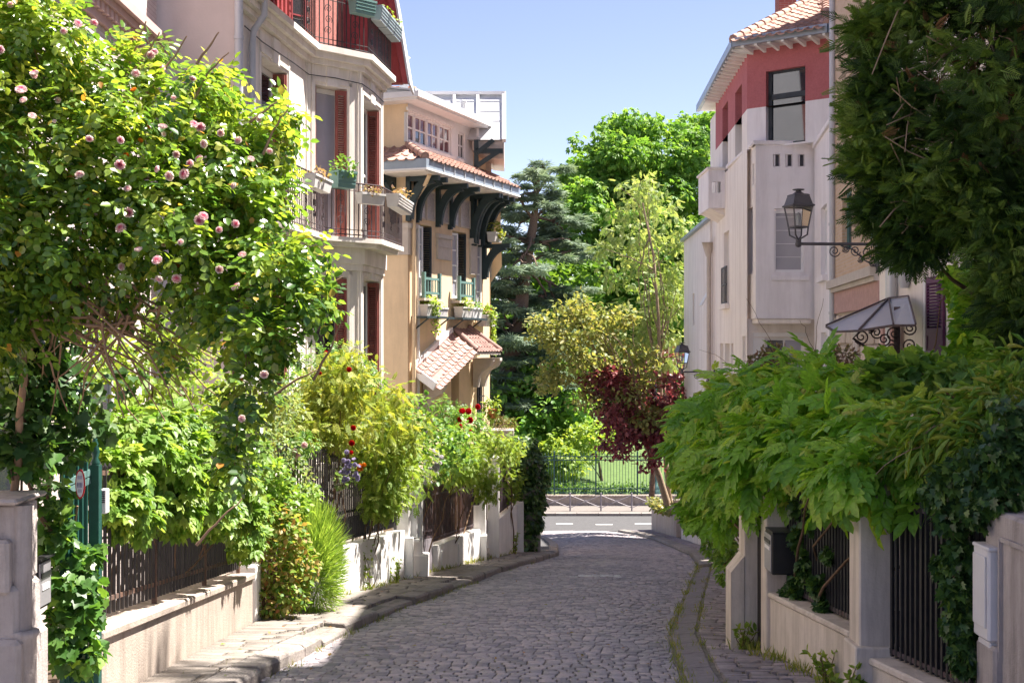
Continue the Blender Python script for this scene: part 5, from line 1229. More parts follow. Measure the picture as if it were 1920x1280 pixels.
# left 1: moulded concrete gate pier at the edge of the picture
t = thing('gate_pier', 'stained concrete gate pier with stepped mouldings, beside the ivy clad green gate', 'pier', (-3.2, 8.0, g(8) + .1))
px0 = X(68, 8.0); x1 = X(64, 8.0)
mb = MB(); mb.box(-3.75, 7.75, -1.6, px0 - .02, 8.15, Z(1085, 8)); mb.box(-3.75, 7.7, -1.6, px0 + .01, 8.2, Z(1180, 8)); mb.build('pier_base', M['conc_grey'], t, .03)
mb = MB(); mb.box(-3.75, 7.79, Z(1085, 8), px0 - .03, 8.12, Z(935, 8)); mb.build('pier_shaft', M['conc_grey'], t, .025)
mb = MB(); mb.box(-3.75, 7.72, Z(1100, 8), X(48, 8), 8.14, Z(1000, 8)); mb.build('pier_panel', M['conc_grey'], t, .02)
mb = MB(); mb.tube([(X(60, 8), 7.84, Z(1180, 8)), (X(60, 8), 7.84, Z(940, 8))], .06, 10); mb.build('round_moulding', M['conc_grey'], t)
mb = MB(); mb.lathe([(.085, Z(1280, 8) - .3), (.085, Z(1185, 8)), (.1, Z(1178, 8)), (.1, Z(1170, 8)), (.06, Z(1168, 8))], (X(60, 8), 7.84, 0), 12); mb.build('round_moulding', M['conc_grey'], t)
mb = MB(); mb.box(-3.8, 7.68, Z(935, 8), px0 + .0, 8.2, Z(925, 8)); mb.build('pier_cap', M['conc_grey'], t, .015)
mb = MB(); mb.box(-3.3, 8.1, -1.7, -2.62, 9.1, g(8.6) + .2); mb.build('doorstep', M['conc_grey'], t, .03)
# black mailbox hung beside it
def mailbox(label, x0, x1, y0, y1, z0, z1, facing, grp='letter boxes'):
    t = thing('mailbox', label, 'mailbox', ((x0 + x1) / 2, (y0 + y1) / 2, z0), grp)
    mb = MB(); mb.box(x0, y0, z0, x1, y1, z1); mb.build('box', M['mailbox'], t, .008)
    mb = MB(); h = z1 - z0
    if facing == 'x-': 
        mb.box(x0 - .012, y0 + .015, z0 + .02, x0 - .001, y1 - .015, z1 - .02); mb.build('door', M['mail_face'], t, .004)
        mb = MB(); mb.box(x0 - .02, y0 + .03, z1 - .11, x0 - .013, y1 - .03, z1 - .075); mb.build('flap', M['mailbox'], t)
        mb = MB(); mb.box(x0 - .018, y0 + .05, z1 - .17, x0 - .013, y1 - .05, z1 - .135); mb.build('name_plate', M['white_paint'], t)
    elif facing == 'x+':
        mb.box(x1 + .001, y0 + .015, z0 + .02, x1 + .012, y1 - .015, z1 - .02); mb.build('door', M['mail_face'], t, .004)
        mb = MB(); mb.box(x1 + .013, y0 + .03, z1 - .12, x1 + .02, y1 - .03, z1 - .085); mb.build('flap', M['mailbox'], t)
        mb = MB(); mb.box(x1 + .013, y0 + .05, z1 - .2, x1 + .017, y1 - .05, z1 - .16); mb.build('name_plate', M['white_paint'], t)
    mb = MB(); mb.box(x0 - .0, y0 - .01, z1, x1 + (.03 if facing == 'x+' else 0), y1 + .01, z1 + .012); mb.build('lid', M['mailbox'], t)
mailbox('black letter box hanging on the ivy side of the stained gate pier', X(58, 8.3), X(70, 8.3), 8.3, 8.53, Z(1146, 8.3), Z(1052, 8.3), 'x+')
# left 2: green gate
t = thing('green_gate', 'open barred green iron gate with a spear topped post, half covered by ivy', 'gate', (-2.95, 9.1, g(9.1)))
zg = lambda py: Z(py, 9.1)
mb = MB(); xx = X(180, 9.15); mb.box(xx - .035, 9.1, g(9.1), xx + .035, 9.17, zg(872)); mb.build('post', M['iron_green'], t)
mb = MB(); mb.lathe([(.03, 0), (.035, .02), (.02, .05), (.032, .09), (.02, .19), (0, .26)], (xx, 9.135, zg(872)), 6); mb.build('spear_finial', M['iron_green'], t)
x0_, x1_ = X(128, 9.0), xx - .035
for k in range(6):
    xb = x0_ + (x1_ - x0_) * (k + .3) / 6; yb = 8.85 + .25 * (k + .3) / 6
    mb = MB(); mb.box(xb - .014, yb - .012, g(9) + .12, xb + .014, yb + .012, zg(850 + k * 3)); mb.build('bar', M['iron_green'], t)
for py in (893, 908, 1140):
    mb = MB(); mb.bar((x0_, 8.83, zg(py + 10)), (x1_, 9.1, zg(py - 8)), .03, .045); mb.build('rail', M['green_grey'], t)
# enamel plaque and small grey intercom box
t = thing('enamel_plaque', 'oval white enamel plaque with red rim and blue lettering bands on the green gate', 'sign', P(150, 907, 8.8))
c = P(150, 907, 8.8); ax, az = 9 / F * 8.8, 28 / F * 8.8
def ell(c, a, b, n=20): return [(c.x + a * math.cos(2 * math.pi * i / n), c.y, c.z + b * math.sin(2 * math.pi * i / n)) for i in range(n)]
E_red = mat('enamel_red', (.5, .03, .04), .25, .05, 4, spec=.6); E_wh = mat('enamel_white', (.78, .77, .82), .2, .03, 4, spec=.6); E_bl = mat('enamel_blue', (.16, .17, .4), .3, .05, 4)
mb = MB(); mb.prism(ell(c, ax, az), (0, .012, 0)); mb.build('rim', E_red, t)
mb = MB(); mb.prism(ell(c - Vector((0, .004, 0)), ax * .78, az * .87), (0, .004, 0)); mb.build('face', E_wh, t)
mb = MB()
for zz, w_ in ((.45, .5), (.0, .62), (-.12, .55), (-.45, .4)):
    for k in range(4): mb.box(c.x - ax * w_ + k * ax * w_ / 2 + .004, c.y - .009, c.z + az * zz - .012, c.x - ax * w_ + (k + .75) * ax * w_ / 2, c.y - .005, c.z + az * zz + .012)
mb.build('lettering', E_bl, t)
t = thing('intercom_box', 'small narrow grey intercom box beside the green gate post', 'intercom', P(192, 940, 9.2))
mb = MB(); mb.box(X(187, 9.2), 9.2, Z(963, 9.2), X(199, 9.2), 9.28, Z(917, 9.2)); mb.build('case', M['plastic'], t, .006)
mb = MB()
for k in range(6): mb.box(X(191, 9.2), 9.19, Z(920 + k * 4 + 2, 9.2), X(197.5, 9.2), 9.199, Z(920 + k * 4, 9.2))
mb.build('speaker_slot', M['iron_purple'], t)
# left 3: low wall with stone cap and rusty railings
ys3 = zs(9.35, 15.1, 12); top3 = lambda y: g(y) + .1 + .46 + .012 * (y - 9.3)
t = thing('railing_wall', 'low beige wall with a rounded stone cap and rust stained black railings under the creeper', 'fence', (-3, 12, g(12)))
wallrun(t, ys3, lambda y: lw(y) - .02, top3, .3, M['concrete'], 'low_wall', (.035, .075))
fence(t, [(lw(y) - .17, y, top3(y) + .13, top3(y) + 1.32) for y in ys3[::2] + [ys3[-1]]], 'iron', .115, (.1, .93), .012, 'iron_rust')
for y in (9.42, 11.4, 13.3, 15.0):
    mb = MB(); mb.box(lw(y) - .19, y - .02, top3(y) + .05, lw(y) - .15, y + .02, top3(y) + 1.38); mb.build('post', M['iron_rust'], t)
# left 4: grey sheet gate behind the feathery bush
t = thing('grey_sheet_gate', 'grey sheet metal gate tucked between the feathery bush and the white wall', 'gate', (-2.75, 17.9, g(18)))
mb = MB(); mb.bar((lw(16.3) - .1, 16.3, g(16.3) + .6), (lw(18.7) - .1, 18.7, g(18.7) + .6), .04, 1.0); mb.build('sheet', M['grey_metal'], t)
mb = MB(); mb.bar((lw(16.3) - .1, 16.3, g(16.3) + 1.13), (lw(18.7) - .1, 18.7, g(18.7) + 1.13), .06, .06); mb.build('top_rail', M['iron'], t)
fence(t, [(lw(16.3) - .1, 16.3, g(16.3) + 1.1, g(16.3) + 2.3), (lw(18.7) - .1, 18.7, g(18.7) + 1.1, g(18.7) + 2.3)], 'iron', .12, (.5, .95))
mb = MB(); x = lw(15.25); mb.box(x - .28, 15.2, g(15.2) - .3, x - .0, 15.5, g(15.2) + .78); mb.build('white_pier', M['white_wall'], t, .02)
# left 5: white wall with tall dense railings
ys5 = zs(18.75, 22.75, 8); top5 = lambda y: max(Z(1030, 18.8) + (Z(993, 22.8) - Z(1030, 18.8)) * (y - 18.8) / 4, -9)
t = thing('white_wall_railing', 'whitewashed wall carrying tall black railings with rows of dog bars, below the golden shrub', 'fence', (-2.4, 20.5, g(20.5)))
wallrun(t, ys5, lambda y: lw(y) + .0, top5, .26, M['white_wall'])
lineF = [(lw(y) - .15, y, top5(y) + .06, Z(850, 18.8) + (Z(848, 22.8) - Z(850, 18.8)) * (y - 18.8) / 4) for y in (18.8, 20.8, 22.7)]
fence(t, lineF, 'iron', .1, (.04, .33, .97), .011)
for y in (18.82, 20.8, 22.7):
    z1 = lineF[0][3] + (lineF[2][3] - lineF[0][3]) * (y - 18.8) / 3.9; mb = MB(); mb.box(lw(y) - .18, y - .022, top5(y), lw(y) - .13, y + .022, z1 + .05); mb.build('post', M['iron'], t)
for k in range(38):
    y = 18.86 + k * .102; a, b = top5(y) + .07, top5(y) + .42
    put('dog_bar', barmesh('iron', .01, True), t, Matrix.Translation((lw(y) - .14, y, a)) @ Matrix.Diagonal((1, 1, b - a, 1)))
mb = MB()
for k in range(19):
    y = 18.9 + k * .204; spiral(mb, (lw(y) - .14, y, top5(y) + .36), (0.1, 1, 0), UP, .01, .045, 1.3, .007, 0, 12)
tag(mb.build('scrollwork', M['iron'], t), kind='stuff')
# left 6: white pier with letter boxes and coping pieces
t = thing('white_gate_pier', 'chunky stepped white pier with letter boxes let into it, left of the cane backed gate', 'pier', (-2.1, 23.2, g(23.2)))
xx = lw(23); pier(t, xx - .12, 23.0, .3, .34, g(23) - .3, Z(895, 23), M['white_wall']); 
pier(t, xx + .03, 22.8, .16, .12, g(23) - .3, Z(1003, 23), M['white_wall'])
pier(t, xx + .18, 23.55, .3, .4, g(23) - .3, Z(1040, 23.4), M['white_wall'])
pier(t, xx + .12, 23.55, .2, .26, g(23) - .3, Z(898, 23.6), M['white_wall'])
mb = MB(); mb.box(xx - .05, 23.15, Z(1010, 23), xx + .15, 23.42, Z(950, 23)); mb.box(xx - .05, 23.15, Z(930, 23), xx + .12, 23.45, Z(905, 23)); mb.build('letter_box_front', M['white_paint'], t, .01)
mb = MB(); mb.box(xx - .05, 23.12, Z(1018, 23), xx + .19, 23.45, Z(1013, 23)); mb.box(xx - .06, 23.1, Z(946, 23), xx + .18, 23.46, Z(940, 23)); mb.build('ledge', M['white_wall'], t)
# left 7: metal gate and cane backed railings on the white wall
t = thing('cane_backed_gate', 'brown grey iron gate with sheet metal foot and cane screen, beside the stepped white pier', 'gate', (-1.8, 24.2, g(24)))
def cane(t, y0, y1, z0f, z1f, off):
    n = int((y1 - y0) / .034)
    me = MB(); me.lathe([(.013, 0), (.013, 1)], n=5); mesh = me.mesh('cane', M['cane'])
    for k in range(n):
        y = y0 + (y1 - y0) * (k + .5) / n; a = z0f(y); b = z1f(y) + R.gauss(0, .02)
        put('cane', mesh, t, Matrix.Translation((lw(y) - off + R.gauss(0, .004), y, a)) @ Matrix.Rotation(R.gauss(0, .008), 4, 'X') @ Matrix.Diagonal((R.uniform(.8, 1.3), 1, b - a, 1)))
gy0, gy1 = 23.85, 25.2
mb = MB(); mb.bar((lw(gy0) - .1, gy0, g(gy0) + .45), (lw(gy1) - .1, gy1, g(gy1) + .45), .03, .62); mb.build('sheet_foot', M['grey_metal'], t)
ztop = lambda y: Z(908, 24) + (Z(893, 29) - Z(908, 24)) * (y - 24) / 5
fence(t, [(lw(gy0) - .1, gy0, g(gy0) + .76, ztop(gy0)), (lw(gy1) - .1, gy1, g(gy1) + .76, ztop(gy1))], 'iron_purple', .115, (.03, .14, .82, .97), .012, None, False)
mb = MB(); y = 24.5; mb.box(lw(y) - .13, y - .025, g(y) + .14, lw(y) - .07, y + .025, ztop(y) + .04); mb.build('post', M['iron_purple'], t)
cane(t, gy0, gy1, lambda y: g(y) + .76, lambda y: ztop(y) - .04, .15)
t = thing('cane_backed_fence', 'railings backed with brown cane on the white wall right of the metal foot gate', 'fence', (-1.1, 27, g(27)))
ys7 = zs(25.2, 29.0, 8); top7 = lambda y: Z(1040, 25.2) + (Z(970, 29.0) - Z(1040, 25.2)) * (y - 25.2) / 3.8
top7 = lambda y: (g(y) + .62) + .2 * (y - 25.2) / 3.8
wallrun(t, ys7, lambda y: lw(y) + .02, top7, .28, M['white_wall'], 'low_wall')
mb = MB()
for y in (25.45, 26.9): mb.box(lw(y) - .06, y - .06, g(y), lw(y) + .05, y + .06, top7(y) - .12)
mb.build('buttress', M['white_wall'], t, .02)
fence(t, [(lw(y) - .12, y, top7(y) + .04, ztop(y)) for y in (25.22, 27.1, 28.95)], 'iron_purple', .115, (.06, .8, .97), .011, None, False)
cane(t, 25.22, 28.9, lambda y: top7(y) + .04, lambda y: ztop(y) - .03, .18)
# left 8: twin white pillars with a narrow gate
t = thing('capped_pillar', 'tall white pillar with a stepped cap, the one on the near side of the narrow gate', 'pillar', (lw(29.2), 29.2, g(29.2)), 'white gate pillars')
pier(t, lw(29.2) - .05, 29.2, .3, .3, g(29) - .3, Z(868, 29.2), M['white_wall'], .16)
pier(t, lw(29.1) + .04, 29.05, .22, .2, g(29) - .3, Z(1000, 29.2), M['white_wall'], None, 'pillar_foot')
t = thing('capped_pillar', 'tall white pillar with a stepped cap, the one on the far side of the narrow gate', 'pillar', (lw(30.4), 30.4, g(30.4)), 'white gate pillars')
pier(t, lw(30.4) - .0, 30.4, .3, .34, g(30.4) - .3, Z(862, 30.4), M['white_wall'], .16)
t = thing('narrow_gate', 'narrow grey iron gate between the two capped white pillars', 'gate', (lw(29.8) - .1, 29.8, g(29.8)))
fence(t, [(lw(29.4) - .1, 29.4, g(29.4) + .2, g(29.4) + 2.2), (lw(30.2) - .1, 30.2, g(30.2) + .2, g(30.2) + 2.2)], 'iron_purple', .1, (.05, .4, .95))
mb = MB(); mb.bar((lw(29.4) - .1, 29.4, g(29.4) + .6), (lw(30.2) - .1, 30.2, g(30.2) + .6), .03, .8); mb.build('sheet_foot', M['grey_metal'], t)
mb = MB(); mb.box(lw(29.8) - .3, 29.45, g(29.8), lw(29.8) + .03, 30.2, g(29.8) + .3); mb.build('doorstep', M['conc_grey'], t)
mailbox('dark letter box fixed on the near capped pillar beside the cane screen', lw(29) - .18, lw(29) + .0, 28.82, 28.99, Z(945, 29), Z(915, 29), 'x+')
# left 9: last white wall with slatted fence
ys9 = zs(30.55, 33.0, 5); top9 = lambda y: Z(975, 30.6) + (Z(945, 33) - Z(975, 30.6)) * (y - 30.6) / 2.4
t = thing('white_wall_fence', 'last white wall before the ivy pier, with a dark railing and grey screen', 'fence', (-.2, 31.8, g(31.8)))
wallrun(t, ys9, lambda y: lw(y) + .06, top9, .3, M['white_wall'], 'low_wall')
zt9 = lambda y: Z(868, 30.6) + (Z(858, 33) - Z(868, 30.6)) * (y - 30.6) / 2.4
fence(t, [(lw(y) - .05, y, top9(y) + .05, zt9(y)) for y in (30.6, 32.9)], 'iron_purple', .085, (.05, .82, .96), .012, None, False)
mb = MB(); mb.bar((lw(30.6) - .1, 30.6, (top9(30.6) + zt9(30.6)) / 2), (lw(32.9) - .1, 32.9, (top9(32.9) + zt9(32.9)) / 2), .015, 1.15); mb.build('screen', M['grey_metal'], t)
pier(t, lw(33.1) + .03, 33.15, .34, .34, g(33) - .3, top9(33) + .05, M['white_wall'])
# garden pillar with heather and a terracotta pot
t = thing('planter_pillar', 'garden pillar with a stone trough on top behind the last white wall', 'pillar', P(932, 840, 33.6))
c = P(928, 812, 33.6); mb = MB(); mb.box(c.x - .3, 33.3, g(33) - .2, c.x + .2, 33.8, c.z - .1); mb.build('pillar_shaft', M['conc_grey'], t)
mb = MB(); mb.box(c.x - .38, 33.2, c.z - .12, c.x + .5, 33.9, c.z + .12); mb.build('trough', M['stone_b'], t, .02)
def pot(label, c, r, h, m, name='flower_pot', grp=None):
    t = thing(name, label, 'flower pot', c, grp); mb = MB(); mb.lathe([(r * .68, 0), (r * .95, h * .82), (r * 1.08, h * .83), (r * 1.08, h), (r * .95, h), (r * .9, h * .9), (0, h * .88)], c, 14); mb.build('pot', m, t); return t
potT = pot('terracotta pot with a leafy plant standing on the stone trough', P(924, 783, 33.5), .13, .24, M['terracotta'])

# ------------------------------------------------------------------ right side
rtop = -.78
t = thing('meter_wall', 'weathered concrete wall end carrying the white meter box at the edge of the street', 'wall', (3.3, 8.2, g(8.2)))
mb = MB(); x0 = X(1868, 8.3); mb.box(x0, 6.2, -1.8, x0 + .3, 8.5, Z(958, 8.3)); mb.build('wall_body', M['conc_grey'], t, .02)
mb = MB(); mb.box(X(1880, 8.1), 6.4, -1.2, x0 + .02, 8.0, Z(1010, 8)); 
x2 = X(1842, 8.4); mb = MB(); mb.box(x2, 8.2, -1.9, x0 + .1, 8.52, Z(1195, 8.5)); mb.build('wall_foot', M['conc_grey'], t, .02)
mb = MB(); mb.bar((x0 - .01, 8.2, Z(1010, 8.2)), (x0 - .01, 6.4, Z(1010, 8.2)), .02, .03); mb.bar((x0 - .01, 8.2, Z(1010, 8.2)), (x0 - .01, 8.2, Z(1240, 8.2)), .02, .03); mb.build('panel_moulding', M['conc_grey'], t)
t = thing('meter_box', 'tall white plastic meter box on the wall end, its door edge overgrown by ivy', 'meter box', P(1866, 1200, 8.4))
Yb = 8.25; bx0, bx1 = X(1853, Yb), X(1882, Yb) + .03
mb = MB(); mb.box(bx0, Yb, Z(1205, Yb), bx1, Yb + .27, Z(1030, Yb)); mb.build('case', M['plastic'], t, .015)
mb = MB(); mb.box(bx0 - .012, Yb + .03, Z(1180, Yb), bx0 - .001, Yb + .25, Z(1045, Yb)); mb.build('door', M['plastic'], t, .005)
mb = MB(); mb.box(bx0 + .02, Yb + .03, Z(1222, Yb), bx1 - .03, Yb + .24, Z(1206, Yb)); mb.box(bx1 - .05, Yb + .02, Z(1218, Yb), bx1 - .0, Yb + .2, Z(1206, Yb)); mb.build('case_foot', M['plastic'], t, .01)
mb = MB(); mb.box(bx0 - .004, Yb - .012, Z(1034, Yb), bx1 + .01, Yb + .28, Z(1027, Yb)); mb.build('lid', M['plastic'], t, .006)
# fence runs and piers
def xr(y): return rw(y)
t = thing('barred_gate', 'dark vertical bar panel on a low wall beside the meter box', 'fence', (3.0, 9.2, g(9)))
ysr = zs(8.55, 9.95, 4); wallrun(t, ysr, xr, lambda y: -.86, .3, M['cream_pier'], 'low_wall', (.03, .06), None, 1)
fence(t, [(xr(8.6) + .14, 8.6, -.78, .46), (xr(9.93) + .14, 9.93, -.78, .46)], 'iron', .068, (.03, .95), .012, 'iron_purple', False)
mb = MB(); mb.bar((xr(8.6) + .24, 8.6, -.2), (xr(9.93) + .24, 9.93, -.2), .01, 1.1); mb.build('backing_sheet', M['interior'], t)
t = thing('square_pier', 'square cream concrete pier between the two barred panels', 'pier', (2.75, 10.1, g(10)), 'cream concrete piers')
pier(t, xr(10.1) + .09, 10.12, .27, .3, g(10) - .4, .58, M['cream_pier']); pier(t, xr(10.1) + .09, 10.1, .36, .36, g(10) - .4, -.72, M['cream_pier'], None, 'pier_foot')
t = thing('ivy_barred_fence', 'barred fence panel on the low wall between two piers, with ivy climbing through it', 'fence', (2.6, 11.5, g(11)))
ysr = zs(10.3, 12.5, 5); wallrun(t, ysr, xr, lambda y: -.74 - .05 * (y - 10.3), .3, M['cream_pier'], 'low_wall', (.025, .055), None, 1)
fence(t, [(xr(10.3) + .15, 10.3, -.66, .5), (xr(12.45) + .15, 12.45, -.76, .45)], 'iron', .075, (.02, .95), .011, 'iron_purple', False)
mb = MB(); mb.bar((xr(10.3) + .25, 10.3, -.15), (xr(12.45) + .25, 12.45, -.2), .01, 1.1); mb.build('backing_sheet', M['interior'], t)
t = thing('square_pier', 'cream pier that carries the black letter box', 'pier', (2.5, 12.65, g(12.6)), 'cream concrete piers')
pier(t, xr(12.65) + .1, 12.62, .25, .26, g(12.6) - .4, .45, M['cream_pier'])
t = thing('square_pier', 'cream pier with a widened foot across the narrow dark gate from the letter box', 'pier', (2.45, 13.35, g(13.3)), 'cream concrete piers')
pier(t, xr(13.3) + .05, 13.3, .27, .3, g(13.3) - .4, .3, M['cream_pier'])
mb = MB(); xx = xr(13.3) + .05; mb.prism([(xx - .135, 13.14, -.55), (xx - .27, 13.14, -.72), (xx - .27, 13.14, -2.0), (xx - .135, 13.14, -2.0)], (0, .32, 0)); mb.build('flared_foot', M['cream_pier'], t)
t = thing('dark_side_gate', 'narrow dark side gate between the letter box pier and the flared pier', 'gate', (2.6, 13.0, g(13)))
mb = MB(); mb.box(xr(13) + .05, 12.76, g(13) - .2, xr(13) + .09, 13.14, .3); mb.build('gate_leaf', M['interior'], t)
mailbox('black letter box with a pale front on the cream pier, ivy touching its back', X(1440, 12.35), X(1440, 12.35) + .3, 12.15, 12.48, Z(1072, 12.3), Z(995, 12.3), 'x-')
# low walls and piers further down on the right
t = thing('hedge_wall', 'plastered garden wall hidden under the overhanging hedge towards the tree planter', 'wall', (4.5, 25, g(25)))
wallrun(t, zs(13.5, 44.5, 18), lambda y: xr(y) + .06, lambda y: g(y) + 1.0, .3, M['cream_pier'], 'wall_body', None, None, 1)
t = thing('slim_pier', 'slim cream pier at the near end of the tree planter', 'pier', (5.95, 45.2, g(45)))
pier(t, X(1292, 44.8), 44.8, .32, .32, g(45) - .3, Z(955, 44.8), M['cream_pier'])
t = thing('tree_planter', 'long raised concrete planter at the street corner holding the leaning tree', 'planter', (6.2, 50, g(50)))
wallrun(t, zs(46.0, 54.4, 6), lambda y: xr(y) - .02, lambda y: Z(950, 46) + (Z(935, 54.5) - Z(950, 46)) * (y - 46) / 8.5, .22, M['concrete'], 'planter_side', None, None, 1)
mb = MB(); mb.box(5.86, 45.75, -7, 8.5, 45.98, Z(952, 46)); mb.box(5.95, 54.42, -7, 8.5, 54.6, Z(936, 54.5)); mb.build('planter_end', M['concrete'], t, .01)
mb = MB(); mb.face([(6.05, 45.9, Z(958, 46)), (8.5, 45.9, Z(958, 46)), (8.5, 54.4, Z(943, 54.5)), (6.05, 54.4, Z(943, 54.5))]); mb.build('planter_soil', M['soil'], t)
# ------------------------------------------------------------------ leaf templates (length along +x, face +z)
def T_diamond(w_=.3, fold=.08): return [(0, 0, 0), (.45, w_, fold), (1, 0, -.08), (.45, -w_, fold)], [(0, 2, 1), (0, 3, 2)]
def T_oval(w_=.36, fold=.07, tip=-.1):
    v = [(0, 0, 0), (1, 0, tip), (.25, w_ * .85, fold), (.65, w_ * .9, fold * .6), (.25, -w_ * .85, fold), (.65, -w_ * .9, fold * .6)]
    return v, [(0, 1, 3, 2), (0, 4, 5, 1)]
def place(tv, tf, pos, ang, s, pitch=0.0, roll=0.0):
    c, n = math.cos(ang), math.sin(ang); cp, sp = math.cos(pitch), math.sin(pitch); cr, sr = math.cos(roll), math.sin(roll); out = []
    for x, y, z in tv:
        x, y, z = x * s, y * s, z * s
        y, z = y * cr - z * sr, y * sr + z * cr
        x, z = x * cp + z * sp, -x * sp + z * cp
        out.append((pos[0] + x * c - y * n, pos[1] + x * n + y * c, pos[2] + z))
    return out, tf
def join(parts):
    V, Fc = [], []
    for v, f in parts: k = len(V); V += v; Fc += [tuple(i + k for i in q) for q in f]
    return V, Fc
def T_pinnate(n, ls, wd, droop=.25, spread=1.0, stem=True):
    parts = []
    for i in range(n):
        u = .22 + .78 * (i // 2) / max(1, (n - 1) // 2) if i < n - 1 else 1.0
        z = -droop * u * u
        if i == n - 1: parts.append(place(*T_oval(wd), (.78, 0, -droop * .7), 0, ls, .35))
        else:
            sd_ = 1 if i % 2 else -1; parts.append(place(*T_oval(wd), (u * .8, 0, z), sd_ * (spread - .25 * u), ls * (1 - .25 * abs(u - .55)), .25, sd_ * .2))
    if stem: parts.append(([(0, .006, 0), (0, -.006, 0), (.8, 0, -droop * .7)], [(0, 1, 2)]))
    return join(parts)
def T_palmate(n, wd, arc=2.2, droop=.2, lv=T_oval):
    return join([place(*lv(wd), (.05, 0, 0), -arc / 2 + arc * i / (n - 1), 1 - .35 * abs(2 * i / (n - 1) - 1) ** 1.5, droop) for i in range(n)])
def T_ivy():
    h = [(0, 0, 0), (-.08, .3, .02), (.12, .5, .03), (.3, .3, .03), (.62, .42, .0), (.58, .2, .02), (1, 0, -.08)]
    V = h + [(x, -y, z) for x, y, z in h[1:-1]]; n = len(h)
    return V, [(0, 6, 5, 4, 3, 2, 1), (0, n, n + 1, n + 2, n + 3, n + 4, 6)]
def T_grape():
    h = [(.0, 0, 0), (-.12, .3, .0), (.05, .55, .05), (.32, .42, .03), (.55, .52, .0), (.68, .24, .03), (1, 0, -.12)]
    V = h + [(x, -y, z) for x, y, z in h[1:-1]]; n = len(h)
    return V, [(0, 6, 5, 4, 3, 2, 1), (0, n, n + 1, n + 2, n + 3, n + 4, 6)]
def T_spray(n=7):
    parts = [([(0, .025, 0), (0, -.025, 0), (1, 0, -.05)], [(0, 1, 2)])]
    for i in range(n):
        u = .12 + .8 * i / n
        for sd_ in (1, -1):
            a = sd_ * (.75 - .25 * u); L = .5 * (1 - u * .75); w_ = .03
            c, s = math.cos(a), math.sin(a); p = (u, 0, -.05 * u)
            parts.append(([p, (u + L * .5 * c - w_ * s, L * .5 * s + w_ * c, .02), (u + L * c, L * s, -.03), (u + L * .5 * c + w_ * s, L * .5 * s - w_ * c, .02)], [(0, 2, 1), (0, 3, 2)]))
    return join(parts)
def T_tuft(n, wd, arc=2.6, droop=.1):
    return join([place(*T_diamond(wd, .02), (0, 0, 0), -arc / 2 + arc * i / (n - 1), R.uniform(.7, 1), R.uniform(-.2, .25) + droop) for i in range(n)])
def T_blade(): return [(0, .05, 0), (0, -.05, 0), (.5, -.04, .06), (1, 0, -.05), (.5, .04, .06)], [(0, 1, 2, 4), (4, 2, 3)]
TP = dict(rose=T_pinnate(5, .42, .36, .12, 1.25), wist=T_pinnate(9, .44, .24, .35, .95), creeper=T_palmate(5, .24, 2.6, .22), chest=T_palmate(5, .22, 2.8, .35, T_diamond), ivy=T_ivy(), grape=T_grape(), oval=T_oval(), oval_n=T_oval(.24), diamond=T_diamond(), lance=T_oval(.1, .03, -.22), spray=T_spray(), tuft=T_tuft(6, .05), cedar=T_tuft(5, .09, 2.4, .05), blade=T_blade(), ash=T_pinnate(9, .3, .26, .15, 1.0))

def rnd(n): return NP.random(n)
def gauss(n, s=1.0): return NP.normal(0, s, n)
def sphere(n):
    v = NP.normal(0, 1, (n, 3)); return nrm(v)
def cloud(ell, n, shell=.55, up=0.0):
    """n points in ellipsoids [(c, (rx,ry,rz))], weight by area; returns pos, outward"""
    wgt = np.array([(e[1][0] * e[1][2] + e[1][0] * e[1][1] + e[1][1] * e[1][2]) * (e[2] if len(e) > 2 else 1) for e in ell]); wgt = wgt / wgt.sum()
    idx = NP.choice(len(ell), n, p=wgt); C = np.array([tuple(e[0]) for e in ell])[idx]; S = np.array([tuple(e[1]) for e in ell])[idx]
    d = sphere(n); d[:, 2] += up; d = nrm(d); r = shell + (1 - shell) * rnd(n) ** .6
    r *= 1 + gauss(n, .08)
    return C + d * S * r[:, None], nrm(d / S)
def subclumps(ell, k, r, sub=None):
    """break big masses into leafy clumps on their surface"""
    out = []
    for e in ell:
        p, o = cloud([e], max(1, int(k * (e[2] if len(e) > 2 else 1))), .7)
        for q in p: s = r * R.uniform(.65, 1.35); out.append((q, (s * R.uniform(.9, 1.3), s * R.uniform(.9, 1.2), s * R.uniform(.6, .95))))
    return out
def leafset(pos, out, size, wander=.8, droop=.3, flat=.5, sunny=.4):
    n = len(pos); d = nrm(out * .6 + sphere(n) * wander + np.array([0, 0, -droop])); nn = nrm(np.array([0, 0, flat]) + np.array(SUND) * sunny + out * .35 + sphere(n) * .45)
    s = size * (0.7 + .6 * rnd(n))
    return frames(d, nn, s)
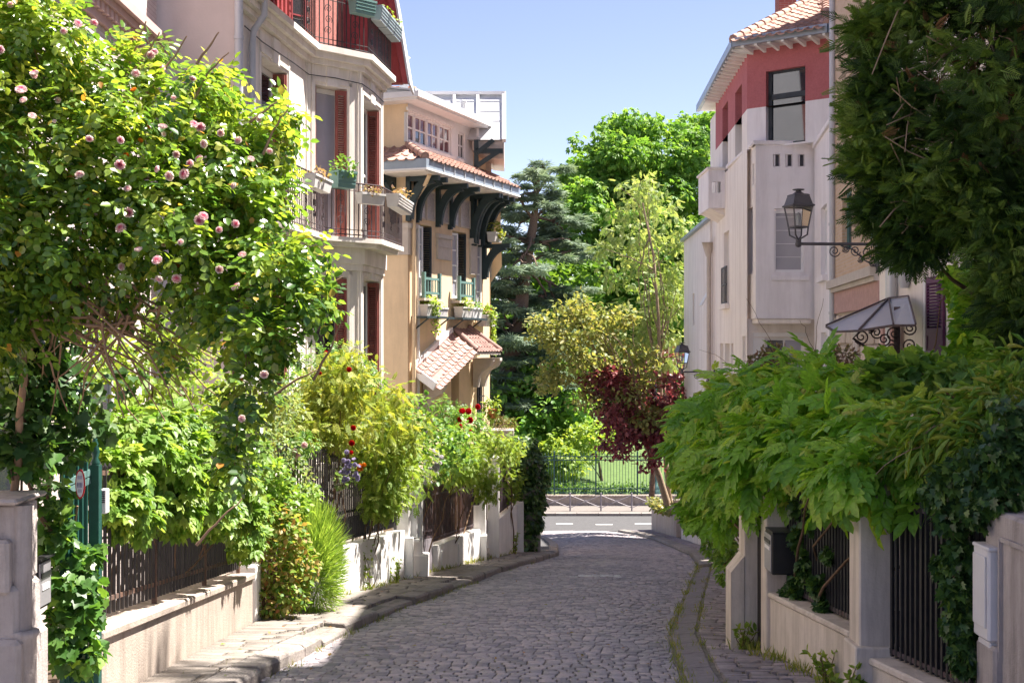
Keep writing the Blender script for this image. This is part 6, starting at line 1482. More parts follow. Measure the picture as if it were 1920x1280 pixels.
def foliage(parent, name, tmpl, mat_, pos, A, tint=None, npart=0, partname='leaf', key=None):
    """the 'npart' leaves that show largest become parts; the rest is one part of kind stuff"""
    n = len(pos); tint = rnd(n) if tint is None else np.clip(tint, 0, 1); tv, tf = TP[tmpl] if isinstance(tmpl, str) else tmpl
    mk = np.ones(n, bool); org = np.array(ORG[parent.name])
    if npart:
        px = 960 + pos[:, 0] / pos[:, 1] * F; py = 640 - (pos[:, 2] - CZ) / pos[:, 1] * F
        vis = (px > 5) & (px < 1915) & (py > 5) & (py < 1275)
        sz = np.linalg.norm(A[:, :, 0], axis=1) * (np.abs(A[:, 1, 2]) / np.linalg.norm(A[:, :, 2], axis=1) + .3)
        sc = np.where(vis, sz / pos[:, 1] ** 2.2, -1) if key is None else np.where(vis, key, -1)
        part = np.argsort(-sc)[:npart]; part = part[vis[part]]; mk[part] = False
        var = [instmesh(partname, tv, tf, np.zeros((1, 3)), np.eye(3)[None], mat_, np.array([(k + .5) / 5])) for k in range(5)]
        for i in part:
            put(partname, var[min(4, int(tint[i] * 5))], parent, Matrix([[*A[i, 0], pos[i, 0]], [*A[i, 1], pos[i, 1]], [*A[i, 2], pos[i, 2]], [0, 0, 0, 1]]))
    me = instmesh(name, tv, tf, pos[mk] - org, A[mk], mat_, tint[mk])
    o = bpy.data.objects.new(name, me); link(o, parent); return tag(o, kind='stuff')
def E(px, py, Y, rpx, rd=None, asp=1.0, wgt=1.0):      # ellipsoid from its pixel centre and radius
    r = rpx / F * Y; c = P(px, py, Y); return (c, (r, rd if rd else r, r * asp), wgt)
def branches(parent, name, base, tips, m, r0=.05, r1=.008, sag=.0, n=5, seg=7):
    mb = MB()
    for b, tp in tips:
        b, tp = Vector(b), Vector(tp); L = (tp - b).length; pts = []; side = Vector((R.gauss(0, 1), R.gauss(0, 1), R.gauss(0, .6))) * L * .07
        for i in range(seg + 1):
            u = i / seg; pts.append(b.lerp(tp, u) + side * math.sin(math.pi * u) + UP * (sag * L * math.sin(math.pi * u)) + Vector((R.gauss(0, .01), R.gauss(0, .01), R.gauss(0, .01))) * L)
        mb.tube(pts, [r0 + (r1 - r0) * (i / seg) ** .8 for i in range(seg + 1)], n)
    return mb.build(name, m, parent)
BLOOM = {}
def bloom(kind, m):
    if kind in BLOOM: return BLOOM[kind]
    parts = []; tv, tf = [], []
    tints = []
    rings = [(7, 1.0, .95, 0), (6, .8, 1.2, .4), (5, .55, 1.35, .8), (4, .3, 1.45, 1)] if kind != 'small' else [(5, 1, .7, .2), (4, .5, 1.2, .7)]
    for n, r, pit, ti in rings:
        for i in range(n):
            a = 2 * math.pi * i / n + ti; c, s = math.cos(a), math.sin(a); h = math.sin(pit) * .9
            V = []
            for (u, wv) in ((0.0, .12), (.55, .52), (1.0, .3)):
                rr = r * (math.cos(pit) * u + .5 * math.sin(math.pi * u * .9) * .55); z = h * u - .2
                for sd_ in (-1, 1): V.append((rr * c - sd_ * wv * r * s, rr * s + sd_ * wv * r * c, z))
            k = len(tv); tv += V; tf += [(k, k + 1, k + 3, k + 2), (k + 2, k + 3, k + 5, k + 4)]; tints += [ti, ti]
    mb = MB(); mb.raw(tv, tf, None, True); me = mb.mesh('rose_bloom', m)
    at = me.attributes.new('tint', 'FLOAT', 'FACE'); at.data.foreach_set('value', np.array(tints, np.float32))
    BLOOM[kind] = me; return me
def blooms(parent, spots, kind, m, size, name='rose_bloom', face=None):
    me = bloom(kind, m)
    for p in spots:
        p = Vector(p); d = Vector((R.gauss(0, .5), -.9 + R.gauss(0, .3), R.gauss(.35, .45))).normalized() if face is None else Vector(face)
        q = d.to_track_quat('Z', 'Y').to_matrix().to_4x4(); s = size * R.uniform(.75, 1.2)
        put(name, me, parent, Matrix.Translation(p) @ q @ Matrix.Rotation(R.uniform(0, 6), 4, 'Z') @ Matrix.Scale(s, 4))

def bush(name, label, cat, base, ell, tmpl, mat_, size, n, group=None, npart=0, stems=6, stemmat='twig', r0=.02, sub=None, shell=.5, droop=.25, wander=.8, flat=.5, up=.0, sunny=.4, fname='foliage', partname='leaf'):
    t = thing(name, label, cat, base, group)
    el = subclumps(ell, sub[0], sub[1]) if sub else ell
    p, o = cloud(el, n, shell, up); A = leafset(p, o, size, wander, droop, flat, sunny)
    foliage(t, fname, tmpl, M[mat_] if isinstance(mat_, str) else mat_, p, A, None, npart, partname)
    if stems:
        tips = [(Vector(base) + Vector((R.gauss(0, .08), R.gauss(0, .08), 0)), Vector(el[R.randrange(len(el))][0])) for _ in range(stems)]
        branches(t, 'stems', base, tips, M[stemmat], r0, r0 * .25, .1)
    return t

# ================================================================== left side
# climbing rose
RY = 7.7
rose = thing('climbing_rose', 'huge climbing rose with pink and cream blooms arching from the garden wall over the pavement', 'rose', (-3.3, 8.3, g(8)))
rspec = [(60, 80, 7.6, 130), (185, 165, 7.9, 112), (50, 290, 7.5, 140), (210, 290, 7.6, 140), (350, 225, 8.0, 105), (400, 330, 7.9, 110), (300, 420, 7.6, 140), (110, 440, 7.5, 130), (440, 440, 7.8, 110), (500, 260, 8.2, 62), (535, 215, 8.3, 28), (470, 360, 8.0, 85), (520, 520, 7.6, 80), (580, 480, 7.7, 42), (590, 560, 7.5, 48), (470, 620, 7.5, 72), (390, 540, 7.7, 90), (520, 640, 7.4, 55), (470, 730, 7.3, 50), (450, 810, 7.3, 42), (445, 880, 7.25, 28), (210, 530, 7.8, 85, .55), (90, 540, 7.7, 100), (330, 640, 7.9, 55, .35), (20, 30, 7.7, 110), (270, 110, 8.1, 50), (420, 160, 8.3, 40), (400, 180, 8.2, 55), (-60, 200, 7.4, 160), (-60, 450, 7.4, 160), (-40, 620, 7.6, 120)]
ell = [E(s[0], s[1], s[2], s[3] * .92, .34 if s[3] > 60 else .2, 1, s[4] if len(s) > 4 else 1) for s in rspec]
p, o = cloud(ell, 6600, .2); A = leafset(p, o, .13, .8, .3, .55, .35)
tint = np.clip(.42 + gauss(len(p), .27) + .1 * (p[:, 2] - 2.2), 0, 1)
foliage(rose, 'foliage', 'rose', M['l_rose'], p, A, tint, 300)
# outer shoots with buds
tips = []; base = Vector((-3.2, 8.3, .4))
hubs = [P(60, 500, 7.9), P(160, 360, 7.9), P(300, 330, 7.9), P(420, 420, 7.9), P(440, 560, 7.7)]
for a, b in zip([base, hubs[0], hubs[1], hubs[2], hubs[3]], hubs): tips.append((a, b))
branches(rose, 'main_cane', base, tips, M['cane_bark'], .03, .018, .05, 7)
tips = []
for e in ell:
    hb = min(hubs, key=lambda h: (h - e[0]).length)
    tips.append((hb, e[0]))
for px, py in ((540, 205), (300, 60), (275, 40), (410, 60), (430, 100), (642, 600), (615, 470), (640, 520), (455, 935), (600, 690), (350, 70), (520, 190), (120, 20)): tips.append((P(px - R.uniform(30, 90), py + R.uniform(40, 120), 7.9), P(px, py, 7.9)))
for k in range(44): tips.append((P(R.uniform(20, 300), R.uniform(520, 620), 7.6), P(R.uniform(60, 420), R.uniform(620, 800), R.uniform(7.6, 8.4))))
OLD = leafmat('old_rose_leaf', [(.4, .16, .03), (.42, .28, .05), (.3, .3, .06)], .4)
p3, o3 = cloud(ell, 150, .75); foliage(rose, 'yellowed_leaves', 'oval', OLD, p3 + np.array([0, -.12, 0]), leafset(p3, o3 + [0, -.8, 0], .05))
branches(rose, 'canes', base, tips, M['cane_bark'], .011, .004, .06, 5, 8)
sp = []
fl = [(168, 258), (228, 262), (225, 310), (305, 240), (362, 235), (376, 240), (297, 318), (40, 172), (65, 140), (62, 142), (0, 95), (145, 46), (175, 45), (290, 100), (308, 130), (362, 145), (308, 562), (358, 308), (375, 300), (375, 412), (240, 398), (228, 430), (440, 420), (412, 432), (348, 328), (380, 408), (330, 525), (445, 540), (260, 470), (296, 490), (320, 330), (455, 785), (495, 700), (440, 350), (455, 480), (505, 285), (448, 265), (120, 60), (20, 10), (325, 185), (330, 290), (283, 105), (505, 690), (230, 500), (412, 505), (300, 520), (60, 220), (45, 190), (255, 140), (470, 300), (385, 270), (415, 250), (485, 225), (240, 355), (150, 330), (340, 455)]
def front(px, py):
    best = 9.0
    for s in rspec:
        r = s[3] * .92; q = ((px - s[0]) ** 2 + (py - s[1]) ** 2) / r ** 2
        if q < 1: best = min(best, s[2] - .36 * math.sqrt(1 - q))
    return (best if best < 9 else 7.7) - .07
for px, py in fl: sp.append(P(px, py, front(px, py) + R.uniform(-.03, .04)))
blooms(rose, sp[:30], 'rose', M['petal_pink'], .037); blooms(rose, sp[30:], 'pale', M['petal_pale'], .032)
sp = [P(R.uniform(20, 560), R.uniform(30, 520), 7.35 + R.uniform(0, .3)) for _ in range(60)]; sp = [q for q in sp if any(((q - e[0]).length < e[1][0] * 1.05) for e in ell)]
blooms(rose, sp, 'small', M['petal_pale'], .02, 'rose_bud')
sp = [P(R.uniform(60, 560), R.uniform(130, 560), 7.35 + R.uniform(0, .2)) for _ in range(26)]; sp = [q for q in sp if any(((q - e[0]).length < e[1][0]) for e in ell)]
blooms(rose, sp, 'small_o', M['petal_orange'], .024, 'faded_bloom')

# dark ivy on gate and pier
ivyL = thing('gate_ivy', 'broad leaved dark ivy hanging over the pier and swallowing the green gate', 'ivy', (-2.9, 8.8, g(8.8)))
isp = [(70, 610, 8.4, 90), (40, 700, 8.3, 85), (20, 800, 8.2, 75), (100, 740, 8.5, 75), (110, 830, 8.6, 55), (60, 850, 8.2, 50), (95, 930, 8.7, 34), (98, 1000, 8.7, 36), (120, 1080, 8.85, 46), (145, 1150, 8.9, 45), (150, 1220, 8.9, 45), (115, 1190, 8.8, 40), (100, 1010, 8.7, 30), (165, 1040, 9.0, 22), (160, 1110, 8.95, 36), (170, 790, 8.7, 40, .5), (230, 720, 8.6, 45, .35)]
ell = [E(s[0], s[1], s[2], s[3], .22, 1, s[4] if len(s) > 4 else 1) for s in isp]
p, o = cloud(ell, 2100, .35); A = leafset(p, o * [1, 1.6, 1] + [0, -.5, 0], .082, .7, .55, .25, .25)
dk = (p[:, 2] > Z(860, 8.5)) & (rnd(len(p)) > .25)  # upper leaves take a darker colour for the shade inside the ivy
foliage(ivyL, 'foliage', 'grape', M['l_ivyb'], p[~dk], A[~dk], np.clip(.35 + gauss(int((~dk).sum()), .3), 0, 1), 300)
foliage(ivyL, 'shaded_foliage', 'grape', M['l_ivy'], p[dk], A[dk])
branches(ivyL, 'stems', None, [(P(110, 1250, 8.9), P(100, 850, 8.7)), (P(130, 1260, 8.9), P(140, 950, 8.9)), (P(90, 1000, 8.6), P(40, 680, 8.4)), (P(60, 560, 8.3), P(40, 930, 8.2)), (P(20, 540, 8.3), P(20, 900, 8.1))], M['twig'], .02, .008)

# virginia creeper over the railings
cr = thing('virginia_creeper', 'bright green five fingered creeper pouring over the rusty railings', 'creeper', (-3.1, 12, g(12)))
csp = [(230, 945, 10.2, 44), (220, 880, 10.4, 60), (260, 830, 10.9, 60), (330, 820, 11.8, 60), (400, 830, 12.6, 60), (300, 900, 11.2, 80), (370, 920, 12.2, 80), (430, 900, 13.4, 60), (450, 960, 13.8, 45), (330, 955, 11.6, 50), (410, 965, 12.8, 40), (265, 965, 10.7, 40), (300, 790, 11.4, 40), (460, 1010, 14.4, 35), (470, 850, 14.2, 40)]
ell = [(Vector((min(X(s[0], s[2]), lw(s[2]) + .12), s[2], Z(s[1], s[2]))), (s[3] / F * s[2], .3, s[3] / F * s[2]), 1) for s in csp]
p, o = cloud(ell, 3000, .35); A = leafset(p, o + [.35, -.4, 0], .12, .7, .45, .45, .4)
foliage(cr, 'foliage', 'creeper', M['l_creeper'], p, A, None, 300)
branches(cr, 'stems', None, [(Vector((lw(y) - .4, y, g(y) + .6)), e[0]) for y, e in zip(np.linspace(9.8, 14.6, len(ell)), ell)], M['twig'], .012, .004)
# trailing sprig on the coping
# lit garden greenery seen through the arch under the rose
bush('laurel_bush', 'sunlit yellow green bush behind the creeper, seen under the arch of the rose', 'bush', (-4.2, 13.5, g(13)), [E(200, 740, 12.5, 95, .5), E(290, 700, 13, 90, .5), E(380, 730, 14, 80, .5), E(150, 650, 12.5, 80, .5), E(330, 620, 13.5, 70, .5), E(440, 780, 14.5, 60, .4)], 'oval', 'l_lime', .085, 2600, None, 0, 8)

# shrubs behind the fence
GB = 'flowering shrubs along the left gardens'
bush('silver_bush', 'grey green speckled bush between the creeper and the golden shrub', 'bush', (-3.1, 16.4, g(16)), [E(430, 765, 17, 55, .5), E(520, 760, 17.5, 50, .5), E(500, 840, 16.5, 60, .5), E(540, 900, 16.6, 50, .4), E(480, 920, 16.2, 40, .4)], 'oval_n', 'l_pale', .075, 2300, GB, 0, 6)
t = bush('golden_shrub', 'golden yellow feathery shrub rising above the black railings', 'shrub', (-3.2, 19.3, g(19)), [E(600, 770, 19, 80, .6), E(680, 760, 19.5, 85, .7), E(610, 795, 19.0, 58, .5), E(560, 800, 18.8, 44, .5), E(720, 800, 20.5, 60, .6), E(640, 720, 19.5, 60, .5)], 'ash', 'l_gold', .17, 2600, GB, 0, 7, sub=(26, .22), droop=.5)
blooms(t, [P(x, y, 18.2) for x, y in ((654, 693), (658, 848), (660, 830), (662, 802), (600, 700))], 'red', M['petal_red'], .05)
t = bush('lime_shrub', 'lime green shrub spilling through the black railings beside the stepped pier', 'shrub', (-2.5, 21, g(21)), [E(700, 860, 20.4, 46, .35), E(720, 840, 20.8, 60, .5), E(715, 925, 20.6, 34, .25), E(740, 900, 21.2, 50, .4), E(760, 860, 22, 50, .4), E(720, 780, 21.4, 50, .5)], 'ash', 'l_lime', .16, 2300, GB, 0, 6, sub=(24, .2), droop=.5)
t = bush('red_rose_bush', 'tall loose rose bush with scattered red blooms in front of the bay', 'rose bush', (-3.4, 21, g(21)), [E(620, 690, 21, 50, .4), E(580, 700, 21, 40, .4), E(660, 700, 21.5, 45, .4), E(690, 720, 22, 40, .4), E(631, 665, 21, 14, .2, 1.8), E(560, 740, 20.5, 45, .4)], 'rose', 'l_mid', .12, 900, GB, 0, 8)
blooms(t, [P(x, y, 20.5) for x, y in ((652, 695), (612, 661), (561, 711), (637, 731), (612, 741), (658, 868), (565, 805))], 'red', M['petal_red'], .055)
t = bush('white_flower_shrub', 'blue green shrub with white flower clusters above the stepped pier', 'shrub', (-1.9, 24, g(24)), [E(790, 800, 23.5, 50, .4), E(780, 860, 23, 40, .35), E(820, 860, 23.6, 50, .35), E(850, 830, 24.5, 40, .4), E(760, 780, 23.5, 40, .4)], 'oval', 'l_mid', .1, 1700, GB, 0, 6, sub=(16, .18))
blooms(t, [P(x + R.gauss(0, 7), y + R.gauss(0, 7), 22.6) for x, y in ((775, 868), (812, 848), (820, 880), (800, 900), (795, 872), (805, 880), (770, 880), (818, 862), (812, 890), (826, 874)) for _ in range(4)], 'small_w', M['petal_white'], .05, 'white_flower')
t = bush('overhang_shrub', 'pale green arching shrub hanging over the cane backed fence', 'shrub', (-1.5, 27, g(27)), [E(860, 860, 25.8, 40, .35), E(900, 860, 27, 42, .35), E(880, 880, 26, 36, .3), E(835, 870, 25.2, 30, .3), E(908, 915, 26.8, 20, .2), E(930, 850, 28.5, 40, .35), E(860, 850, 26.5, 40, .4), E(955, 840, 30, 26, .3)], 'ash', 'l_lime', .15, 2000, GB, 0, 6, sub=(22, .17), droop=.55)
t = bush('crimson_rose_bush', 'rose bush with a cluster of crimson blooms against the apricot villa', 'rose bush', (-1.6, 28, g(28)), [E(865, 800, 28, 40, .4), E(830, 800, 27.5, 30, .4), E(890, 800, 28.5, 30, .3), E(840, 770, 27.5, 26, .3)], 'rose', 'l_mid', .13, 700, GB, 0, 6)
blooms(t, [P(x, y, 27.3) for x, y in ((838, 785), (852, 797), (862, 787), (862, 799), (880, 788), (883, 806), (877, 771), (867, 772), (897, 762), (848, 800))], 'red', M['petal_red'], .085)
bush('yellow_creeper', 'light yellow green creeper trailing over the last white wall beside the ivy pier', 'creeper', (-.1, 32.6, g(32)), [E(955, 850, 32, 22, .2), E(962, 900, 32, 20, .2), E(960, 930, 32.2, 14, .15), E(940, 840, 32, 22, .3), E(915, 835, 31, 26, .3)], 'oval', 'l_lime', .12, 700, GB, 0, 3)
# feathery and variegated bushes on the pavement
t = thing('feathery_bush', 'soft light green feathery bush billowing over the pavement before the white wall', 'bush', (-2.75, 16.9, g(16.9) + .1))
c = Vector((X(592, 16.6), 16.6, g(16.5) + .74)); n = 9000; p = np.array(c) + sphere(n) * rnd(n)[:, None] ** .5 * np.array([.34, .42, .72]); o = nrm((p - np.array(c)) / np.array([.3, .35, .68]) ** 1.0 + np.array([0, 0, .35]))
p2 = p.copy(); A = frames(nrm(o + sphere(n) * .35 + [0, 0, .2]), sphere(n), .17 * (.6 + .8 * rnd(n)))
foliage(t, 'foliage', ([(0, .016, 0), (0, -.016, 0), (.55, -.02, .05), (1, 0, -.05), (.55, .02, .05)], [(0, 1, 2, 4), (4, 2, 3)]), M['l_feather'], p2, A)
branches(t, 'stems', None, [(Vector((-2.72, 16.6, g(16.6))), Vector(c) + Vector((R.gauss(0, .15), R.gauss(0, .15), R.uniform(-.2, .5)))) for _ in range(8)], M['twig'], .012, .004)
t = bush('variegated_bush', 'variegated yellow and rust leaved bush growing at the end of the low beige wall', 'bush', (-2.95, 15.7, g(15.7) + .1), [E(530, 1000, 15.6, 45, .25), E(520, 1060, 15.6, 50, .28), E(540, 1110, 15.6, 42, .25), E(510, 1130, 15.5, 32, .2), E(560, 1060, 15.8, 40, .25), E(510, 970, 15.8, 40, .3)], 'oval', 'l_varieg', .07, 2300, None, 120, 8)
# green climber on the railings between creeper and golden shrub
bush('fence_climber', 'mid green climber with small leaves filling the gap above the variegated bush', 'climber', (-3.0, 15.9, g(15.9)), [E(500, 900, 15.8, 45, .3), E(540, 950, 16, 40, .3), E(480, 960, 15.5, 40, .3), E(580, 930, 17.4, 22, .3)], 'oval', 'l_creeper', .075, 1700, None, 0, 5)
t = bush('lilac_flower_shrub', 'shrub tip with pale lilac flowers hanging on the black railings', 'shrub', (-2.7, 18.9, g(19)), [E(655, 885, 18.6, 20, .15), E(640, 900, 18.5, 16, .15)], 'oval', 'l_pale', .06, 160, GB, 0, 3)
blooms(t, [P(655 + R.gauss(0, 9), 880 + R.gauss(0, 13), 18.3) for _ in range(26)], 'small_l', M['petal_lilac'], .045, 'lilac_flower'); blooms(t, [P(674 + R.gauss(0, 4), 877 + R.gauss(0, 5), 18.4) for _ in range(6)], 'small_o', M['petal_orange'], .045, 'orange_flower')
t = bush('pink_rose_bush', 'low rose bush with pale pink blooms between the silver bush and the railings', 'rose bush', (-2.95, 17, g(17)), [E(570, 830, 17, 24, .2), E(555, 850, 17, 24, .2)], 'rose', 'l_mid', .1, 140, GB, 0, 3)
blooms(t, [P(x, y, 16.6) for x, y in ((572, 835), (556, 850), (560, 856), (553, 846))], 'pale', M['petal_pale'], .06)
# ivy pier at the corner
iv = thing('ivy_pier', 'corner pier wholly wrapped in dark glossy ivy at the end of the left pavement', 'ivy', (.5, 33.7, g(33.7)))
pc = MB(); pc.box(.3, 33.5, g(34) - .3, .75, 34.0, Z(860, 33.6)); pc.build('pier_core', M['conc_grey'], iv)
ell = [E(990, 870, 33.6, 34, .4, 1.0), E(992, 920, 33.5, 32, .4), E(992, 970, 33.5, 28, .38), E(985, 1015, 33.4, 22, .35), E(975, 900, 33.4, 22, .3), E(1010, 900, 33.8, 22, .3), E(985, 840, 33.8, 26, .4), E(1005, 945, 33.6, 20, .3), E(1005, 985, 33.5, 14, .2)]
p, o = cloud(ell, 3000, .55); A = leafset(p, o + [0, -.2, -.1], .11, .5, .7, .15, .2); foliage(iv, 'foliage', 'ivy', M['l_ivy'], p, A, None, 200)
# plants in the pot and trough
p, o = cloud([E(922, 765, 33.5, 16, .15, 1.3)], 160, .3); foliage(potT, 'plant', 'oval_n', M['l_lime'], p, leafset(p, o, .12), None, 0)
bush('trough_heather', 'rusty brown heather spilling from the stone trough under the terracotta pot', 'plant', P(935, 800, 33.4), [E(930, 795, 33.5, 26, .3, .6), E(955, 795, 33.5, 16, .25, .7), E(945, 825, 33.3, 14, .15, .9)], 'blade', leafmat('heather_leaf', [(.12, .09, .03), (.2, .14, .05), (.16, .18, .05)], .3), .1, 1000, None, 0, 3)

# ------------------------------------------------------------------ window boxes and balcony planters
def winbox(label, a, b, h, dep, m, leaf, n, size, tall, trail=0, fl=None, ribs=True, grp='window boxes', up=0.16):
    """trough from a to b (world points of its back bottom edge), going out by dep to the right of travel"""
    a, b = Vector(a), Vector(b); u = (b - a).normalized(); L = (b - a).length; nv = Vector((u.y, -u.x, 0)).normalized(); c = (a + b) / 2
    t = thing('window_box', label, 'window box', c, grp)
    mb = MB(); s = .82
    bt = [a + u * L * .04, b - u * L * .04, b - u * L * .04 + nv * dep * s, a + u * L * .04 + nv * dep * s]; tp = [a - u * .0 + UP * h - nv * dep * .08, b + UP * h - nv * dep * .08, b + UP * h + nv * dep, a + UP * h + nv * dep]
    mb.raw(bt + tp, [(0, 1, 2, 3), (0, 4, 5, 1), (1, 5, 6, 2), (2, 6, 7, 3), (3, 7, 4, 0)]); 
    for p_, q in ((tp[3], tp[2]), (tp[0], tp[3]), (tp[1], tp[2])): mb.bar(p_ - UP * .015, q - UP * .015, .02, .04)
    if ribs:
        for k in range(3): zz = h * (.25 + .22 * k); f_ = .82 + .18 * zz / h; mb.bar(a + u * L * .03 + nv * dep * (f_ + .015) + UP * zz, b - u * L * .03 + nv * dep * (f_ + .015) + UP * zz, .02, .016)
    mb.build('trough', m, t)
    mb = MB(); mb.face([v - UP * .03 for v in tp]); mb.build('soil', M['soil'], t)
    if n:
        q = c + UP * (h + tall * .4) + nv * dep * .45; rx = np.abs(np.array(u)) * L * .5 + np.abs(np.array(nv)) * dep * .55; rx[2] = tall
        p, o = cloud([(q, tuple(rx))], n, .2); 
        if trail:
            k = int(n * .7); p2 = np.array(q)[None] + np.stack([gauss(k, .05), gauss(k, .05), -rnd(k) ** 1.3 * trail], 1) + np.array(nv * dep * .6) + np.array(u) * (rnd(k)[:, None] - .3) * L * .3; p = np.concatenate([p, p2]); o = np.concatenate([o, sphere(k)])
        foliage(t, 'plants', 'oval', M[leaf] if isinstance(leaf, str) else leaf, p, leafset(p, o, size), None, 0)
    if fl: blooms(t, [c + UP * (h + tall * R.uniform(.2, .9)) + nv * dep * R.uniform(.2, .9) + u * L * R.uniform(-.45, .45) for _ in range(fl[1])], fl[2], M[fl[0]], .035, 'flower')
    return t
HT = leafmat('dry_heather_leaf', [(.3, .2, .12), (.38, .25, .2), (.2, .2, .06)], .3)
ob = offset([fm.p(1.0, 0, 0)[:2], PA1, PA2, PA3], .46); o0, o1, o2, o3 = [Vector((q[0], q[1], 0)) for q in ob]
winbox('grey planter on the lower balcony, half hidden by the rose', o0.lerp(o1, .42) + UP * 4.25, o0.lerp(o1, .82) + UP * 4.25, .22, .2, M['planter_w'], HT, 90, .07, .14, ribs=False)
winbox('green planter hung high at the balcony corner of the bay', o1.lerp(o2, .02) + UP * 4.42, o1.lerp(o2, .36) + UP * 4.42, .3, .26, M['planter_g'], 'l_mid', 130, .08, .2)
winbox('grey planter with dry heather hung low on the canted balcony side', o1.lerp(o2, .5) + UP * 4.18, o1.lerp(o2, .95) + UP * 4.18, .2, .18, M['planter_w'], HT, 120, .05, .1, ribs=False)
winbox('cream ribbed planter on the front side of the lower balcony', o2.lerp(o3, .2) + UP * 4.22, o2.lerp(o3, .9) + UP * 4.18, .24, .24, M['planter_w'], HT, 170, .06, .15)
winbox('cream ribbed planter with pinkish heather at the ground floor bay window', ff.p(.5, .2, 1.2 - 1.3), ff.p(1.9, .2, 1.2 - 1.3), .3, .26, M['planter_w'], HT, 260, .08, .24)
obu = [Vector((q[0], q[1], 0)) for q in offset([PA1, PA2, PA3, PA4], .2)]
for k, (a, b, lab, n) in enumerate(((obu[0].lerp(obu[1], .62), obu[1], 'grey green planter on the top balcony, nearest the eave gutter', 0), (obu[1].lerp(obu[2], .05), obu[1].lerp(obu[2], .34), 'grey green planter second from the eave gutter on the top balcony', 0), (obu[1].lerp(obu[2], .36), obu[1].lerp(obu[2], .65), 'grey green planter third along the top balcony front', 30), (obu[1].lerp(obu[2], .67), obu[1].lerp(obu[2], .98), 'grey green planter with a tuft of leaves at the far end of the top balcony', 70))):
    winbox(lab, a + UP * 7.72, b + UP * 7.72, .27, .22, M['planter_g'] if k == 0 else mat('planter_grey_%d' % k, (.33, .4, .42), .5, .06, 4), 'l_lime', n, .07, .15, grp='planters on the top balcony')
w0 = hB1[0]; w1 = hB1[1]
winbox('cream box on the left sill shelf of the apricot villa, trailing yellow green leaves', fB.p(w0[0] - .05, .08, 2.255), fB.p(w0[1] - .15, .08, 2.255), .27, .24, M['planter_w'], 'l_lime', 240, .07, .16, .75, None, False)
winbox('small pale box at the right end of the left sill shelf', fB.p(w0[1] - .05, .08, 2.255), fB.p(w0[1] + .4, .08, 2.255), .22, .2, M['planter_w'], 'l_lime', 20, .06, .08, 0, None, False)
winbox('cream box with green plants on the right sill shelf of the apricot villa', fB.p(w1[0] - .05, .08, 2.255), fB.p(w1[0] + .6, .08, 2.255), .27, .24, M['planter_w'], 'l_lime', 150, .07, .18, 0, None, False)
winbox('white framed box at the end of the right sill shelf', fB.p(w1[0] + .65, .08, 2.255), fB.p(w1[1] + .4, .08, 2.255), .26, .24, M['white_paint'], 'l_mid', 90, .07, .15, 0, None, False)
winbox('box with red geraniums and trailing leaves at the far corner of the apricot villa', fB.p(4.0, .1, 2.05), fB.p(4.75, .1, 2.05), .3, .26, M['planter_w'], 'l_lime', 260, .08, .2, 1.1, ('petal_red', 10, 'red'), False)
winbox('box of yellow green leaves high under the far brackets of the apricot villa', fB.p(4.35, .25, 4.3), fB.p(4.9, .25, 4.3), .25, .24, M['planter_w'], 'l_gold', 110, .08, .25, .3, None, False)
# ================================================================== right side plants
WS = [(1330, 800, 16.5, 60), (1300, 850, 18, 45), (1340, 840, 16, 60), (1380, 760, 15, 70), (1380, 850, 14.5, 75), (1380, 890, 14.2, 60), (1360, 945, 14.2, 27), (1440, 740, 13.5, 70), (1460, 820, 12.8, 85), (1450, 850, 12.6, 80), (1420, 920, 13.0, 46), (1520, 730, 12.5, 60), (1540, 800, 12, 80), (1520, 840, 11.6, 70), (1620, 760, 11.5, 60), (1610, 840, 11, 80), (1590, 870, 10.8, 52), (1560, 895, 10.9, 30), (1690, 820, 10.5, 70), (1680, 860, 10.2, 60), (1650, 910, 10.3, 19), (1720, 910, 9.9, 36), (1740, 945, 9.8, 19), (1760, 860, 9.8, 60), (1600, 720, 12.5, 45), (1490, 690, 14, 30), (1290, 790, 19, 32), (1310, 890, 17, 32), (1600, 880, 9.85, 40), (1640, 905, 9.8, 26), (1560, 900, 10.2, 30), (1305, 945, 17.5, 24), (1295, 890, 18, 28), (1345, 960, 15.5, 26)]
wis = thing('wisteria', 'bright green wisteria in long pinnate sprays tumbling over the piers and barred panels', 'wisteria', (3.2, 12.6, g(12.6)))
ell = [E(s[0], s[1], s[2], s[3], .4 if s[3] > 40 else .22) for s in WS]
p, o = cloud(ell, 2700, .22, .1); A = leafset(p, o + [-.2, -.35, .1], .3, .8, .6, .5, .3) * (.55 + .6 * rnd(2700))[:, None, None]
foliage(wis, 'foliage', 'wist', M['l_wist'], p, A, np.clip(.45 + gauss(len(p), .25), 0, 1), 300)
p, o = cloud(ell, 1100, .7, .2); foliage(wis, 'young_shoots', 'wist', leafmat('young_wisteria_leaf', [(.2, .4, .05), (.32, .5, .08), (.4, .42, .1)], .42), p, leafset(p, o + [-.1, -.5, .25], .17, .9, .2, .5, .3))
branches(wis, 'stems', None, [(Vector((3.1 + R.gauss(0, .1), 12.6, -1.2)), e[0]) for e in ell], M['twig'], .022, .006, .06)
tips = []
for (x0, y0, x1, y1, Y) in ((1480, 700, 1400, 560, 14), (1530, 700, 1545, 560, 13.5), (1400, 720, 1310, 655, 16), (1380, 740, 1290, 700, 17), (1560, 700, 1600, 640, 13), (1350, 800, 1270, 770, 18), (1850, 760, 1700, 850, 9.6), (1540, 690, 1500, 600, 13.4)): branches(wis, 'tendril', None, [(P(x0, y0, Y), P(x1, y1, Y))], M['twig'], .005, .002, .12, 4, 9)
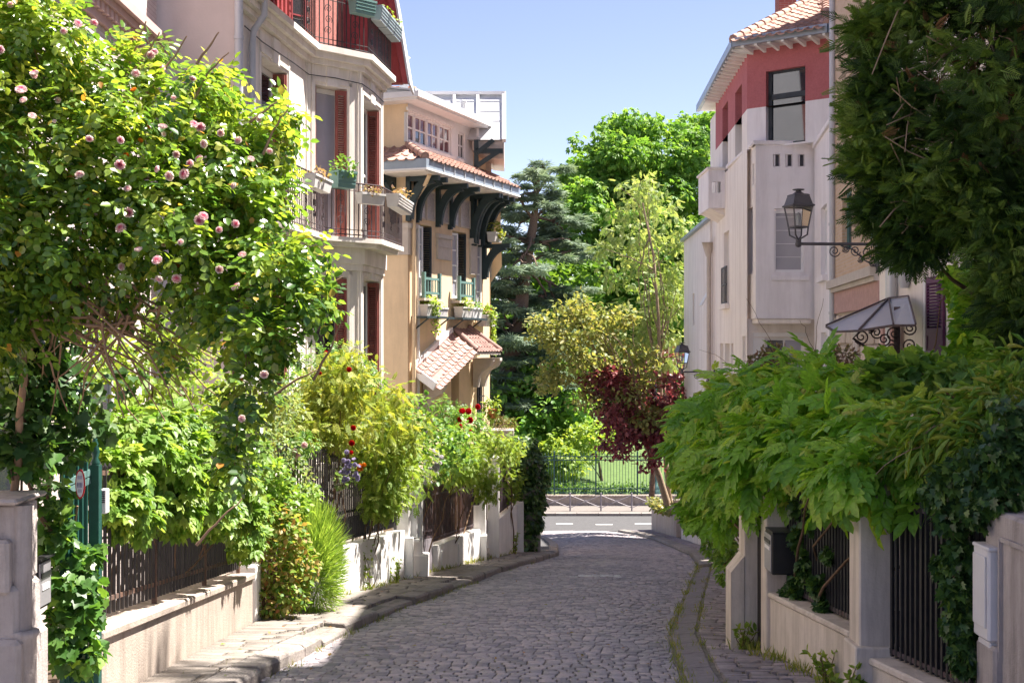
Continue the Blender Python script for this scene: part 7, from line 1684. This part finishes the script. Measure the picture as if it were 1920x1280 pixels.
t = bush('grape_vine', 'dark round leaved vine shoots across the top of the wisteria below the plum shutter', 'vine', (4.4, 12, g(12)), [E(1640, 700, 11.5, 26, .2, .6), E(1700, 690, 11.3, 30, .2, .6), E(1770, 700, 11, 34, .2, .6), E(1840, 710, 10.6, 36, .2, .6), E(1680, 740, 11, 24, .2), E(1900, 720, 10.4, 30, .2)], 'grape', 'l_mid', .12, 420, None, 60, 8)
t = bush('garden_shrub', 'dusky shrub with purplish dry shoots poking above the wisteria before the oriel', 'shrub', (4.6, 17, g(17)), [E(1450, 670, 17, 28, .3, .8), E(1420, 680, 17, 18, .3), E(1580, 672, 16, 30, .3, .7), E(1550, 690, 16, 30, .3)], 'oval_n', leafmat('purple_shoot_leaf', [(.12, .13, .05), (.2, .16, .09), (.2, .1, .09)], .3), .07, 900, None, 0, 8)
# hanging hedge at the near side of the tree planter
t = bush('hanging_hedge', 'yellow green mixed hedge hanging over the right pavement below the lantern', 'hedge', (4.6, 22, g(22)), [E(1300, 860, 24, 40, .6), E(1310, 920, 23, 40, .6), E(1330, 970, 20, 40, .5), E(1350, 1020, 17.5, 32, .4), E(1365, 1070, 15.2, 22, .3), E(1360, 1040, 16, 22, .3), E(1290, 810, 27, 30, .5), E(1340, 930, 19, 36, .5), E(1285, 900, 26, 22, .4), E(1300, 970, 23, 26, .4)], 'oval_n', 'l_mid', .1, 3800, None, 60, 10, droop=.6)
t2 = bush('hedge_top', 'lighter climbing growth over the hanging hedge, beside the purple tree', 'hedge', (4.9, 26, g(26)), [E(1290, 830, 26, 26, .4), E(1275, 860, 27, 16, .3), E(1320, 770, 24, 34, .4), E(1280, 790, 27, 18, .3)], 'oval', 'l_lime', .11, 1100, None, 0, 5)
# ivy right: on the fence, around the meter box, dark mass above
ivr = thing('fence_ivy', 'dark ivy hanging beside the white meter box and over the barred gate', 'ivy', (3.2, 8.6, g(8.6)))
isp = [(1800, 900, 8.9, 50), (1850, 880, 8.6, 60), (1900, 860, 8.4, 60), (1880, 940, 8.35, 40), (1790, 970, 8.9, 42), (1800, 1040, 8.8, 34), (1800, 1110, 8.75, 34), (1805, 1170, 8.7, 34), (1810, 1230, 8.65, 32), (1770, 1060, 9.0, 20), (1835, 960, 8.5, 30), (1760, 920, 9.1, 34), (1905, 800, 8.5, 60)]
ell = [E(s[0], s[1], s[2], s[3], .14) for s in isp]; p, o = cloud([(e[0], e[1], 2.2 if e[0].z < .3 else 1) for e in ell], 3400, .4); A = leafset(p, o * .5 + [-.1, -1.0, .1], .068, .45, .6, .15, .1)
foliage(ivr, 'foliage', 'ivy', M['l_ivy'], p, A, np.clip(.45 + gauss(len(p), .33), 0, 1), 300)
branches(ivr, 'stems', None, [(P(1810, 1270, 8.8), P(1800, 900, 8.9)), (P(1800, 1260, 8.85), P(1840, 880, 8.6)), (P(1780, 1270, 8.9), P(1790, 960, 8.9))], M['twig'], .012, .006)
ivf = thing('railing_ivy', 'small leaved ivy creeping up the barred panel behind the black letter box', 'ivy', (2.7, 11.6, g(11.6)))
ell = [E(s[0], s[1], s[2], s[3], .1) for s in ((1510, 1010, 12.0, 28), (1520, 1060, 11.8, 28), (1500, 1100, 12.0, 24), (1540, 1100, 11.4, 24), (1530, 980, 11.7, 24), (1545, 1140, 11.3, 14), (1560, 1040, 11.2, 16), (1500, 950, 12.1, 20), (1480, 1110, 12.2, 12))]
p, o = cloud(ell, 1700, .3); A = leafset(p, o * .5 + [-.6, -.6, .1], .065, .5, .5, .15, .1); foliage(ivf, 'foliage', 'ivy', M['l_ivy'], p, A, None, 200)
# bamboo-like sprays
bb = thing('bamboo', 'yellowing lance leaved bamboo sprays arching across the wisteria on the right', 'bamboo', (4.4, 9.6, g(9.6)))
ell = [E(1760, 800, 9.4, 70, .3), E(1850, 780, 9.2, 70, .3), E(1830, 840, 9.0, 60, .3), E(1740, 850, 9.5, 50, .3, .5), E(1890, 740, 9.2, 50, .3), E(1680, 850, 9.8, 50, .25, .6), E(1900, 680, 9.6, 40, .3)]
p, o = cloud(ell, 1000, .2); A = leafset(p, o + [-.8, -.3, 0], .17, .7, .35, .6, .2); foliage(bb, 'foliage', 'lance', M['l_bamboo'], p, A, None, 200)
branches(bb, 'canes', None, [(Vector((4.3, 9.8, -1)), e[0]) for e in ell] + [(P(1915, 800, 9.3), P(1640, 890, 9.5)), (P(1915, 770, 9.2), P(1700, 830, 9.4))], M['bark_tan'], .009, .003, .1)
# climber on the cream wall behind
t = bush('wall_climber', 'dense mixed climber covering the cream wall right of the plum shutter', 'climber', (5.4, 15, g(15)), [E(1860, 560, 14, 70, .4), E(1820, 540, 14.6, 40, .3), E(1880, 650, 13.4, 70, .4), E(1830, 620, 14, 40, .3), E(1815, 690, 14, 45, .35), E(1870, 730, 12.6, 70, .4), E(1900, 500, 14, 60, .4), E(1790, 700, 14.4, 30, .25), E(1795, 520, 14.8, 20, .2), E(1720, 700, 13.6, 40, .3), E(1660, 700, 13.2, 40, .3), E(1780, 740, 12.6, 50, .3)], 'grape', 'l_wist', .14, 3000, None, 100, 10)
# conifer
con = thing('conifer', 'tall dark conifer with flat drooping sprays overhanging the right hand houses', 'tree', (5.3, 13.4, g(13.4)))
CS = [(1688, 40, 13.3, 61), (1658, 140, 13.2, 45), (1678, 240, 13, 57), (1678, 308, 13, 45), (1698, 373, 12.9, 41), (1716, 413, 12.8, 38), (1756, 100, 12.8, 101), (1756, 250, 12.7, 101), (1760, 343, 12.6, 73), (1850, 60, 12.6, 110), (1860, 200, 12.4, 110), (1860, 308, 12.4, 92), (1830, 393, 12.4, 51), (1900, 398, 12.3, 51), (1706, -60, 13.2, 82), (1850, -80, 12.8, 128), (1770, 413, 12.6, 31), (1638, 60, 13.4, 29), (1635, 200, 13.3, 21), (1638, 300, 13.2, 18), (1658, 388, 13, 18), (1711, 458, 12.8, 14), (1960, 200, 12.5, 138), (1960, 368, 12.4, 92), (1890, 470, 12.3, 44), (1915, 530, 12.2, 44), (1925, 600, 12.1, 44)]
ell = [E(s[0], s[1], s[2], s[3], .55 if s[3] > 60 else .3) for s in CS]
cl = subclumps(ell, 26, .2); p, o = cloud(cl, 13500, .15); n = len(p)
d = nrm(o * np.array([1, 1, .5]) + np.array([-.3, -.35, -.25]) + sphere(n) * .6); A = frames(d, nrm(sphere(n) * .8 + [-.1, -.5, .5]), .2 * (.5 + .9 * rnd(n)))
foliage(con, 'crown', 'spray', M['l_thuja'], p, A, np.clip(.38 + gauss(n, .26) + .35 * np.sin(p[:, 0] * 5 + p[:, 2] * 4), 0, 1), 200, 'spray')  # wave in the tint paints lumps of light and shade into the crown
k = 160; p, o = cloud(ell, k, .3); foliage(con, 'dead_sprays', 'spray', M['l_thuja_dead'], p, frames(nrm(o + sphere(k) * .6), sphere(k), .22 * (.6 + .7 * rnd(k))))
mb = MB(); mb.tube([(5.75, 13.8, -2), (5.6, 13.7, 1), (5.25, 13.5, 4), (5.3, 13.6, 8), (5.3, 13.6, 12.5)], [.22, .2, .17, .12, .03], 10); mb.build('trunk', M['bark'], con)
branches(con, 'branch', None, [(Vector((5.28, 13.55, e[0].z - R.uniform(.2, 1.0))), Vector(e[0])) for e in ell], M['bark'], .05, .012, -.02, 6)
branches(con, 'twigs', None, [(Vector((5.28, 13.55, R.uniform(2.5, 6))), P(R.uniform(1640, 1900), R.uniform(60, 480), 12.4)) for _ in range(70)], M['bark_tan'], .018, .006, -.04, 5)
# upper part of the conifer, above the picture
el2 = [((5.3, 13.6, 6.6 + 1.3 * k), (2.0 - .25 * k, 2.2 - .28 * k, 1.1)) for k in range(6)]
p, o = cloud(el2, 2200, .5); n = len(p); foliage(con, 'upper_crown', 'spray', M['l_thuja'], p, frames(nrm(o + sphere(n) * .5), sphere(n), .5 * (.6 + .7 * rnd(n))))

# ================================================================== trees at the end of the street and in the park
def tree(name, label, base, ell, tmpl, mat_, size, n, trunk, tm='bark', sub=None, limbs=14, r=.25, group=None, npart=0, shell=.45, droop=.3, wander=.8, flat=.5, sunny=.4, limb_r=None):
    t = thing(name, label, 'tree', base, group); el = subclumps(ell, *sub) if sub else ell
    p, o = cloud(el, n, shell); A = leafset(p, o, size, wander, droop, flat, sunny)
    foliage(t, 'crown', tmpl, M[mat_], p, A, None, npart)
    mb = MB(); mb.tube(trunk, [r * (1 - .75 * i / (len(trunk) - 1)) for i in range(len(trunk))], 9); mb.build('trunk', M[tm], t)
    tips = []
    for _ in range(limbs):
        e = el[R.randrange(len(el))]; k = R.uniform(.35, .95); i = min(len(trunk) - 2, int(k * (len(trunk) - 1))); tips.append((Vector(trunk[i]).lerp(Vector(trunk[i + 1]), R.random()), Vector(e[0])))
    if tips: branches(t, 'limbs', None, tips, M[tm], limb_r or r * .35, .012 if r < .2 else .03, .08, 5)
    return t
# the pale sapling and the leaning olive tree in the planter, the plum behind
b0 = P(1257, 948, 48.5)
tree('slender_tree', 'tall slender pale leaved tree rising straight from the planter', b0, [E(1190, 420, 50, 62, 2.1, 1.3), E(1210, 540, 50, 75, 2.2), E(1235, 440, 50, 45, 1.9, 1.4), E(1165, 480, 50, 50, 1.9), E(1200, 370, 50, 36, 1.7), E(1250, 560, 50, 36, 1.7), E(1170, 610, 50, 60, 2.0, .8), E(1240, 650, 50, 40, 1.7)], 'ash', 'l_sapling', .3, 3000, [b0, P(1248, 860, 48.5), P(1240, 760, 48.5), P(1235, 600, 48.5), P(1225, 480, 48.3), P(1205, 380, 48.2)], 'bark_tan', (17, .42), 16, .11, shell=.2, droop=.5, sunny=.3)
b1 = P(1252, 946, 47.6)
tree('leaning_tree', 'leaning olive leaved tree bending out from the planter over the street', b1, [E(1060, 640, 46, 40, 1.2, .7), E(1110, 610, 46.5, 45, 1.3, .7), E(1085, 680, 46, 40, 1.2, .8), E(1150, 670, 46.8, 40, 1.2, .8), E(1200, 690, 47.2, 34, 1), E(1030, 620, 45.8, 30, 1, .7), E(1080, 580, 46.2, 34, 1, .6), E(1035, 710, 45.8, 26, .8, .7), E(1105, 745, 46, 26, .8, .7, .6), E(1180, 735, 46.0, 28, .6, .7, .6), E(1215, 780, 46.4, 22, .5, .7, .6), E(1150, 600, 46.8, 36, 1, .7)], 'oval', 'l_olive', .17, 4600, [b1, P(1235, 890, 47.5), P(1215, 840, 47.2), P(1180, 775, 47), P(1145, 715, 46.8), P(1110, 650, 46.5)], 'bark_tan', (17, .42), 14, .14, shell=.25)
b2 = P(1222, 930, 51)
tree('purple_plum', 'purple leaved plum tree glowing dark red beside the annex', b2, [E(1150, 745, 46.6, 42, 1.0, .9), E(1180, 790, 46.4, 48, 1.0), E(1230, 720, 51, 50, 1.3, 1.2), E(1250, 790, 51, 40, 1.1), E(1165, 825, 46.5, 34, .8), E(1255, 680, 51.5, 30, 1), E(1215, 840, 47.0, 36, .8), E(1240, 800, 46.6, 36, .8), E(1250, 740, 47, 34, .8), E(1135, 715, 46.4, 28, .8)], 'oval', 'l_plum', .18, 5400, [b2, P(1225, 860, 51), P(1222, 790, 51), P(1220, 720, 51)], 'bark', (17, .4), 12, .12, shell=.1)
t = bush('planter_herbs', 'low tangled ground plants round the tree foot in the planter', 'plant', P(1255, 952, 47), [E(1245, 950, 48.5, 22, 1.2, .35), E(1265, 955, 46.8, 18, .6, .5), E(1230, 942, 52, 14, 1.5, .4)], 'oval', leafmat('planter_leaf', [(.1, .14, .04), (.2, .22, .07), (.3, .25, .1)], .3), .14, 800, None, 0, 0)
# chestnut, cedar
tree('chestnut', 'broad bright green chestnut towering over the park', (13, 110, -6), [E(1200, 340, 108, 105, 7), E(1150, 430, 106, 95, 7), E(1260, 310, 110, 80, 7), E(1290, 400, 108, 90, 7), E(1120, 520, 105, 80, 6), E(1200, 520, 106, 110, 7), E(1300, 520, 108, 90, 7), E(1180, 640, 105, 100, 7), E(1270, 650, 106, 90, 7), E(1120, 330, 108, 55, 5), E(1320, 270, 112, 45, 5), E(1105, 620, 104, 60, 5), E(1100, 420, 104, 80, 6), E(1085, 520, 104, 80, 6), E(1150, 300, 107, 75, 5), E(1230, 480, 104, 90, 6), E(1250, 580, 104, 90, 6)], 'chest', 'l_chest', .46, 44000, [(13, 110, -6), (13, 110, -1), (12.5, 109, 4), (12, 108, 10), (12, 108, 17)], 'bark', (30, 1.25), 16, .6, shell=.5, droop=.55, sunny=.35)
ced = thing('cedar', 'blue green cedar with layered drooping plates, left of the chestnut', 'tree', P(935, 780, 74))
trk = [P(925, 850, 74), P(930, 760, 74), P(955, 690, 74), P(975, 600, 74), P(985, 500, 74), P(1000, 420, 74), P(1010, 340, 74)]
mb = MB(); mb.tube(trk, [.62, .55, .5, .42, .35, .25, .08], 9); mb.build('trunk', M['bark'], ced)
pl = []; tips = []
pads = [(1035, 318, .9), (1005, 330, 1.0), (965, 352, 1.2), (1050, 372, 1.2), (935, 385, 1.1), (1000, 400, 1.3), (1062, 420, 1.1), (945, 440, 1.2), (1030, 452, 1.3), (925, 490, 1.2), (1070, 470, 1.0), (975, 500, 1.1), (930, 545, 1.5), (1060, 545, 1.4), (990, 560, 1.4), (1030, 590, 1.5), (950, 600, 1.7), (1000, 625, 1.5), (925, 640, 1.5), (1055, 640, 1.3), (965, 672, 1.7), (1020, 700, 1.4), (930, 705, 1.4), (985, 735, 1.5), (945, 760, 1.3), (1040, 750, 1.2), (905, 600, 1.4), (900, 520, 1.3), (905, 680, 1.4)]
for px, py, r in pads:
    Yp = 74 + R.uniform(-2.5, 2.5); c = P(px, py, Yp); i = min(5, max(1, int((850 - py) / 85) - 0)); st_ = trk[i].lerp(trk[min(6, i + 1)], R.random()); tips.append((st_, c))
    dv_ = (c - st_); dv_.z = 0; dv_ = dv_.normalized() if dv_.length > .1 else Vector((1, 0, 0))
    for q in range(7):
        o_ = dv_ * R.uniform(-1.1, 1.1) * r + Vector((R.gauss(0, .55), R.gauss(0, .55), R.gauss(0, .28))) * r
        pl.append((c + o_ - UP * .16 * o_.length ** 1.5, (.62 * r, .6 * r, .13), 1))
        if q < 3: tips.append((st_.lerp(c, .6), c + o_))
p, o = cloud(pl, 15000, .1); n = len(p); d = nrm(o * [1, 1, .2] + sphere(n) * [.8, .8, .3] + [0, 0, -.22]); A = frames(d, nrm(np.array([0, 0, 1.0]) + sphere(n) * .35), .5 * (.6 + .8 * rnd(n)))
foliage(ced, 'crown', 'cedar', M['l_cedar'], p, A, np.clip(.4 + gauss(n, .28), 0, 1)); branches(ced, 'limbs', None, tips, M['bark'], .12, .03, .04, 5)
# lower trees and the wood behind
PT = 'lower trees in the park'
tree('park_tree', 'fresh green low tree with hanging branches behind the left end of the railings', (2, 76, -6), [E(1000, 790, 74, 60, 3), E(960, 760, 74, 50, 3), E(1040, 810, 73, 55, 2.5), E(1000, 730, 75, 45, 3), E(1060, 770, 74, 45, 2.5), E(960, 820, 73, 40, 2)], 'oval', 'l_chest', .38, 5200, [(2, 76, -6.2), (2, 76, -3), (2, 75.5, -1)], 'bark', (14, .85), 8, .3, PT, droop=.5)
tree('park_tree', 'deep green tree filling the gap under the chestnut', (9, 104, -6), [E(1120, 760, 104, 70, 4), E(1190, 770, 104, 60, 4), E(1080, 690, 105, 70, 4), E(1240, 760, 104, 60, 4), E(1150, 700, 104, 60, 4)], 'oval', 'l_dark', .5, 5200, [(9, 104, -6.2), (9, 104, -3), (9, 104, 1)], 'bark', (14, 1.1), 8, .3, PT)
tree('park_tree', 'yellow green maple fan spreading just above the railing top', (5.5, 70, -6), [E(1075, 838, 70, 50, 2.5, .4), E(1110, 820, 70, 40, 2.5, .4), E(1040, 850, 69, 36, 2, .4), E(1060, 870, 69, 40, 2, .35)], 'oval', 'l_lime', .26, 2600, [(5.0, 71, -6.2), (4.8, 70.8, -5), (4.5, 70.5, -4)], 'bark', (14, .55), 8, .1, PT, droop=.35)
tree('park_tree', 'dark tree behind the cedar, its top just over the tiled porch', (-1, 92, -6), [E(950, 560, 92, 90, 4), E(1030, 620, 92, 90, 4), E(920, 650, 92, 80, 4), E(1000, 700, 92, 80, 4), E(1060, 530, 94, 60, 4), E(930, 740, 92, 80, 4)], 'oval', 'l_wood', .55, 6500, [(-1, 92, -6.2), (-1, 92, 0), (-1, 92, 5)], 'bark', (15, 1.3), 8, .4, PT)
woods = MB()
wd = bpy.data.objects.new('far_woods', None)
el = []
for k in range(40):
    x = -45 + k * 3.2; el.append((Vector((x, 135 + R.uniform(-5, 5), -2 + R.uniform(-1, 2))), (4, 4, 6 + R.uniform(0, 2.5)), 1))
p, o = cloud(subclumps(el, 16, 1.5), 26000, .5); A = leafset(p, o, .8, .8, .3, .5, .4)
me = instmesh('far_woods', *TP['diamond'], p, A, M['l_dark'], rnd(len(p))); ow = bpy.data.objects.new('far_woods', me); link(ow); tag(ow, 'far wood closing the park behind the chestnut and the cedar', 'wood', None, 'stuff')
# low hedge behind the railings, flower bed, stone lamp base
hd = thing('clipped_hedge', 'low dark clipped hedge just behind the park railings', 'hedge', (4, 64.2, -6.2))
el = [((x, 64.3, -5.9), (.5, .35, .42 + .1 * R.random()), 1) for x in np.arange(-2, 9.2, .6)]; p, o = cloud(el, 5200, .5); foliage(hd, 'foliage', 'oval', M['l_dark'], p, leafset(p, o, .13), None, 0)
t = thing('flower_bed', 'pale pink flowering mound on the lawn near the ivy pier', 'flower bed', P(1040, 905, 72))
p, o = cloud([E(1042, 893, 72, 14, .6, .9), E(1028, 898, 72, 10, .5)], 500, .4); foliage(t, 'flowers', 'oval', leafmat('pink_bed', [(.62, .4, .4), (.7, .5, .48), (.3, .3, .12)], .3), p, leafset(p, o, .14), None, 0)
t = thing('lamp_post', 'grey green fluted lamp post foot behind the railings beside the leaning trunk', 'lamp post', (X(1228, 63.6), 63.6, -6.2))
mb = MB(); mb.lathe([(.3, 0), (.3, .3), (.22, .36), (.24, .6), (.14, .7), (.11, 1.2), (.16, 1.26), (.09, 1.34), (.08, 6.2)], (X(1228, 63.6), 63.6, -6.2), 12); mb.build('post_shaft', M['iron_teal'], t)
mb = MB(); mb.box(X(1228, 63.6) - .38, 63.2, -6.3, X(1228, 63.6) + .38, 64.0, -5.98); mb.build('plinth', M['conc_grey'], t, .03)

# ================================================================== weeds and litter
def tufts(name, spots, n, size, matn, label=None):
    P_, A_ = [], []
    for x, y, z, s in spots:
        k = max(3, int(n * s)); q = np.array([x, y, z]) + NP.normal(0, 1, (k, 3)) * [.035 * s + .012, .05 * s + .012, 0]; P_.append(q); A_.append(frames(nrm(sphere(k) * .6 + [0, 0, 1.0]), sphere(k), size * s * (.5 + .8 * rnd(k))))
    p, A = np.concatenate(P_), np.concatenate(A_); me = instmesh(name, *T_blade(), p, A, M[matn], rnd(len(p))); o = bpy.data.objects.new(name, me); link(o); return tag(o, label, None, None, 'stuff')
sp = []
for k in range(170):
    y = R.choice([R.uniform(10, 18), R.uniform(10, 34), R.uniform(15, 24)]); x = lk(y) + R.gauss(.06, .05); sp.append((x, y, rz(x, y) - .01, R.uniform(.25, .8)))
for k in range(270):
    y = R.uniform(10.3, 30); x = R.choice([rk(y) + .02, rk(y) + .32, rk(y) + .02]) + R.gauss(0, .035); sp.append((x, y, pzr(x, y) - .02, R.uniform(.25, .85)))
for k in range(60): y = R.uniform(10.5, 16); x = rw(y) - abs(R.gauss(.04, .05)); sp.append((x, y, pzr(x, y) - .01, R.uniform(.4, 1.4)))
for k in range(110): y = R.uniform(18.6, 33); x = lw(y) + abs(R.gauss(.05, .04)); sp.append((x, y, pzl(x, y) - .01, R.uniform(.3, 1.3)))
for k in range(130): y = R.uniform(9.5, 22); x = R.uniform(lw(y) + .1, lk(y) - .1); sp.append((x, y, pzl(x, y) - .02, R.uniform(.15, .4)))
tufts('weeds', sp, 13, .11, 'l_grass')
def weed(label, x, y, h, grp='wall foot weeds'):
    t = thing('tall_weed', label, 'weed', (x, y, pzl(x, y) if x < 1 else pzr(x, y)), grp); z0 = ORG[t.name].z
    pts = [(Vector((x, y, z0)), Vector((x + R.gauss(0, .1), y + R.gauss(0, .05), z0 + h * R.uniform(.6, 1)))) for _ in range(5)]; branches(t, 'stems', None, pts, M['twig'], .006, .003)
    p = np.concatenate([np.array(a)[None] + (np.array(b) - np.array(a))[None] * rnd(14)[:, None] for a, b in pts]); k = len(p); foliage(t, 'foliage', 'oval_n', M['l_lime'], p, frames(nrm(sphere(k) + [0, 0, .4]), sphere(k), .07 * (.6 + .8 * rnd(k))))
weed('tall thin weed stalk growing against the first white wall', lw(20.2) + .1, 20.2, .9); weed('shorter leafy weed nearer the stepped white pier', lw(21.8) + .1, 21.8, .5); weed('leafy weed at the foot of the last white wall', lw(32) + .2, 31.8, .55)
weed('weed growing at the foot of the flared cream pier', rw(13) - .12, 13.0, .3); weed('ferny weed with a red leaf under the barred fence', rw(10.6) - .1, 10.6, .28); weed('bright leafy weed at the base of the square pier', rw(10.2) - .12, 9.9, .26)
FL = leafmat('fallen_leaf', [(.3, .12, .03), (.25, .2, .04), (.16, .24, .04)], .2)
k = 160; y = 9.5 + rnd(k) ** 1.5 * 20; x = np.array([R.uniform(lw(v) + .05, rw(v) - .1) for v in y]); z = np.array([(pzl(a, b) if a < lk(b) else (pzr(a, b) if a > rk(b) else rz(a, b) + .01)) for a, b in zip(x, y)]) + .008
me = instmesh('fallen_leaves', *TP['diamond'], np.stack([x, y, z], 1), frames(sphere(k) * [1, 1, .15], np.tile([0, 0, 1.0], (k, 1)) + sphere(k) * .2, .03 + .04 * rnd(k)), FL, rnd(k)); o = bpy.data.objects.new('fallen_leaves', me); link(o); tag(o, None, None, None, 'stuff')
